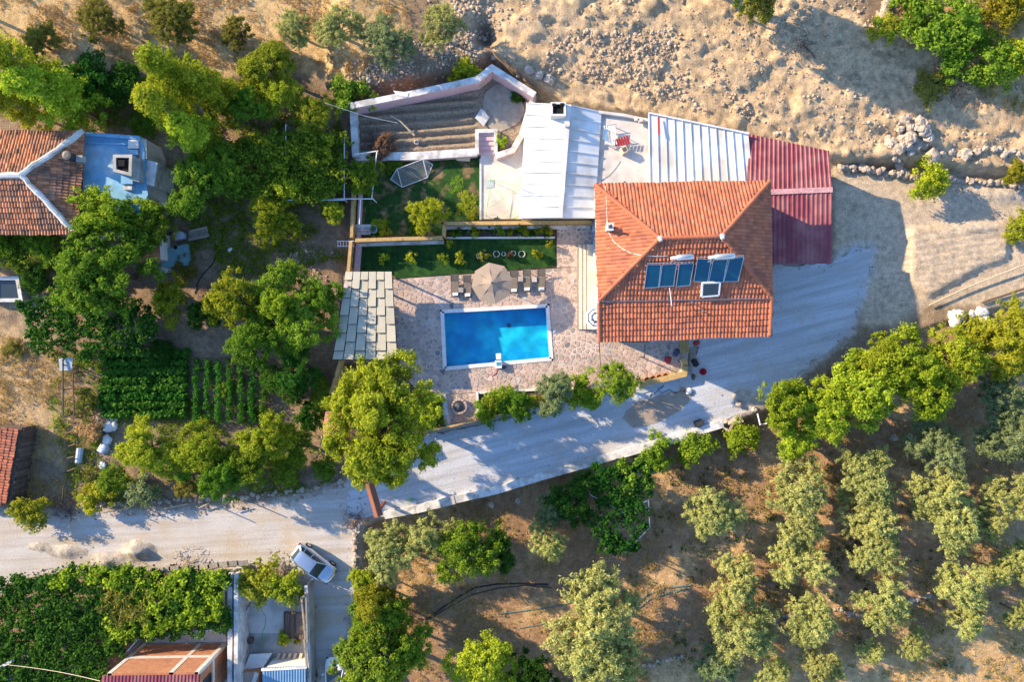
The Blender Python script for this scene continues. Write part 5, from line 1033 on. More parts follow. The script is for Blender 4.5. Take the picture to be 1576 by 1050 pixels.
# driveway retaining wall and its bits
t = thing('retaining_wall', 'low whitish wall along the lower edge of the driveway', 'wall', W(850, 730)); pts = [(592,793),(640,784),(700,769),(770,753),(830,734),(905,713),(985,690),(1050,671),(1112,652)]
wp_ = [W(x, y, .15).xy for x, y in pts]; n = 0
for i in range(len(wp_)-1):
    a, b = wp_[i], wp_[i+1]; k = max(1, int((b-a).length/1.5)); d = (b-a)/k
    for j in range(k):
        p, q = a+d*(j+.004), a+d*(j+.996); mb = MB(); mb.beam((p.x, p.y, -.5), (q.x, q.y, -.5), .68+random.uniform(-.06, .06), 1.7+random.uniform(-.06, .1)); mb.build('wall_block', MT['wall_top'], t)
c = W(1074, 651); t = thing('metal_box', 'black square metal box at the lower edge of the driveway', 'box', (c.x, c.y, 0)); mb = MB(); mb.box((0, 0, .3), (.68, .5, .6), .35); mb.build('body', MT['black'], t, world=False); mb = MB(); mb.box((0, 0, .61), (.6, .42, .03), .35); mb.build('lid', MT['dark_metal'], t, world=False)
t = thing('broken_pallet', 'broken pale timber pallet lying by the round bush at the driveway', 'timber', W(1125, 648))
for a, b, w in (((1108, 655), (1122, 664), .16), ((1122, 664), (1136, 638), .2), ((1120, 652), (1132, 645), .3), ((1128, 652), (1144, 648), .16), ((1138, 640), (1143, 650), .2), ((1106, 652), (1118, 648), .3)): mb = MB(); mb.beam(W(*a, .25), W(*b, .3), w, .07, random.random()); mb.build('beam', MT['wood_pale'], t)
mb = MB(); mb.tube([W(1166, 637, .5), W(1170, 654, .5), W(1180, 652, .5)], .07, 7); single(mb, 'drain_pipe', MT['white_paint'], 'bent white drain pipe beside the round bush', 'pipe')
for i, (x, y) in enumerate(((632, 769), (638, 772))): c = W(x, y); mb = MB(); mb.lathe((c.x, c.y, .02), [(.14, 0), (.17, .3), (.12, .3)], 10); single(mb, 'bucket', MT['green_rope' if i == 0 else 'tarp_blue'], ('small green bucket', 'small blue bucket')[i]+' on the driveway near its lower wall', 'bucket')
# gate: roofed kiosk and tiled gate beam
t = thing('gate_kiosk', 'small kiosk with a dull red shingle roof under the big tree', 'kiosk', W(520, 665))
a = [W(501, 634, 2.6), W(553, 628, 2.6), W(556, 676, 2.6), W(492, 688, 2.6)]; r0, r1 = W(512, 662, 3.3), W(545, 656, 3.3); MT['shingle'] = mat('shingle', (.30, .13, .10), .9, .2, 8, bump=.03)
mb = MB(); slab3(mb, [a[0], a[3], r0]); slab3(mb, [a[3], a[2], r1, r0]); slab3(mb, [a[2], a[1], r1]); slab3(mb, [a[1], a[0], r0, r1]); mb.build('roof', MT['shingle'], t); walls_under(t, a, 2.5, .5, MT['plaster'])
t = thing('gate_beam', 'reddish brown gate roof end sticking out from under the big tree', 'gate', W(575, 770))
g0, g1 = W(560, 715, 3.1), W(583, 795, 3.1); d = (g1-g0).normalized(); nr = Vector((-d.y, d.x, 0)); MT['gate_red'] = mat('gate_red', (.24, .085, .05), .75, .2, 6)
for s in (-1, 1): mb = MB(); slab3(mb, [g0+Vector((0, 0, .25)), g1+Vector((0, 0, .25)), g1+nr*s*.36, g0+nr*s*.36], .06); mb.build('roof_slope', MT['gate_red'], t)
mb = MB(); mb.beam(g0+Vector((0, 0, .26)), g1+Vector((0, 0, .26)), .07, .06); mb.build('ridge_cap', MT['wood_dark'], t)
for p in (g0+d*.4, g1-d*.4): mb = MB(); mb.beam((p.x, p.y, -.2), (p.x, p.y, 3.0), .22, .22); mb.build('post', MT['gate_red'], t)
# ------------------------------------------------------------------ foliage
def leaves(cent, nrm, ll, lw, g, jit=0.6, clumpt=None):
    n = len(cent); r = g.normal(size=(n, 3)); N_ = nrm+jit*r; N_ /= np.linalg.norm(N_, axis=1)[:, None]+1e-9
    a = np.cross(N_, g.normal(size=(n, 3))); a /= np.linalg.norm(a, axis=1)[:, None]+1e-9; b = np.cross(N_, a)
    s = (0.7+0.6*g.random(n))[:, None]; a = a*ll/2*s; b = b*lw/2*s
    V = np.stack([cent-a, cent+b-a*0.1, cent+a, cent-b-a*0.1], 1).reshape(-1, 3); F = np.arange(4*n).reshape(n, 4)
    t = g.random(n)*0.6+(0.4*clumpt if clumpt is not None else 0.2); return V, F, np.repeat(t, 4)
def crown_mesh(name, seed, R, z0, z1, nlobe, lobe_r, ncl, cr, nleaf, ll, lw, shape='round', up=0.35, sprig=0.0):
    g = np.random.default_rng(seed); H = z1-z0; zc = (z0+z1)/2; lobes = []
    for i in range(nlobe):
        a = 2*PI*(i/nlobe*2.4+g.random()*0.4); q = math.sqrt((i+0.5)/nlobe)
        if shape == 'poplar': h = (i+.5)/nlobe; rr = R*(0.25+0.75*math.sin(PI*min(1, h*0.75+0.2)))*0.55*g.random(); lobes.append((rr*math.cos(a), rr*math.sin(a), z0+H*h, R*(0.75-0.45*h)))
        else:
            rr = R*(0.78*q)*(0.8+0.35*g.random()); zz = zc+H*0.36*(1-1.5*q*q)*(0.7+0.6*g.random())+g.normal()*H*0.07; lobes.append((rr*math.cos(a), rr*math.sin(a), min(zz, z1-lobe_r*R*0.5), lobe_r*R*(0.75+0.5*g.random())))
    P = []; Nn = []; T = []
    for (lx, ly, lz, lr) in lobes:
        lt = g.random()
        for c in range(ncl):
            d = g.normal(size=3); d[2] = abs(d[2])*0.9-0.25; d /= np.linalg.norm(d); cc = np.array([lx, ly, lz])+d*lr*(0.55+0.5*g.random())*np.array([1, 1, 0.8]); ct = 0.5*lt+0.5*g.random()
            m = int(nleaf*(0.6+0.8*g.random())); e = g.normal(size=(m, 3)); e /= np.linalg.norm(e, axis=1)[:, None]; rad = cr*(0.45+0.65*g.random(m))[:, None]*(0.8+0.5*g.random())
            P.append(cc+e*rad*(1-0.5*sprig)+d*rad*0.4+sprig*(d+np.array([0, 0, .5])+0.5*g.normal(size=3))*cr*1.9*(g.random((m, 1))-.25)); Nn.append(e*0.7+np.array([0, 0, up])+d*0.4); T.append(np.full(m, ct))
    V, F, t = leaves(np.concatenate(P), np.concatenate(Nn), ll, lw, g, 0.55, np.concatenate(T)); return np_mesh(name, V, F, tint=t), lobes
def trunk_mesh(lobes, h0, r, seed, lean=0.0):
    g = np.random.default_rng(seed); mb = MB(); z = h0; top = Vector((g.normal()*.1+lean, g.normal()*.1, z)); mb.tube([(0, 0, -.3), (g.normal()*.04, g.normal()*.04, z*.5), top], [r*1.25, r, r*.8], 8)
    for (x, y, zz, lr) in lobes: p = Vector((x*.85, y*.85, zz)); mid = top.lerp(p, .5)+Vector((g.normal()*.1, g.normal()*.1, .15)); mb.tube([top, mid, p], [r*.55, r*.35, r*.15], 6)
    return mb.mesh('trunk', smooth=True)
PRO = {}
def proto(kind, n, R, z0, z1, **k):
    L_ = []
    for i in range(n):
        me, lb = crown_mesh('crown', hash(kind) % 1000 if False else sum(map(ord, kind))+i*17, R, z0, z1, **k); tk = trunk_mesh(lb, z0+0.25*(z1-z0) if kind != 'poplar' else z1*.75, max(.05, R*.06), i); L_.append((me, tk))
    PRO[kind] = (L_, R, z0, z1)
proto('broad', 6, 2.6, 1.6, 6.0, nlobe=15, lobe_r=.30, ncl=15, cr=.34, nleaf=76, ll=.175, lw=.105, sprig=.35)
proto('clust', 2, 3.6, 1.8, 7.5, nlobe=34, lobe_r=.20, ncl=10, cr=.33, nleaf=70, ll=.22, lw=.14)
proto('olive', 6, 2.2, 0.9, 4.3, nlobe=12, lobe_r=.27, ncl=26, cr=.25, nleaf=66, ll=.17, lw=.055, up=.5, sprig=.8)
proto('poplar', 3, 1.9, 1.8, 12.0, nlobe=20, lobe_r=.4, ncl=9, cr=.36, nleaf=70, ll=.2, lw=.13, shape='poplar')
proto('bush', 4, 1.3, 0.15, 2.0, nlobe=8, lobe_r=.42, ncl=9, cr=.26, nleaf=62, ll=.16, lw=.09)
proto('big', 1, 5.0, 2.5, 9.5, nlobe=40, lobe_r=.17, ncl=15, cr=.40, nleaf=92, ll=.20, lw=.115, sprig=.35)
proto('plant', 3, 0.45, 0.02, 0.55, nlobe=5, lobe_r=.4, ncl=4, cr=.13, nleaf=16, ll=.16, lw=.08)
proto('palmy', 2, 1.0, 0.1, 1.8, nlobe=7, lobe_r=.5, ncl=8, cr=.30, nleaf=50, ll=.30, lw=.05)
_cnt = {}
def tree(kind, px, py, rpx, h, leaf, label, ratio=1.0, name=None, cat='tree', group=None, trunk='trunk', rot=None, zground=None):
    L_, R, z0, z1 = PRO[kind]; i = _cnt.get(kind, 0); _cnt[kind] = i+1; me, tk = L_[i % len(L_)]
    if kind in ('broad', 'clust', 'poplar') and px < 540 and py < 620: h *= .85
    zg = 0.0
    for _ in range(2): c = W(px, py, zg+h*0.55); zg = GZ(c.x, c.y) if zground is None else zground
    rm = rpx*{'olive': .97, 'broad': .91}.get(kind, 1)/PXM*(1-(zg+h*.55)/CAM_H); s = rm/R
    name = name or {'olive': 'olive_tree', 'poplar': 'poplar_tree', 'bush': 'bush', 'plant': 'garden_plant', 'palmy': 'bush'}.get(kind, 'tree')
    t = thing(name, label, cat, (c.x, c.y, zg), group, rot if rot is not None else (i*2.399) % 6.28); t.scale = (s, s*ratio, h/z1)
    o = bpy.data.objects.new('crown', me); COL.objects.link(o); o.parent = t
    if len(me.materials) == 0: me.materials.append(LF[leaf])
    o.material_slots[0].link = 'OBJECT'; o.material_slots[0].material = LF[leaf]
    if kind != 'plant':
        o = bpy.data.objects.new('trunk', tk); COL.objects.link(o); o.parent = t
        if len(tk.materials) == 0: tk.materials.append(MT['trunk'])
        if trunk != 'trunk': o.material_slots[0].link = 'OBJECT'; o.material_slots[0].material = MT[trunk]
    return t
B = 'bush'
for i, (x, y, hh) in enumerate(((1120, -75, 9), (1165, -55, 8), (1085, -90, 9))): tree('broad', x, y, 50, hh, 'green', ('middle', 'rightmost', 'leftmost')[i]+' tree just beyond the top edge shading the sandy slope')
for i, (x, y, hh) in enumerate(((-75, -10, 7), (-85, 45, 8))): tree('broad', x, y, 45, hh, 'green', ('upper', 'lower')[i]+' tree just beyond the left edge shading the dry slope')
# --- top left slope
tree('poplar', 40, 105, 42, 12, 'bright', 'leftmost bright poplar above the old tiled house', trunk='trunk_pale'); tree('poplar', 85, 148, 44, 11.5, 'bright', 'bright poplar right of the leftmost one above the old tiled house', trunk='trunk_pale')
tree('poplar', 25, 160, 36, 9, 'yellow', 'yellowish poplar at the left edge above the old tiled house', trunk='trunk_pale')
tree('poplar', 272, 118, 40, 11.5, 'bright', 'tallest bright poplar right of the old tiled house', trunk='trunk_pale'); tree('poplar', 262, 168, 40, 11, 'bright', 'bright poplar just right of the blue roofed annex', trunk='trunk_pale'); tree('poplar', 330, 140, 38, 9, 'bright', 'bright poplar right of the tallest one', trunk='trunk_pale'); tree('poplar', 300, 205, 36, 9, 'bright', 'lowest of the bright poplars left of the leafy arbour', trunk='trunk_pale')
tree('broad', 385, 165, 34, 5, 'green', 'green tree between the poplars and the yellow green tree'); tree('broad', 412, 103, 46, 5, 'yellow', 'round yellow green tree on the dry slope', cat='tree'); tree('broad', 432, 148, 40, 4.5, 'bright', 'bright tree below the round yellow green tree'); tree('broad', 486, 178, 38, 4, 'yellow', 'yellowish round tree left of the ploughed bed'); tree(B, 536, 138, 34, 2.6, 'green', 'green bush at the corner of the pink garden wall', cat='bush')
for i, (x, y, r, hh, lf, lb) in enumerate(((62, 66, 32, 2.0, 'olive_dull', 'dull shrub on the dry slope above the poplars'), (155, 28, 36, 2.5, 'olive_dull', 'dull green shrub second from the left on the dry slope'), (262, 32, 46, 3, 'olive_dull', 'largest dull olive shrub near the top left'), (366, 52, 28, 2.6, 'olive_dull', 'small dull olive shrub above the yellow green tree'),
        (455, 44, 30, 3, 'olive', 'small olive tree above right of the yellow green tree'), (525, 46, 38, 3.2, 'olive', 'olive tree on the dry slope left of the ploughed lines'), (601, 64, 42, 3.5, 'olive_cool', 'olive tree standing above the middle of the pink wall'), (677, 42, 36, 3.4, 'olive', 'olive tree left of the stony gully at the top'))): tree('olive', x, y, r, hh, lf, lb)
tree(B, 718, 106, 26, 2, 'bright', 'bright bush on the apex side of the pink wall', cat='bush'); tree(B, 1166, 14, 26, 3, 'olive_dull', 'lone dull bush at the top edge above the sandy slope', cat='bush')
tree(B, 140, 122, 40, 2.6, 'deep', 'dark bush right of the poplars above the old house', cat='bush'); tree(B, 190, 128, 34, 2.4, 'deep', 'dark bush between the poplars and the stones', cat='bush'); tree(B, 150, 150, 24, 2, 'green', 'green bush below the dark bushes above the old house', cat='bush')
# --- left gardens
tree('broad', 178, 328, 72, 6.5, 'bright', 'bright tree hanging over the blue flat roof', .62, rot=0.0); tree('broad', 306, 292, 58, 6, 'green', 'rounded green tree right of the blue roofed annex'); tree('broad', 240, 352, 40, 5, 'green', 'green tree between the blue annex and the teal slab'); tree('broad', 352, 265, 44, 5, 'green', 'green tree at the left end of the leafy arbour'); tree('broad', 420, 336, 45, 4.5, 'bright', 'bright young tree alone above the bare yard', .8); tree('broad', 513, 325, 22, 3, 'bright', 'small bright tree beside the board fence', .9); tree(B, 445, 290, 26, 3, 'bright', 'bright bush on the lower edge of the leafy arbour', cat='bush')
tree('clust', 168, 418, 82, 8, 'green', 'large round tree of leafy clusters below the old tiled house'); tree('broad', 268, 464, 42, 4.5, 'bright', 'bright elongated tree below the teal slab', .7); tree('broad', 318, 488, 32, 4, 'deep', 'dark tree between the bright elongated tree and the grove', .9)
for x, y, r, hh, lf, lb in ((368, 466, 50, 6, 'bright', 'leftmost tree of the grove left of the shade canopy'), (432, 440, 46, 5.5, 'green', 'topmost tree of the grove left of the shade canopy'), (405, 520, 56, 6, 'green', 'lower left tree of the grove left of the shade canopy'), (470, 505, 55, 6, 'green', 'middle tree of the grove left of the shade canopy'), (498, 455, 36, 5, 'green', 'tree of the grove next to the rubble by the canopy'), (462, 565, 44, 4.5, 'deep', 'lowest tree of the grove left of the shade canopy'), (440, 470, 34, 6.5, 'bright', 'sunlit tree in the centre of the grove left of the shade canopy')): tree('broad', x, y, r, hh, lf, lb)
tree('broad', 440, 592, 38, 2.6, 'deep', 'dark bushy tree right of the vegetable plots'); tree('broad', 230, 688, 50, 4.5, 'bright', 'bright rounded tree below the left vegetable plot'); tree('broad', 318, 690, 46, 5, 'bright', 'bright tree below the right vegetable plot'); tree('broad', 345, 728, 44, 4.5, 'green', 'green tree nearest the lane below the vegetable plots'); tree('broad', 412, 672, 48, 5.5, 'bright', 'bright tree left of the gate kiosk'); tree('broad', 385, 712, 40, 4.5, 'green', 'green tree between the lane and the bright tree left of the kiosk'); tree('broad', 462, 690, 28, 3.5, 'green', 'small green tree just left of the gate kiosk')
tree('big', 590, 650, 96, 10, 'bright', 'very large yellow green tree over the gate and pool corner', 1.22, rot=0.0); tree('palmy', 55, 404, 34, 2.2, 'olive_dull', 'drooping pale green shrub left of the large round tree', .5, cat='bush', rot=.3)
tree('broad', 20, 385, 42, 3.6, 'green', 'leafy tree at the left edge below the old house', .8); tree('broad', 70, 380, 38, 3.6, 'green', 'leafy tree along the lower wall of the old house', .8)
tree(B, 48, 786, 30, 2.2, 'yellow', 'yellowish bush overhanging the lane by the timber shed', cat='bush'); tree(B, 146, 770, 24, 1.8, 'yellow', 'yellow bush on the stony edge of the lane', cat='bush'); tree(B, 178, 742, 28, 2, 'green', 'green bush above the yellow bush by the lane', cat='bush'); tree(B, 222, 758, 26, 1.8, 'olive_cool', 'grey green bush on the stony edge of the lane', cat='bush'); tree(B, 285, 752, 18, 1.3, 'olive_dull', 'small dull bush on the edge of the lane', cat='bush')
tree(B, 130, 615, 20, 1.5, 'olive_dull', 'thin dull bush beside the pole frame in the yard', cat='bush'); tree(B, 140, 660, 22, 1.0, 'dry', 'dry straw bush above the rubbish heap', cat='bush')
# --- bottom middle
tree(B, 396, 893, 36, 2.6, 'yellow', 'olive yellow bush at the top of the courtyard', cat='bush'); tree(B, 440, 903, 30, 2.4, 'bright', 'bright bush hanging over the courtyard corner', cat='bush')
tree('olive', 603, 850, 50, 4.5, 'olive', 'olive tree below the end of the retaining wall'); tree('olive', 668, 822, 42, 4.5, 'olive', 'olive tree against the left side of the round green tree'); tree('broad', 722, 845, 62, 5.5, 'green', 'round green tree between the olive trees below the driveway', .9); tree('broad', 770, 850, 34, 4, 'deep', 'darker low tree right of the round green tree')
tree('broad', 562, 892, 26, 3.0, 'bright', 'bright tree beside the parked car'); tree('broad', 588, 945, 48, 5.5, 'green', 'green tree on the right of the narrow alley'); tree('poplar', 575, 925, 30, 6, 'yellow', 'slim yellow green tree among the trees along the alley'); tree('clust', 580, 1014, 72, 7, 'green', 'large leafy tree covering the white car at the bottom edge'); tree('broad', 632, 990, 40, 5, 'green', 'green tree right of the large leafy tree at the bottom edge'); tree('broad', 742, 1020, 58, 5, 'bright', 'bright round tree at the bottom edge between alley and big olive'); tree('broad', 820, 1042, 50, 4, 'deep', 'dark green tree at the bottom edge left of the big olive')
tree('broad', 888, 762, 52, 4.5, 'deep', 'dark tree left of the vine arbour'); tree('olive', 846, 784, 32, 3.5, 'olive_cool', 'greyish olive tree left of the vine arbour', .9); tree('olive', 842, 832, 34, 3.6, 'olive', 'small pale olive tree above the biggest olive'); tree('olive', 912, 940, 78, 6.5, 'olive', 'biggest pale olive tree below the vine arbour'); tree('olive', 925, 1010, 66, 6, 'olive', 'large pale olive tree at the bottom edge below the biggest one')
tree(B, 1014, 696, 30, 2.6, 'green', 'leafy bush at the lower driveway wall', cat='bush'); tree(B, 1072, 688, 30, 2.6, 'green', 'leafy bush right of the one at the lower driveway wall', cat='bush'); tree(B, 1143, 673, 28, 2.2, 'bright', 'neat round bright bush below the broken pallet', cat='bush')
# --- olive grove in columns
OL = [(1098, 786, 48, 4.2, 'olive', 'lone olive tree right of the vine arbour'), (1128, 890, 42, 4.4, 'olive', 'upper olive tree of the first column in the grove'), (1142, 965, 58, 4.8, 'olive', 'wide lower olive tree of the first column in the grove'), (1186, 1040, 32, 3.2, 'olive', 'olive tree at the bottom edge right of the first column'),
      (1100, 1025, 34, 3.4, 'olive_cool', 'shaded olive tree at the bottom edge below the first column'), (1228, 748, 50, 4.6, 'olive', 'topmost olive tree of the second column'), (1222, 805, 44, 4.4, 'olive', 'second olive tree from the top of the second column'), (1228, 865, 46, 4.6, 'olive', 'third olive tree from the top of the second column'), (1244, 950, 44, 4.6, 'olive', 'fourth olive tree from the top of the second column'), (1262, 1022, 34, 3.6, 'olive', 'lowest olive tree of the second column'),
      (1334, 742, 52, 4.6, 'olive', 'topmost olive tree of the third column'), (1332, 795, 42, 4.4, 'olive', 'second olive tree from the top of the third column'), (1342, 848, 44, 4.5, 'olive', 'third olive tree from the top of the third column'), (1356, 925, 48, 4.6, 'olive', 'fourth olive tree from the top of the third column'), (1336, 1000, 22, 2.6, 'olive', 'small young olive tree below the third column'), (1405, 990, 26, 2.8, 'olive', 'small olive tree between the third and fourth columns at the bottom'),
      (1442, 752, 46, 4.6, 'olive', 'topmost sunlit olive tree of the fourth column'), (1458, 808, 48, 4.6, 'olive', 'second sunlit olive tree of the fourth column'), (1476, 900, 42, 4.6, 'olive', 'third sunlit olive tree of the fourth column'), (1480, 952, 32, 4, 'olive', 'lowest olive tree of the fourth column'), (1516, 805, 32, 4, 'olive', 'olive tree bridging the fourth and fifth columns'),
      (1556, 758, 44, 4.6, 'olive', 'topmost sunlit olive tree of the fifth column'), (1565, 862, 32, 4, 'olive', 'second sunlit olive tree of the fifth column'), (1532, 878, 25, 3, 'olive', 'small olive tree left of the second one in the fifth column'), (1562, 942, 26, 3.2, 'olive', 'lowest olive tree at the right edge'),
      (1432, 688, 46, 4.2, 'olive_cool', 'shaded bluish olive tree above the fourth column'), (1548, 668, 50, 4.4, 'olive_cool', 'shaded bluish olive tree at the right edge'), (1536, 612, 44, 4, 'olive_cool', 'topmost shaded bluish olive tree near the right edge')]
for a in OL: tree('olive', *a)
# --- tree belt right of the driveway
for x, y, r, hh, lb in ((1205, 618, 46, 5, 'leftmost tree of the bright belt by the driveway'), (1212, 672, 38, 4, 'lowest left tree of the bright belt by the driveway'), (1262, 628, 58, 6, 'second tree of the bright belt by the driveway'), (1320, 600, 62, 6.5, 'third tree of the bright belt by the driveway'), (1378, 560, 60, 6.5, 'highest tree in the middle of the bright belt'), (1408, 600, 54, 6, 'lower tree in the middle of the bright belt'), (1455, 552, 52, 6, 'right hand tree of the bright belt'), (1345, 545, 38, 5.5, 'small upper tree of the bright belt')): tree('broad', x, y, r, hh, 'bright', lb)
tree('olive', 1552, 528, 62, 6, 'yellow', 'feathery yellow green tree at the right edge', name='tree'); tree(B, 1510, 520, 36, 3, 'yellow', 'yellowish bush below the white bags', cat='bush')
# --- top right shrubs
for x, y, r, hh, lf, lb in ((1402, 18, 44, 2.6, 'green', 'green shrub at the top edge left of the larger shrub'), (1462, 42, 52, 3, 'green', 'largest green shrub in the upper right corner'), (1356, 45, 24, 1.6, 'yellow', 'small yellowish shrub beside the eroded bank'), (1532, 98, 38, 2.6, 'green', 'green shrub at the upper right edge'), (1568, 85, 30, 2.4, 'bright', 'bright shrub at the very right edge near the top'), (1470, 98, 26, 1.6, 'green', 'small green shrub below the largest one in the corner'), (1440, 130, 28, 1.2, 'olive_dull', 'dull scrub on the bank above the boulders'), (1550, 15, 34, 2.4, 'yellow', 'yellowish shrub in the upper right corner'), (1510, 60, 24, 1.6, 'green', 'small green shrub between the larger corner shrubs'),
        (1426, 280, 33, 2.6, 'bright', 'bright bush over the stone wall right of the boulder heap'), (1570, 352, 26, 1.4, 'yellow', 'yellow green bush at the right edge by the sand bed'), (1572, 262, 20, 1.2, 'yellow', 'yellow bush at the right edge above the stone wall')): tree(B, x, y, r, hh, lf, lb, cat='bush')
# --- villa garden
tree('broad', 657, 330, 32, 3.4, 'bright', 'bright round tree on the upper lawn', name='tree'); tree('broad', 560, 272, 34, 3.4, 'green', 'leafy tree at the left end of the upper lawn'); tree('broad', 796, 625, 30, 3.2, 'green', 'dark leafy tree at the left of the hedge below the pool'); tree('broad', 850, 610, 38, 3.6, 'olive_cool', 'grey green tree in the middle of the hedge below the pool'); tree('broad', 950, 592, 36, 3.6, 'green', 'leafy tree at the right end of the hedge below the pool'); tree(B, 900, 603, 32, 2.0, 'bright', 'bright bush in the hedge below the pool', cat='bush'); tree(B, 770, 617, 26, 1.0, 'green', 'low bush at the left end of the hedge bed', cat='bush'); tree(B, 752, 632, 22, .8, 'green', 'low bush beside the barbecue corner', cat='bush'); tree(B, 660, 635, 28, 1.4, 'bright', 'bright bush between the big tree and the barbecue', cat='bush')
for x, y, r, hh, lf, lb in ((585, 350, 16, .9, 'bright', 'small bright bush beside the turquoise tub'), (716, 312, 22, .5, 'yellow', 'low yellowish tuft by the thin white edging on the upper lawn'), (700, 285, 20, .4, 'green', 'low green tuft below the beige board on the upper lawn'), (640, 352, 14, .5, 'green', 'low bush left of the round tree on the upper lawn'), (605, 250, 18, .9, 'green', 'leafy bush above the white framed net'), (728, 330, 12, .5, 'yellow', 'small yellowish tuft in the right corner of the upper lawn'), (600, 330, 16, .3, 'olive_dull', 'dull low tuft in the middle of the upper lawn'),
        (225, 190, 24, 1.2, 'green', 'green bush between the poplars and the blue annex'), (390, 232, 30, 2.2, 'bright', 'bright bush in front of the leafy arbour'), (105, 470, 30, 2.6, 'green', 'green bush on the upper edge of the dark arbour'), (250, 545, 22, 1.2, 'deep', 'dark bush above the left vegetable plot'), (345, 600, 14, .8, 'green', 'green bush inside the right vegetable plot'), (285, 415, 20, 1.0, 'olive_dull', 'dull bush below the teal slab'), (500, 610, 26, 1.6, 'green', 'green bush left of the big tree by the gate'), (478, 640, 24, 1.6, 'deep', 'dark bush above the gate kiosk'), (60, 430, 26, 2.0, 'deep', 'dark bush right of the concrete trough'), (20, 540, 18, .7, 'olive_dull', 'dull bush on the straw coloured yard'), (280, 720, 24, 1.4, 'green', 'low bush between the bright trees below the plots'), (440, 725, 26, 1.6, 'green', 'low bush above the lane near the gate'), (500, 720, 20, 1.4, 'green', 'low bush beside the gate at the end of the lane')): tree(B, x, y, r, hh, lf, lb, cat='bush')
tree(B, 772, 217, 10, 1.0, 'bright', 'tiny bright bush beside the pink garden steps', cat='bush'); tree(B, 796, 148, 12, .6, 'deep', 'small dark bush in the corner of the ploughed bed', cat='bush'); tree(B, 590, 225, 26, 1.2, 'rust', 'rusty brown bush at the left end of the ploughed bed', .6, cat='bush')
for i, (x, y, r, lf, lb) in enumerate(((591, 399, 9, 'green', 'leftmost small plant on the lower lawn'), (633, 397, 9, 'bright', 'second small plant on the lower lawn'), (683, 396, 9, 'green', 'round green plant left of the yellowish one on the lower lawn'), (709, 397, 10, 'yellow', 'yellowish plant on the lower lawn left of the parasol'), (745, 394, 9, 'olive_dull', 'dull plant beside the white ring on the lower lawn'), (784, 391, 5, 'rust', 'tiny brownish plant between the white rings'), (827, 391, 8, 'bright', 'bright plant on the right of the lower lawn'), (846, 376, 6, 'yellow', 'small plant in the right corner of the lower lawn'), (690, 376, 6, 'bright', 'small plant at the fence corner of the lower lawn'),
        (688+14, 357, 9, 'green', 'leftmost plant of the narrow bed'), (730, 356, 9, 'bright', 'second plant of the narrow bed'), (768, 355, 10, 'green', 'third plant of the narrow bed'), (785, 357, 6, 'bright', 'small fourth plant of the narrow bed'), (804, 355, 10, 'bright', 'fifth plant of the narrow bed'), (831, 356, 8, 'bright', 'sixth plant of the narrow bed'), (842, 354, 9, 'yellow', 'yellowish last plant of the narrow bed'))): tree('plant', x, y, r, .7, lf, lb, cat='plant', zground=.04)
# ------------------------------------------------------------------ leafy mats: vines on arbours, crop rows
def mat_mesh(name, poly, z, amp, dens, ll, lw, seed, cl=0.55, zf=None):
    g = np.random.default_rng(seed); A = np.array([W(p[0], p[1], z)[:2] for p in poly]); plist = [tuple(p) for p in A]; lo, hi = A.min(0), A.max(0); nc = int((hi[0]-lo[0])*(hi[1]-lo[1])*dens*3.0)
    c = lo+(hi-lo)*g.random((nc, 2)); dd = polydist(c[:, 0], c[:, 1], plist)+(fbm(c[:, 0]*.8, c[:, 1]*.8, 3)-.5)*1.3; c = c[dd > 0]; hz = z-amp*.5+amp*fbm(c[:, 0]*.55+seed, c[:, 1]*.55, 3)*1.2+g.normal(0, .12, len(c))
    if zf is not None: hz = hz+zf(c[:, 0], c[:, 1])
    m = 34; e = g.normal(size=(len(c), m, 3)); e /= np.linalg.norm(e, axis=2)[..., None]; rad = cl*(.35+.65*g.random((len(c), m, 1)))*(.6+.6*g.random((len(c), 1, 1)))
    P = np.concatenate([c, hz[:, None]], 1)[:, None, :]+e*rad*np.array([1, 1, .55]); N_ = e*.6+np.array([0, 0, .5]); T = np.repeat(g.random(len(c)), m)
    V, F, t = leaves(P.reshape(-1, 3), N_.reshape(-1, 3), ll, lw, g, .55, T); return V, F, t
def vine(name, poly, z, leaf, label, amp=.8, dens=2.6, ll=.26, lw=.17, seed=1, posts=(), cl=.5, cat='vine', rails=True):
    c = W(sum(p[0] for p in poly)/len(poly), sum(p[1] for p in poly)/len(poly), z); t = thing(name, label, cat, (c.x, c.y, 0)); V, F, tt = mat_mesh(name, poly, z, amp, dens, ll, lw, seed, cl); V = V-np.array([c.x, c.y, 0])
    link('foliage', np_mesh('foliage', V, F, tint=tt), LF[leaf], t)
    for (x, y) in posts: p = W(x, y, z); mb = MB(); mb.beam((p.x, p.y, -.2), (p.x, p.y, z), .09, .09); mb.build('post', MT['steel'], t)
    if rails and len(posts) > 1:
        for k in range(len(posts)-1): mb = MB(); mb.beam(W(*posts[k], z), W(*posts[k+1], z), .07, .07); mb.build('rail', MT['steel'], t)
    return t
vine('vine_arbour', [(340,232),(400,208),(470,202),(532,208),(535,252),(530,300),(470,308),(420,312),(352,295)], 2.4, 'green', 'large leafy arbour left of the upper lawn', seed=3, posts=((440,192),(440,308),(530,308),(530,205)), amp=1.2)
vine('vine_arbour', [(405,215),(500,205),(520,240),(480,290),(410,290)], 2.7, 'bright', 'sunlit top growth of the large leafy arbour', seed=31, dens=.9)  # sunlight on the arbour top put into brighter leaf colour
vine('vine_arbour', [(28,470),(120,440),(240,470),(245,520),(225,545),(140,556),(70,548),(40,520)], 2.3, 'deep', 'dark leafy arbour in shade below the large round tree', seed=4, posts=((150,500),(152,528),(160,528),(188,526),(190,545),(212,526),(213,545),(230,520)), amp=.8, dens=2.2, rails=False)
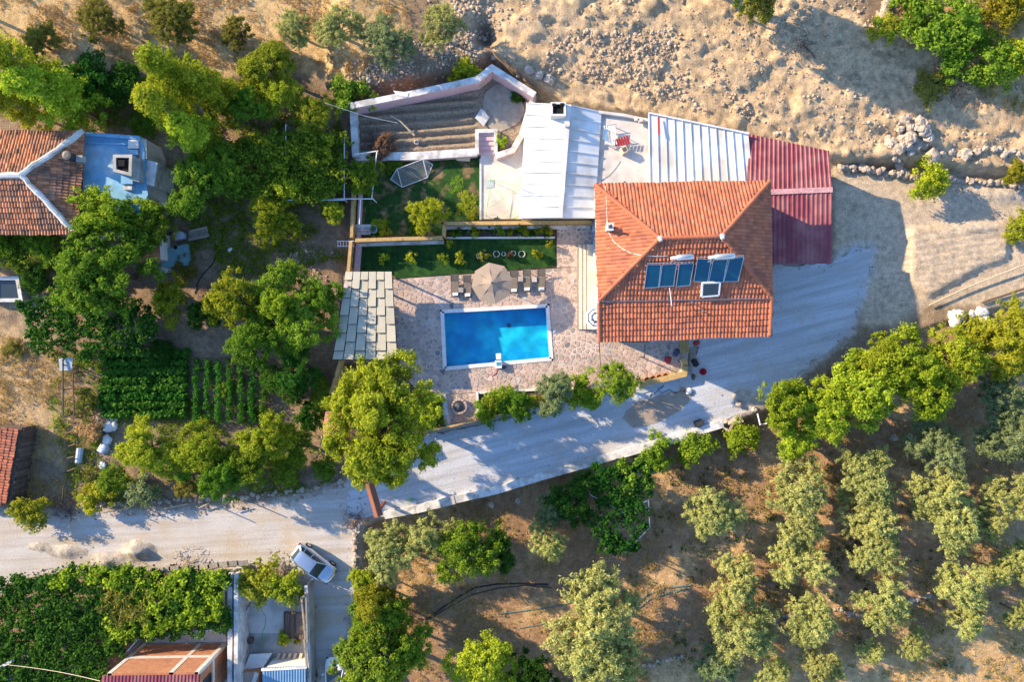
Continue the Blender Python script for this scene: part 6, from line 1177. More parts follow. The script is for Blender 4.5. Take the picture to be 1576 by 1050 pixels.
vine('vine_arbour', [(0,362),(98,360),(100,392),(60,402),(0,398)], 2.2, 'green', 'leafy vine along the lower side of the old tiled house', seed=5, dens=2.4)
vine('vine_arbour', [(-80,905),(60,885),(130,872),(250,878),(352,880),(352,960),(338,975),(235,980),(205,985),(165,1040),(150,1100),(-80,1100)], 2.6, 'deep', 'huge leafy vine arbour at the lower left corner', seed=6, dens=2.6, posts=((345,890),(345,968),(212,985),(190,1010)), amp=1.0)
vine('vine_arbour', [(60,890),(150,872),(280,880),(350,882),(350,955),(260,968),(215,985),(180,1000),(150,950),(230,910),(110,905)], 2.95, 'bright', 'sunlit upper growth of the huge vine arbour', seed=7, dens=1.7, cat='vine')  # lit upper side painted as a brighter leaf layer over the deep one
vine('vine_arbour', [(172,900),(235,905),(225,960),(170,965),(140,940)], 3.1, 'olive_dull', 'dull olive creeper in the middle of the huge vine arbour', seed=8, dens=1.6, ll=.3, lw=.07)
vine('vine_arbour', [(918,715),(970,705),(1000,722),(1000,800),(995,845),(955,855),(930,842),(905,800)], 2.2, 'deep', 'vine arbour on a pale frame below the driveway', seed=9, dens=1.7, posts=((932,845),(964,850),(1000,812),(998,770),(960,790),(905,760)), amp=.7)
vine('vine_arbour', [(945,705),(1000,700),(1002,745),(960,760)], 2.6, 'green', 'sunlit corner growth of the vine arbour below the driveway', seed=10, dens=1.0)  # lighter leaves over the deep ones stand in for sun on this corner
vine('hedge', [(740,612),(925,600),(945,600),(930,605),(820,628),(742,648)], 1.0, 'bright', 'low bright hedge filling the bed below the pool', seed=11, dens=3.4, amp=.4, ll=.18, lw=.1, cl=.36, cat='hedge')
vine('hedge', [(640,620),(678,616),(684,652),(655,660),(620,668)], .7, 'green', 'low green hedge left of the barbecue corner', seed=12, dens=3.2, amp=.4, ll=.18, lw=.1, cl=.36, cat='hedge')
vine('hedge', [(690,351),(850,350),(850,363),(690,364)], .28, 'deep', 'low dark ground cover in the narrow plant bed', seed=13, dens=4, amp=.15, ll=.13, lw=.08, cl=.2, cat='plants')
vine('hedge', [(555,620),(600,650),(612,685),(560,640),(530,600)], .6, 'deep', 'dark undergrowth below the big tree', seed=14, dens=2.5, amp=.4, ll=.2, lw=.12, cl=.4, cat='undergrowth')
def crop_row(p, q, w, h, leaf, label, group, seed, ll=.2, lw=.11, plot=None):
    a, b = W(*p, h*.6), W(*q, h*.6); g = np.random.default_rng(seed); L = (b-a).length; d = (b-a)/L; nr = Vector((-d.y, d.x, 0)); nc = int(L*w*46); u = g.random(nc)*L; v = np.clip(g.normal(0, .5, nc), -1, 1)*w/2
    C = np.array(a)[None]+u[:, None]*np.array(d)+v[:, None]*np.array(nr); C[:, 2] = .08+h*(1-(v/(w/2))**2*.7)*(.5+.6*g.random(nc))*(.7+.6*vnoise(u*1.1+seed*3, u*0)); m = 11; e = g.normal(size=(nc, m, 3)); e /= np.linalg.norm(e, axis=2)[..., None]
    P = C[:, None]+e*.2*(.4+.8*g.random((nc, m, 1))); V, F, t = leaves(P.reshape(-1, 3), (e*.5+np.array([0, 0, .6])).reshape(-1, 3), ll, lw, g, .5, np.repeat(g.random(nc), m)); o0 = np.array(a)*np.array([1, 1, 0]); o = link('crop_row', np_mesh('crop_row', V-o0, F, tint=t), LF[leaf]); o.location = tuple(o0); return tag(o, label, 'crop row', group)
ORD = ['first', 'second', 'third', 'fourth', 'fifth', 'sixth', 'seventh', 'eighth', 'ninth']
for i in range(8): crop_row((158+3*math.sin(i), 545+13.2*i), (289-2*(i % 2), 545+13.0*i), .72, .65, 'crop', ORD[i]+' horizontal crop row from the top in the left vegetable plot', 'horizontal crop rows', 60+i, .26, .17)
for i in range(7): crop_row((304+17*i, 553), (303+17.2*i, 650), .62, .8, 'crop', ORD[i]+' vertical crop row from the left in the right vegetable plot', 'vertical crop rows', 80+i, .16, .09)
# ------------------------------------------------------------------ courtyard and lane at the lower left
mb = MB(); mb.prism(XY(((366,893),(470,893),(476,1100),(366,1100))), -0.2, 0.03); setting(mb, 'courtyard', MT['concrete_grey'])
mb = MB(); mb.prism(XY(((378,905),(465,905),(465,975),(385,975))), 0.0, 0.045); setting(mb, 'courtyard_slab', MT['concrete'])
t = thing('parapet_wall', 'pale double wall between the vine arbour and the courtyard', 'wall', W(357, 965)); 
for x0, x1, z, mm in ((350, 357, 2.2, 'wall_top'), (360, 366, 2.35, 'wall_top')):
    for k in range(8): y0, y1 = 884+22*k, 884+22*(k+1)-.3; mb = MB(); mb.prism(XY(((x0, y0), (x1, y0), (x1, y1), (x0, y1)), z), -.2, z+random.uniform(-.03, .03)); mb.build('wall_block', MT[mm], t)
mb = MB(); mb.prism(XY(((357.4, 884), (359.6, 884), (359.6, 1060), (357.4, 1060)), 2), -.2, 1.9); mb.build('gutter', MT['wood_dark'], t)
wallthing('courtyard_wall', [(471,902),(473,930),(475,1000),(476,1060)], .2, -.2, 1.7, 'concrete_grey', 'grey wall between the courtyard and the narrow alley', cap='wall_top')
t = thing('plank_screen', 'grey green boards along the lower edge of the lane above the vine', 'boards', W(310, 872))
for i in range(9): x = 245+15*i; mb = MB(); mb.beam(W(x, 879-1.3*i+random.uniform(-1.5, 1.5), 2.2), W(x+17, 876-1.3*i+random.uniform(-2, 1), 2.2), .42, .05, random.random()); mb.build('board', MT['wood_grey'], t)
for a, b in (((240, 882), (372, 874)), ((345, 888), (380, 880)), ((240, 888), (330, 882))): mb = MB(); mb.beam(W(*a, 2.1), W(*b, 2.1), .09, .09, .8); mb.build('rail', MT['wood_pale'], t)
for a in ((248, 882), (300, 880), (345, 878)): p = W(*a, 2.1); mb = MB(); mb.beam((p.x, p.y, -.2), (p.x, p.y, 2.1), .1, .1); mb.build('post', MT['wood_dark'], t)
t = thing('louvred_bench', 'dark slatted panels in the courtyard beside the alley wall', 'panels', W(455, 963))
for k in range(9):
    x = 438+3.9*k
    if 4 < k < 6: continue
    mb = MB(); mb.beam(W(x, 942, .6), W(x+.6, 984, .6), .17, .06, random.random()); mb.build('slat', MT['wood_dark'], t)
mb = MB(); mb.beam(W(437, 944, .5), W(474, 944, .5), .08, .1); mb.beam(W(438, 982, .5), W(474, 983, .5), .08, .1)
for x, y in ((439, 945), (472, 945), (440, 982), (472, 982)): p = W(x, y, .5); mb.beam((p.x, p.y, 0), (p.x, p.y, .55), .08, .08)
mb.build('frame', MT['dark_metal'], t)
t = thing('wooden_frame', 'tall grey timber frame along the alley side of the courtyard', 'frame', W(470, 960))
for a, b in (((464, 920), (470, 985)), ((471, 915), (473, 990)), ((464, 922), (471, 915)), ((468, 985), (474, 1045))): mb = MB(); mb.beam(W(*a, 1.9), W(*b, 1.9), .14, .1, random.random()); mb.build('beam', MT['wood_grey'], t)
for a in ((464, 921), (471, 986), (474, 1044)): p = W(*a, 1.9); mb = MB(); mb.beam((p.x, p.y, 0), (p.x, p.y, 1.85), .1, .1); mb.build('post', MT['wood_dark'], t)
tree(B, 438, 983, 12, .9, 'bright', 'small flowering bush below the dark slatted panels', cat='bush', zground=.03); tree(B, 458, 988, 6, .5, 'yellow', 'tiny yellowish plant below the dark slatted panels', cat='bush', zground=.03)
t = thing('table', 'pale board table above the blue roof in the courtyard', 'table', W(397, 1018))
mb = MB(); slab3(mb, [W(385, 1008, .8), W(419, 1006, .8), W(405, 1028, .8), W(374, 1032, .8)], .05); mb.build('table_top', MT['tarp_white'], t)
for a in ((387, 1010), (415, 1009), (403, 1026), (378, 1029)): p = W(*a, .75); mb = MB(); mb.beam((p.x, p.y, 0), (p.x, p.y, .75), .06, .06); mb.build('leg', MT['steel'], t)
t = thing('plank_stack', 'row of pale planks leaning above the blue corrugated roof', 'planks', W(445, 1015))
for k in range(6): mb = MB(); mb.beam(W(422+9*k, 1027, .5), W(430+8.5*k, 1006, .35), .22, .05, random.random()); mb.build('plank', MT['wood_pale'], t)
t = thing('blue_shed', 'small shed with a blue corrugated roof at the bottom edge', 'shed', W(438, 1060)); q = [W(404, 1029, 2.2), W(471, 1026, 2.2), W(471, 1120, 1.9), W(404, 1120, 1.9)]
mb = MB(); slab3(mb, [p-Vector((0, 0, .06)) for p in q], .04); rf = mb.build('roof', MT['blue_sheet'], t); rib_roof(rf, q[0], q[1], q[2], q[3], 4, 4, MT['blue_sheet'], .05); walls_under(t, q, 1.8, .25, MT['plaster'])
mb = MB(); slab3(mb, [W(402, 1030, 2.24), W(472, 1026, 2.24), W(472, 1030, 2.26), W(402, 1034, 2.26)], .04); mb.build('ridge_cap', MT['white_metal'], rf)
c = W(382, 1045, 1.4); t = thing('brick_store', 'low brick store between the brick building and the blue shed', 'shed', (c.x, c.y, 0)); mb = MB(); mb.box((c.x, c.y-.8, .7), (1.7, 2.6, 1.4)); mb.build('wall', MT['brick'], t); mb = MB(); mb.beam((c.x+.75, c.y+.5, 1.46), (c.x-.1, c.y-2.0, 1.46), .35, .1); mb.box((c.x-.6, c.y-.8, 1.44), (.35, 2.5, .07)); mb.build('beam', MT['mortar'], t)
for i, (x, y, r) in enumerate(((388, 984, .3), (378, 1000, .32))): c = W(x, y); t = thing('flower_pot', ('upper', 'lower')[i]+' dark plant pot by the pale double wall in the courtyard', 'pot', (c.x, c.y, .03)); mb = MB(); mb.lathe((0, 0, 0), [(r*.7, 0), (r, .4), (r*.8, .38)], 12); mb.build('pot', MT['wood_dark'], t, world=False)
mb = MB(); mb.tube([W(x, y, .06) for x, y in ((405, 945), (409, 950), (408, 965), (403, 975), (405, 990), (406, 1003))], .03, 5); single(mb, 'hose', MT['green_rope'], 'dark green hose lying across the courtyard floor', 'hose')
t = thing('ladder', 'dark leaning ladder at the left of the courtyard', 'ladder', W(378, 935))
for a, b in (((371, 958), (386, 926)), ((373, 940), (388, 928))): mb = MB(); mb.beam(W(*a, .1), W(*b, .9), .05, .05); mb.build('rail', MT['wood_dark'], t)
c = W(372, 944, .5); mb = MB(); mb.lathe((c.x, c.y, 0), [(.12, 0), (.14, .3), (.1, .3)], 8); single(mb, 'bucket', MT['white_paint'], 'small white bucket by the pale double wall', 'bucket')
t = thing('metal_roof_corner', 'blue metal roof corner with pale edge beam at the lower left corner', 'roof', W(8, 1010)); q = [W(-40, 1000, 2.6), W(14, 1026, 2.6), W(22, 1090, 2.6), W(-40, 1090, 2.6)]; mb = MB(); slab3(mb, q, .05); mb.build('sheet', MT['blue_sheet'], t); mb = MB(); mb.beam(W(-10, 1034, 2.75), W(22, 1016, 2.75), .22, .1); mb.build('edge_beam', MT['wall_top'], t); walls_under(t, q, 2.5, .3, MT['plaster'])
mb = MB(); a, b = W(11, 1024, 3.0), W(154, 1049, 4.6); mb.tube([lerp(a, b, k/8)-Vector((0, 0, .25*math.sin(PI*k/8))) for k in range(9)], .022, 5); single(mb, 'cable', MT['cream'], 'yellowish cable stretched to the brick building', 'cable')
mb = MB(); slab3(mb, [W(-12, 912, 1.0), W(10, 903, 1.0), W(14, 908, .9), W(-10, 922, .9)], .06); single(mb, 'metal_sheet', MT['tarp_white'], 'pale metal sheet at the left edge beside the lane', 'sheet')
# ------------------------------------------------------------------ cars
def car(px, py, rz, label, paint, sc=1.0):
    t = thing('parked_car', label, 'car', W(px, py)+Vector((0, 0, .03)), None, rz); t.scale = (sc, sc, sc)
    S = [(2.02, .50, .58, .34), (1.97, .66, .70, .28), (1.80, .77, .79, .24), (1.45, .83, .86, .22), (.95, .845, .93, .20), (.3, .85, .95, .20), (-.5, .855, .97, .20), (-1.2, .845, .99, .22), (-1.65, .82, .99, .26), (-1.9, .76, .95, .30), (-1.98, .66, .84, .36)]
    mb = MB(); R = []
    for x, hw, zt, zb in S: R.append([(x, -hw*.86, zb), (x, -hw*.98, zb+.12), (x, -hw, zb+.28), (x, -hw*.985, zt-.14), (x, -hw*.92, zt-.03), (x, -hw*.5, zt+.025), (x, 0, zt+.035), (x, hw*.5, zt+.025), (x, hw*.92, zt-.03), (x, hw*.985, zt-.14), (x, hw, zb+.28), (x, hw*.98, zb+.12), (x, hw*.86, zb)])
    n = len(R[0]); vs = [v for r in R for v in r]; fs = [(i*n+k, i*n+(k+1) % n, (i+1)*n+(k+1) % n, (i+1)*n+k) for i in range(len(R)-1) for k in range(n)]; fs += [tuple(range(n-1, -1, -1)), tuple(range((len(R)-1)*n, len(R)*n))]
    mb.add(vs, fs); body = mb.build('body', MT[paint], t, world=False, smooth=True)
    cab = [((.98, .72, .955), (.20, .58, 1.43)), ((-.0, .77, .975), (-.2, .61, 1.47)), ((-1.0, .77, .99), (-.95, .60, 1.46)), ((-1.82, .68, .97), (-1.45, .52, 1.38))]
    mb = MB(); vs = []
    for (bx, bw, bz), (tx, tw, tz) in cab: vs += [(bx, -bw, bz), (tx, -tw, tz), (tx, tw, tz), (bx, bw, bz)]
    mb.add(vs, [(4*i+k, 4*i+k+1, 4*i+4+k+1, 4*i+4+k) for i in range(3) for k in range(3)]+[(3, 2, 1, 0), (12, 13, 14, 15)]); mb.build('window', MT['glass'], t, world=False)
    mb = MB(); rp = []
    for x, w, z in ((.22, .585, 1.43), (.05, .605, 1.465), (-.3, .62, 1.485), (-.95, .615, 1.475), (-1.3, .58, 1.44), (-1.5, .54, 1.385)): rp += [(x, -w, z-.01), (x, -w*.6, z+.02), (x, 0, z+.035), (x, w*.6, z+.02), (x, w, z-.01)]
    mb.add(rp+[(v[0], v[1], v[2]-.06) for v in rp], [(5*i+k, 5*i+5+k, 5*i+6+k, 5*i+1+k) for i in range(5) for k in range(4)]+[(5*i, 30+5*i, 35+5*i, 5*i+5) for i in range(5)]+[(5*i+4, 5*i+9, 39+5*i, 34+5*i) for i in range(5)]); mb.build('roof', MT[paint], t, world=False, smooth=True)
    mb = MB()
    for s in (-1, 1):
        for (b, tp), w in ((cab[0], .07), (cab[3], .16)): mb = MB(); mb.beam((b[0], s*b[1], b[2]), (tp[0], s*(tp[1]+.01), tp[2]), w, .07); mb.build('pillar', MT[paint], t, world=False)
        mb = MB(); mb.beam((-.42, s*.785, .97), (-.45, s*.625, 1.45), .09, .05, up=(0, s, 0)); mb.build('pillar', MT[paint], t, world=False)
        mb = MB(); mb.beam((-1.25, s*.75, .98), (-1.2, s*.59, 1.42), .10, .05, up=(0, s, 0)); mb.build('pillar', MT[paint], t, world=False)
    
    for x in (1.28, -1.25):
        for s in (-1, 1):
            wv = []; w = MB()
            for yy, rr in ((-.1, .26), (-.1, .31), (.1, .31), (.1, .26)): wv += [(x+rr*math.cos(2*PI*k/18), s*.79+yy, .31+rr*math.sin(2*PI*k/18)) for k in range(18)]
            w.add(wv, [(i*18+k, i*18+(k+1) % 18, (i+1)*18+(k+1) % 18, (i+1)*18+k) for i in range(3) for k in range(18)]+[tuple(range(17, -1, -1)), tuple(range(54, 72))]); wh = w.build('wheel', MT['rubber'], t, world=False)
            r = MB(); r.add([(x, s*.9, .31)]+[(x+.2*math.cos(2*PI*k/14), s*.895, .31+.2*math.sin(2*PI*k/14)) for k in range(14)], [(0, 1+k, 1+(k+1) % 14) if s > 0 else (0, 1+(k+1) % 14, 1+k) for k in range(14)]); r.build('rim', MT['steel'], wh, world=False)
    for s in (-1, 1):
        mb = MB(); mb.box((1.88, s*.58, .66), (.22, .28, .12), -s*.35); mb.build('headlight', MT['glass'], t, world=False); mb = MB(); mb.box((-1.9, s*.66, .80), (.14, .18, .26), s*.3); mb.build('taillight', MT['red_plastic'], t, world=False); mb = MB(); mb.box((.72, s*.93, 1.0), (.12, .18, .11)); mb.build('mirror', MT[paint], t, world=False)
    mb = MB(); mb.box((2.03, 0, .40), (.04, .5, .12)); mb.build('number_plate', MT['white_paint'], t, world=False); mb = MB(); mb.box((2.0, 0, .54), (.05, .7, .08)); mb.build('grille', MT['black'], t, world=False); return t
car(486, 864, math.radians(-37), 'silver white hatchback parked askew beside the courtyard', 'car_paint')
MT['white_car'] = mat('white_car', (.75, .75, .75), .25, .02, spec=.6, coat=.7)
car(520, 1042, math.radians(93), 'white car mostly hidden under the large leafy tree in the alley', 'white_car')
# ------------------------------------------------------------------ left yard
t = thing('drying_rack', 'rusty pole frame standing in the straw coloured yard', 'frame', W(108, 610))
for a, b in (((97, 560), (97, 640)), ((112, 575), (114, 640)), ((95, 628), (108, 625)), ((95, 645), (114, 640)), ((96, 572), (118, 572)), ((97, 553), (97, 562))): mb = MB(); mb.beam(W(*a, 1.5), W(*b, 1.5), .09, .09, random.random()); mb.build('rail', MT['wood_dark'], t)
for a in ((97, 562), (113, 574), (97, 642), (114, 639), (97, 600)): p = W(*a, 1.5); mb = MB(); mb.beam((p.x, p.y, -.1), (p.x, p.y, 1.5), .09, .09); mb.build('post', MT['wood_dark'], t)
for i, (a, b) in enumerate((((97, 668), (113, 664)), ((99, 689), (116, 684)), ((98, 707), (114, 703)), ((98, 728), (116, 721)), ((96, 780), (98, 748)))): mb = MB(); p, q = W(*a, .1), W(*b, .9); mb.tube([p, lerp(p, q, .5)+Vector((0, 0, .05)), q], .05, 6); single(mb, 'stake', MT['wood_dark'], ORD[i]+' leaning stake from the top below the rusty pole frame', 'stake', 'stakes in the yard')
for i, (x, y, r, mm, lb) in enumerate(((160, 642, .55, 'tarp_white', 'topmost white bag of the rubbish heap'), (172, 655, .6, 'tarp_white', 'right hand white bag of the rubbish heap'), (152, 658, .5, 'tarp_blue', 'bluish bag at the left of the rubbish heap'), (168, 674, .5, 'tarp_white', 'middle white bag of the rubbish heap'), (160, 688, .55, 'tarp_blue', 'lower blue sheet of the rubbish heap'), (176, 640, .45, 'tarp_white', 'upper right white bag of the rubbish heap'), (160, 716, .32, 'tarp_blue', 'small blue bag below the rubbish heap'))): bundle(x, y, r, mm, 'bag', lb, 'bag', .55, 4)
c = W(122, 701); mb = MB(); mb.tube([W(124, 690, .25), W(121, 712, .25)], [.3, .28], 10); single(mb, 'barrel', MT['tarp_blue'], 'pale blue barrel lying in the yard left of the rubbish heap', 'barrel')
mb = MB(); slab3(mb, [W(90, 552, 1.4), W(112, 551, 1.4), W(110, 570, 1.3), W(92, 571, 1.3)], .04); single(mb, 'metal_sheet', MT['tarp_blue'], 'bluish metal sheet on top of the rusty pole frame', 'sheet')
t = thing('water_trough', 'grey concrete trough at the left edge below the old house', 'trough', W(15, 445)); mb = MB(); mb.strip(XY(((-20, 428), (26, 428), (32, 462), (-20, 462)), .7), .3, -.1, .7, closed=True); mb.build('wall', MT['wall_top'], t); mb = MB(); mb.prism(XY(((-20, 428), (26, 428), (32, 462), (-20, 462)), .4), -.1, .35); mb.build('water', MT['glass'], t)
mb = MB(); mb.tube([W(x, y, GZ(*W(x, y).xy)+.04) for x, y in ((345, 345), (342, 370), (336, 390), (326, 408), (312, 422), (304, 436), (300, 452))], .05, 6); single(mb, 'hose', MT['hose'], 'dark hose curving across the bare yard', 'hose')
mb = MB(); slab3(mb, [W(350, 384, .1), W(356, 381, .12), W(358, 384, .1), W(352, 389, .1)], .04); single(mb, 'paper_scrap', MT['white_paint'], 'white scrap lying on the bare yard', 'scrap')
def brush(px, py, r, n, label, m='twig', name='brush_pile'):
    c = W(px, py); zg = GZ(c.x, c.y); mb = MB(); g = random.Random(px)
    for i in range(n):
        a = g.uniform(0, 6.28); q = g.uniform(0, r); p = Vector((c.x+q*math.cos(a), c.y+q*math.sin(a), zg+.05+g.random()*.4)); b = g.uniform(0, 6.28); L = g.uniform(.3, .9); mb.tube([p, p+Vector((L*math.cos(b)*.5, L*math.sin(b)*.5, .12)), p+Vector((L*math.cos(b+.4), L*math.sin(b+.4), g.uniform(-.05, .2)))], [.025, .018, .008], 4)
    o = single(mb, name, MT[m], label, 'brush'); o['kind'] = 'stuff'; return o
brush(328, 458, 1.3, 110, 'dark brush pile beside the grove in the bare yard'); brush(105, 782, 1.2, 80, 'brush pile at the edge of the lane'); brush(1438, 145, 2.0, 170, 'grey brush pile on the bank above the boulders'); brush(1212, 90, .9, 40, 'dark twigs on the sandy slope'); brush(575, 222, 1.5, 90, 'reddish twigs at the end of the ploughed bed'); brush(548, 800, 1.2, 70, 'dry brush at the junction of lane and driveway'); brush(290, 866, 1.6, 70, 'dry brush along the lower edge of the lane', 'wood_pale'); brush(430, 872, 1.4, 60, 'dry sticks above the courtyard', 'wood_pale')
for i, (a, b) in enumerate((((305, 783), (322, 775)), ((355, 786), (372, 778)), ((160, 790), (200, 782)), ((250, 784), (290, 776)))): mb = MB(); mb.tube([W(*a, .35), W(*b, .45)], .05, 6); single(mb, 'stick', MT['wood_pale'], ('pale stick second from the right on the stony edge of the lane', 'rightmost pale stick on the stony edge of the lane', 'leftmost pale stick on the stony edge of the lane', 'pale stick second from the left on the stony edge of the lane')[i], 'stick')
for i, (x, y) in enumerate(((168, 772), (196, 770), (366, 764), (415, 756), (318, 772))):
    p = W(x, y); mb = MB(); mb.tube([(p.x, p.y, -.2), (p.x+.03, p.y, 1.9)], .05, 6); single(mb, 'fence_post', MT['wood_grey'], ORD[i]+' thin fence post along the upper edge of the lane' if i else 'leftmost thin fence post along the upper edge of the lane', 'post', 'fence posts by the lane')
# ------------------------------------------------------------------ grove: hoses, stone lines
def gpath(pts, dz=.05): return [Vector((*W(x, y).xy, GZ(*W(x, y).xy)+dz)) for x, y in pts]
def hose(pts, m, r, name, label): mb = MB(); mb.tube(gpath(pts, r), r, 5); return single(mb, name, MT[m], label, 'hose')
hose(((652,966),(675,948),(700,930),(730,914),(765,908),(800,907),(845,909)), 'hose', .07, 'hose', 'thick black hose curving over the soil left of the biggest olive'); hose(((660,962),(690,944),(725,925),(765,915),(810,910),(850,914)), 'hose', .04, 'hose', 'thin black hose beside the thick black one')
hose(((765,955),(810,950),(850,945),(890,935)), 'hose_teal', .05, 'hose', 'straight teal hose left of the biggest olive'); hose(((975,948),(1000,925),(1030,915),(1070,910)), 'hose_teal', .06, 'hose', 'upper teal hose right of the biggest olive'); hose(((978,955),(1005,932),(1035,922),(1068,915)), 'hose_teal', .05, 'hose', 'lower teal hose right of the biggest olive'); hose(((1150,908),(1190,905),(1215,902)), 'hose_teal', .06, 'hose', 'short teal hose between the first two olive columns'); hose(((800,978),(835,972),(870,963)), 'hose_teal', .04, 'hose', 'lower straight teal hose left of the biggest olive'); hose(((1085,692),(1100,689),(1118,688)), 'tarp_blue', .05, 'pipe', 'short pale pipe below the lower driveway wall')
def stone_line(pts, n, r0, r1, label, zoff=.1, grp=None):
    P = gpath(pts); c = P[len(P)//2]; t = thing('stone_line', label, 'stones', tuple(c)); seg = [(P[i+1]-P[i]).length for i in range(len(P)-1)]; tot = sum(seg)
    for k in range(n):
        u = (k+random.random()*.6)/n*tot; i = 0
        while i < len(seg)-1 and u > seg[i]: u -= seg[i]; i += 1
        p = P[i].lerp(P[i+1], min(1, u/seg[i])); r = random.uniform(r0, r1); o = bpy.data.objects.new('stone', random.choice(_bm)); COL.objects.link(o); o.parent = t; k_ = r/.5
        o.location = Vector((p.x+random.uniform(-.12, .12), p.y+random.uniform(-.15, .15), GZ(p.x, p.y)+zoff*random.random()-.05))-Vector(c); o.scale = (k_, k_*random.uniform(.7, 1), k_*random.uniform(.7, 1)); o.rotation_euler = (0, 0, random.uniform(0, 6))
stone_line(((1285,258),(1340,262),(1400,272),(1450,275),(1520,282),(1600,292)), 90, .16, .36, 'dry stone wall at the foot of the sandy slope on the right', .5)
stone_line(((1195,965),(1240,950),(1290,945),(1330,952)), 24, .12, .28, 'line of stones crossing the second olive column', .1); stone_line(((1385,935),(1430,922),(1460,915)), 20, .14, .28, 'line of stones between the third and fourth olive columns', .1); stone_line(((1500,902),(1540,896),(1576,890)), 16, .14, .28, 'line of stones at the right end of the grove', .1); stone_line(((990,1040),(1030,1028),(1060,1020)), 12, .12, .25, 'short line of stones at the bottom edge right of the biggest olives', .1)
stone_line(((1325,70),(1332,45),(1340,20),(1345,-10)), 26, .25, .45, 'steep line of grey stones at the top right of the sandy slope', .3)
stone_line(((120,778),(200,774),(300,770),(400,762),(480,752),(530,742)), 70, .12, .28, 'line of pale stones along the upper edge of the lane', .15); stone_line(((545,800),(547,840),(545,890)), 22, .12, .26, 'line of stones along the right side of the lane mouth', .15)
for i, (x, y, r) in enumerate(((755, 782, .4), (797, 777, .3), (1403, 672, .35), (1380, 675, .4), (1258, 678, .3), (650, 798, .35), (1136, 622, .4), (1160, 630, .3))): boulder(x, y, r, ('grey boulder', 'small grey boulder', 'bluish boulder', 'larger bluish boulder', 'pale boulder', 'flat pale boulder', 'pale boulder', 'small pale boulder')[i]+(' on the soil below the driveway wall', ' right of the other under the driveway wall', ' in the shade above the third olive column', ' left of the bluish one above the third column', ' under the left end of the bright belt', ' below the left end of the driveway wall', ' at the lit edge of the driveway', ' beside the lit edge of the driveway')[i], None)
# ------------------------------------------------------------------ right side bits
mb = MB(); mb.tube([W(1430, 470, .35), W(1490, 442, .4), W(1576, 408, .5), W(1620, 392, .5)], .07, 7); single(mb, 'pole', MT['wood_pale'], 'long pale pole along the lower edge of the sand bed', 'pole')
mb = MB(); mb.tube([W(1512, 466, .2), W(1545, 455, .25), W(1590, 440, .3)], .1, 7); single(mb, 'log', MT['wood_dark'], 'dark log lying below the long pale pole', 'log')
for i, (x, y, r, lb) in enumerate(((1472, 490, .75, 'large white bag on the bank above the bright belt'), (1492, 484, .4, 'small white bag right of the large one'), (1510, 480, .55, 'white sheet bundle furthest right on the bank'), (1514, 492, .4, 'white bundle below the furthest right one'))): bundle(x, y, r, 'tarp_white', 'bag', lb, 'bag', .4, 4)
bundle(1390, 263, .42, 'tarp_blue', 'bag', 'pale blue white bag on the stone wall left of the bright bush', 'bag', .6, 4)
mb = MB(); a = gpath(((1236, 107), (1228, 100), (1215, 90)), .12); mb.tube(a, .06, 6); single(mb, 'stick', MT['wood_dark'], 'dark stick lying on the sandy slope', 'stick')
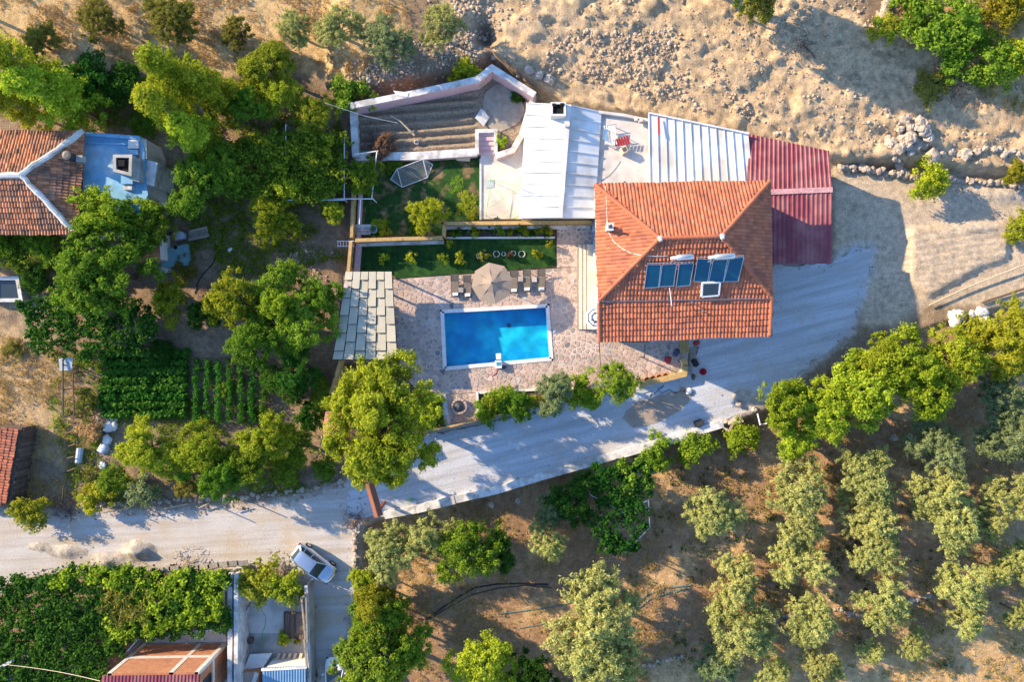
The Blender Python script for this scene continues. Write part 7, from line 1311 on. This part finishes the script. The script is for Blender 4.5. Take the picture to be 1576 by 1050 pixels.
# ------------------------------------------------------------------ weeds and dry tufts (nobody could count them)
def tufts(name, poly, n, leaf, label, h=.25, seed=1, thr=.45, m=16, ll=.22, lw=.035, freq=40, upn=.1):
    A = np.array(poly); g = np.random.default_rng(seed); px = g.uniform(A[:, 0].min(), A[:, 0].max(), n*4); py = g.uniform(A[:, 1].min(), A[:, 1].max(), n*4); k = (polydist(px, py, poly)+(fbm(px/20, py/20, 3)-.5)*30 > 0) & (fbm(px/freq+seed, py/freq, 4) > thr+.15*(g.random(n*4)-.5)) & (road_d(px, py) < -2); px, py = px[k][:n], py[k][:n]; z, _ = terrain(px, py)
    C = np.stack([(px-788)/PXM, (525-py)/PXM, z+h*.4], -1); e = g.normal(size=(len(C), m, 3)); e[..., 2] = np.abs(e[..., 2]); e /= np.linalg.norm(e, axis=2)[..., None]; sz = (.5+g.random((len(C), 1, 1)))
    P = C[:, None]+e*np.array([h*.9, h*.9, h*.6])*sz; V, F, t = leaves(P.reshape(-1, 3), (e*.5+np.array([0, 0, upn])).reshape(-1, 3), ll, lw, g, .8, np.repeat(g.random(len(C)), m)); o = link(name, np_mesh(name, V, F, tint=t), LF[leaf]); return tag(o, label, 'weeds', None, 'stuff')
tufts('dry_grass', [(-40,-40),(600,-40),(640,60),(560,130),(430,105),(300,120),(100,95),(-40,85)], 1900, 'dry', 'dry grass on the slope at the top left', seed=2, thr=.42)
tufts('dry_grass', [(1290,-30),(1640,-30),(1640,230),(1500,170),(1430,100),(1340,50)], 1200, 'dry', 'dry grass under the shrubs in the upper right corner', seed=3, thr=.42)
tufts('dry_grass', [(560,800),(1000,700),(1200,650),(1640,600),(1640,1100),(540,1100)], 5200, 'dry', 'dry grass between the olive trees', seed=4, thr=.50)
tufts('dry_grass', [(-40,500),(120,550),(150,780),(-40,780)], 1300, 'dry', 'straw on the yard at the left', seed=5, thr=.42)
tufts('weeds', [(880,700),(1300,680),(1640,640),(1640,1050),(1000,1050)], 700, 'deep', 'green weeds scattered through the olive grove', seed=6, thr=.57, ll=.16, lw=.07, freq=25)
tufts('weeds', [(1320,-20),(1620,-20),(1620,200),(1480,160),(1400,90)], 500, 'olive_dull', 'dull weeds among the stones in the upper right corner', seed=7, thr=.5, ll=.16, lw=.06)
tufts('weeds', [(100,110),(300,120),(530,140),(530,400),(430,420),(300,440),(240,300),(240,200),(100,180)], 2600, 'green', 'green weeds in the shaded gardens at the left', seed=8, thr=.42, ll=.18, lw=.08)
tufts('weeds', [(60,560),(150,540),(480,660),(500,750),(120,780)], 1500, 'green', 'weeds around the vegetable plots', seed=9, thr=.44, ll=.18, lw=.07)
tufts('weeds', [(480,880),(505,900),(500,1050),(478,1050)], 200, 'olive_dull', 'weeds along the wall of the alley', seed=10, thr=.3, ll=.16, lw=.06)
tufts('weeds', [(540,600),(660,690),(600,700),(500,640),(480,560)], 400, 'green', 'weeds under the big tree by the gate', seed=11, thr=.4, ll=.2, lw=.1)
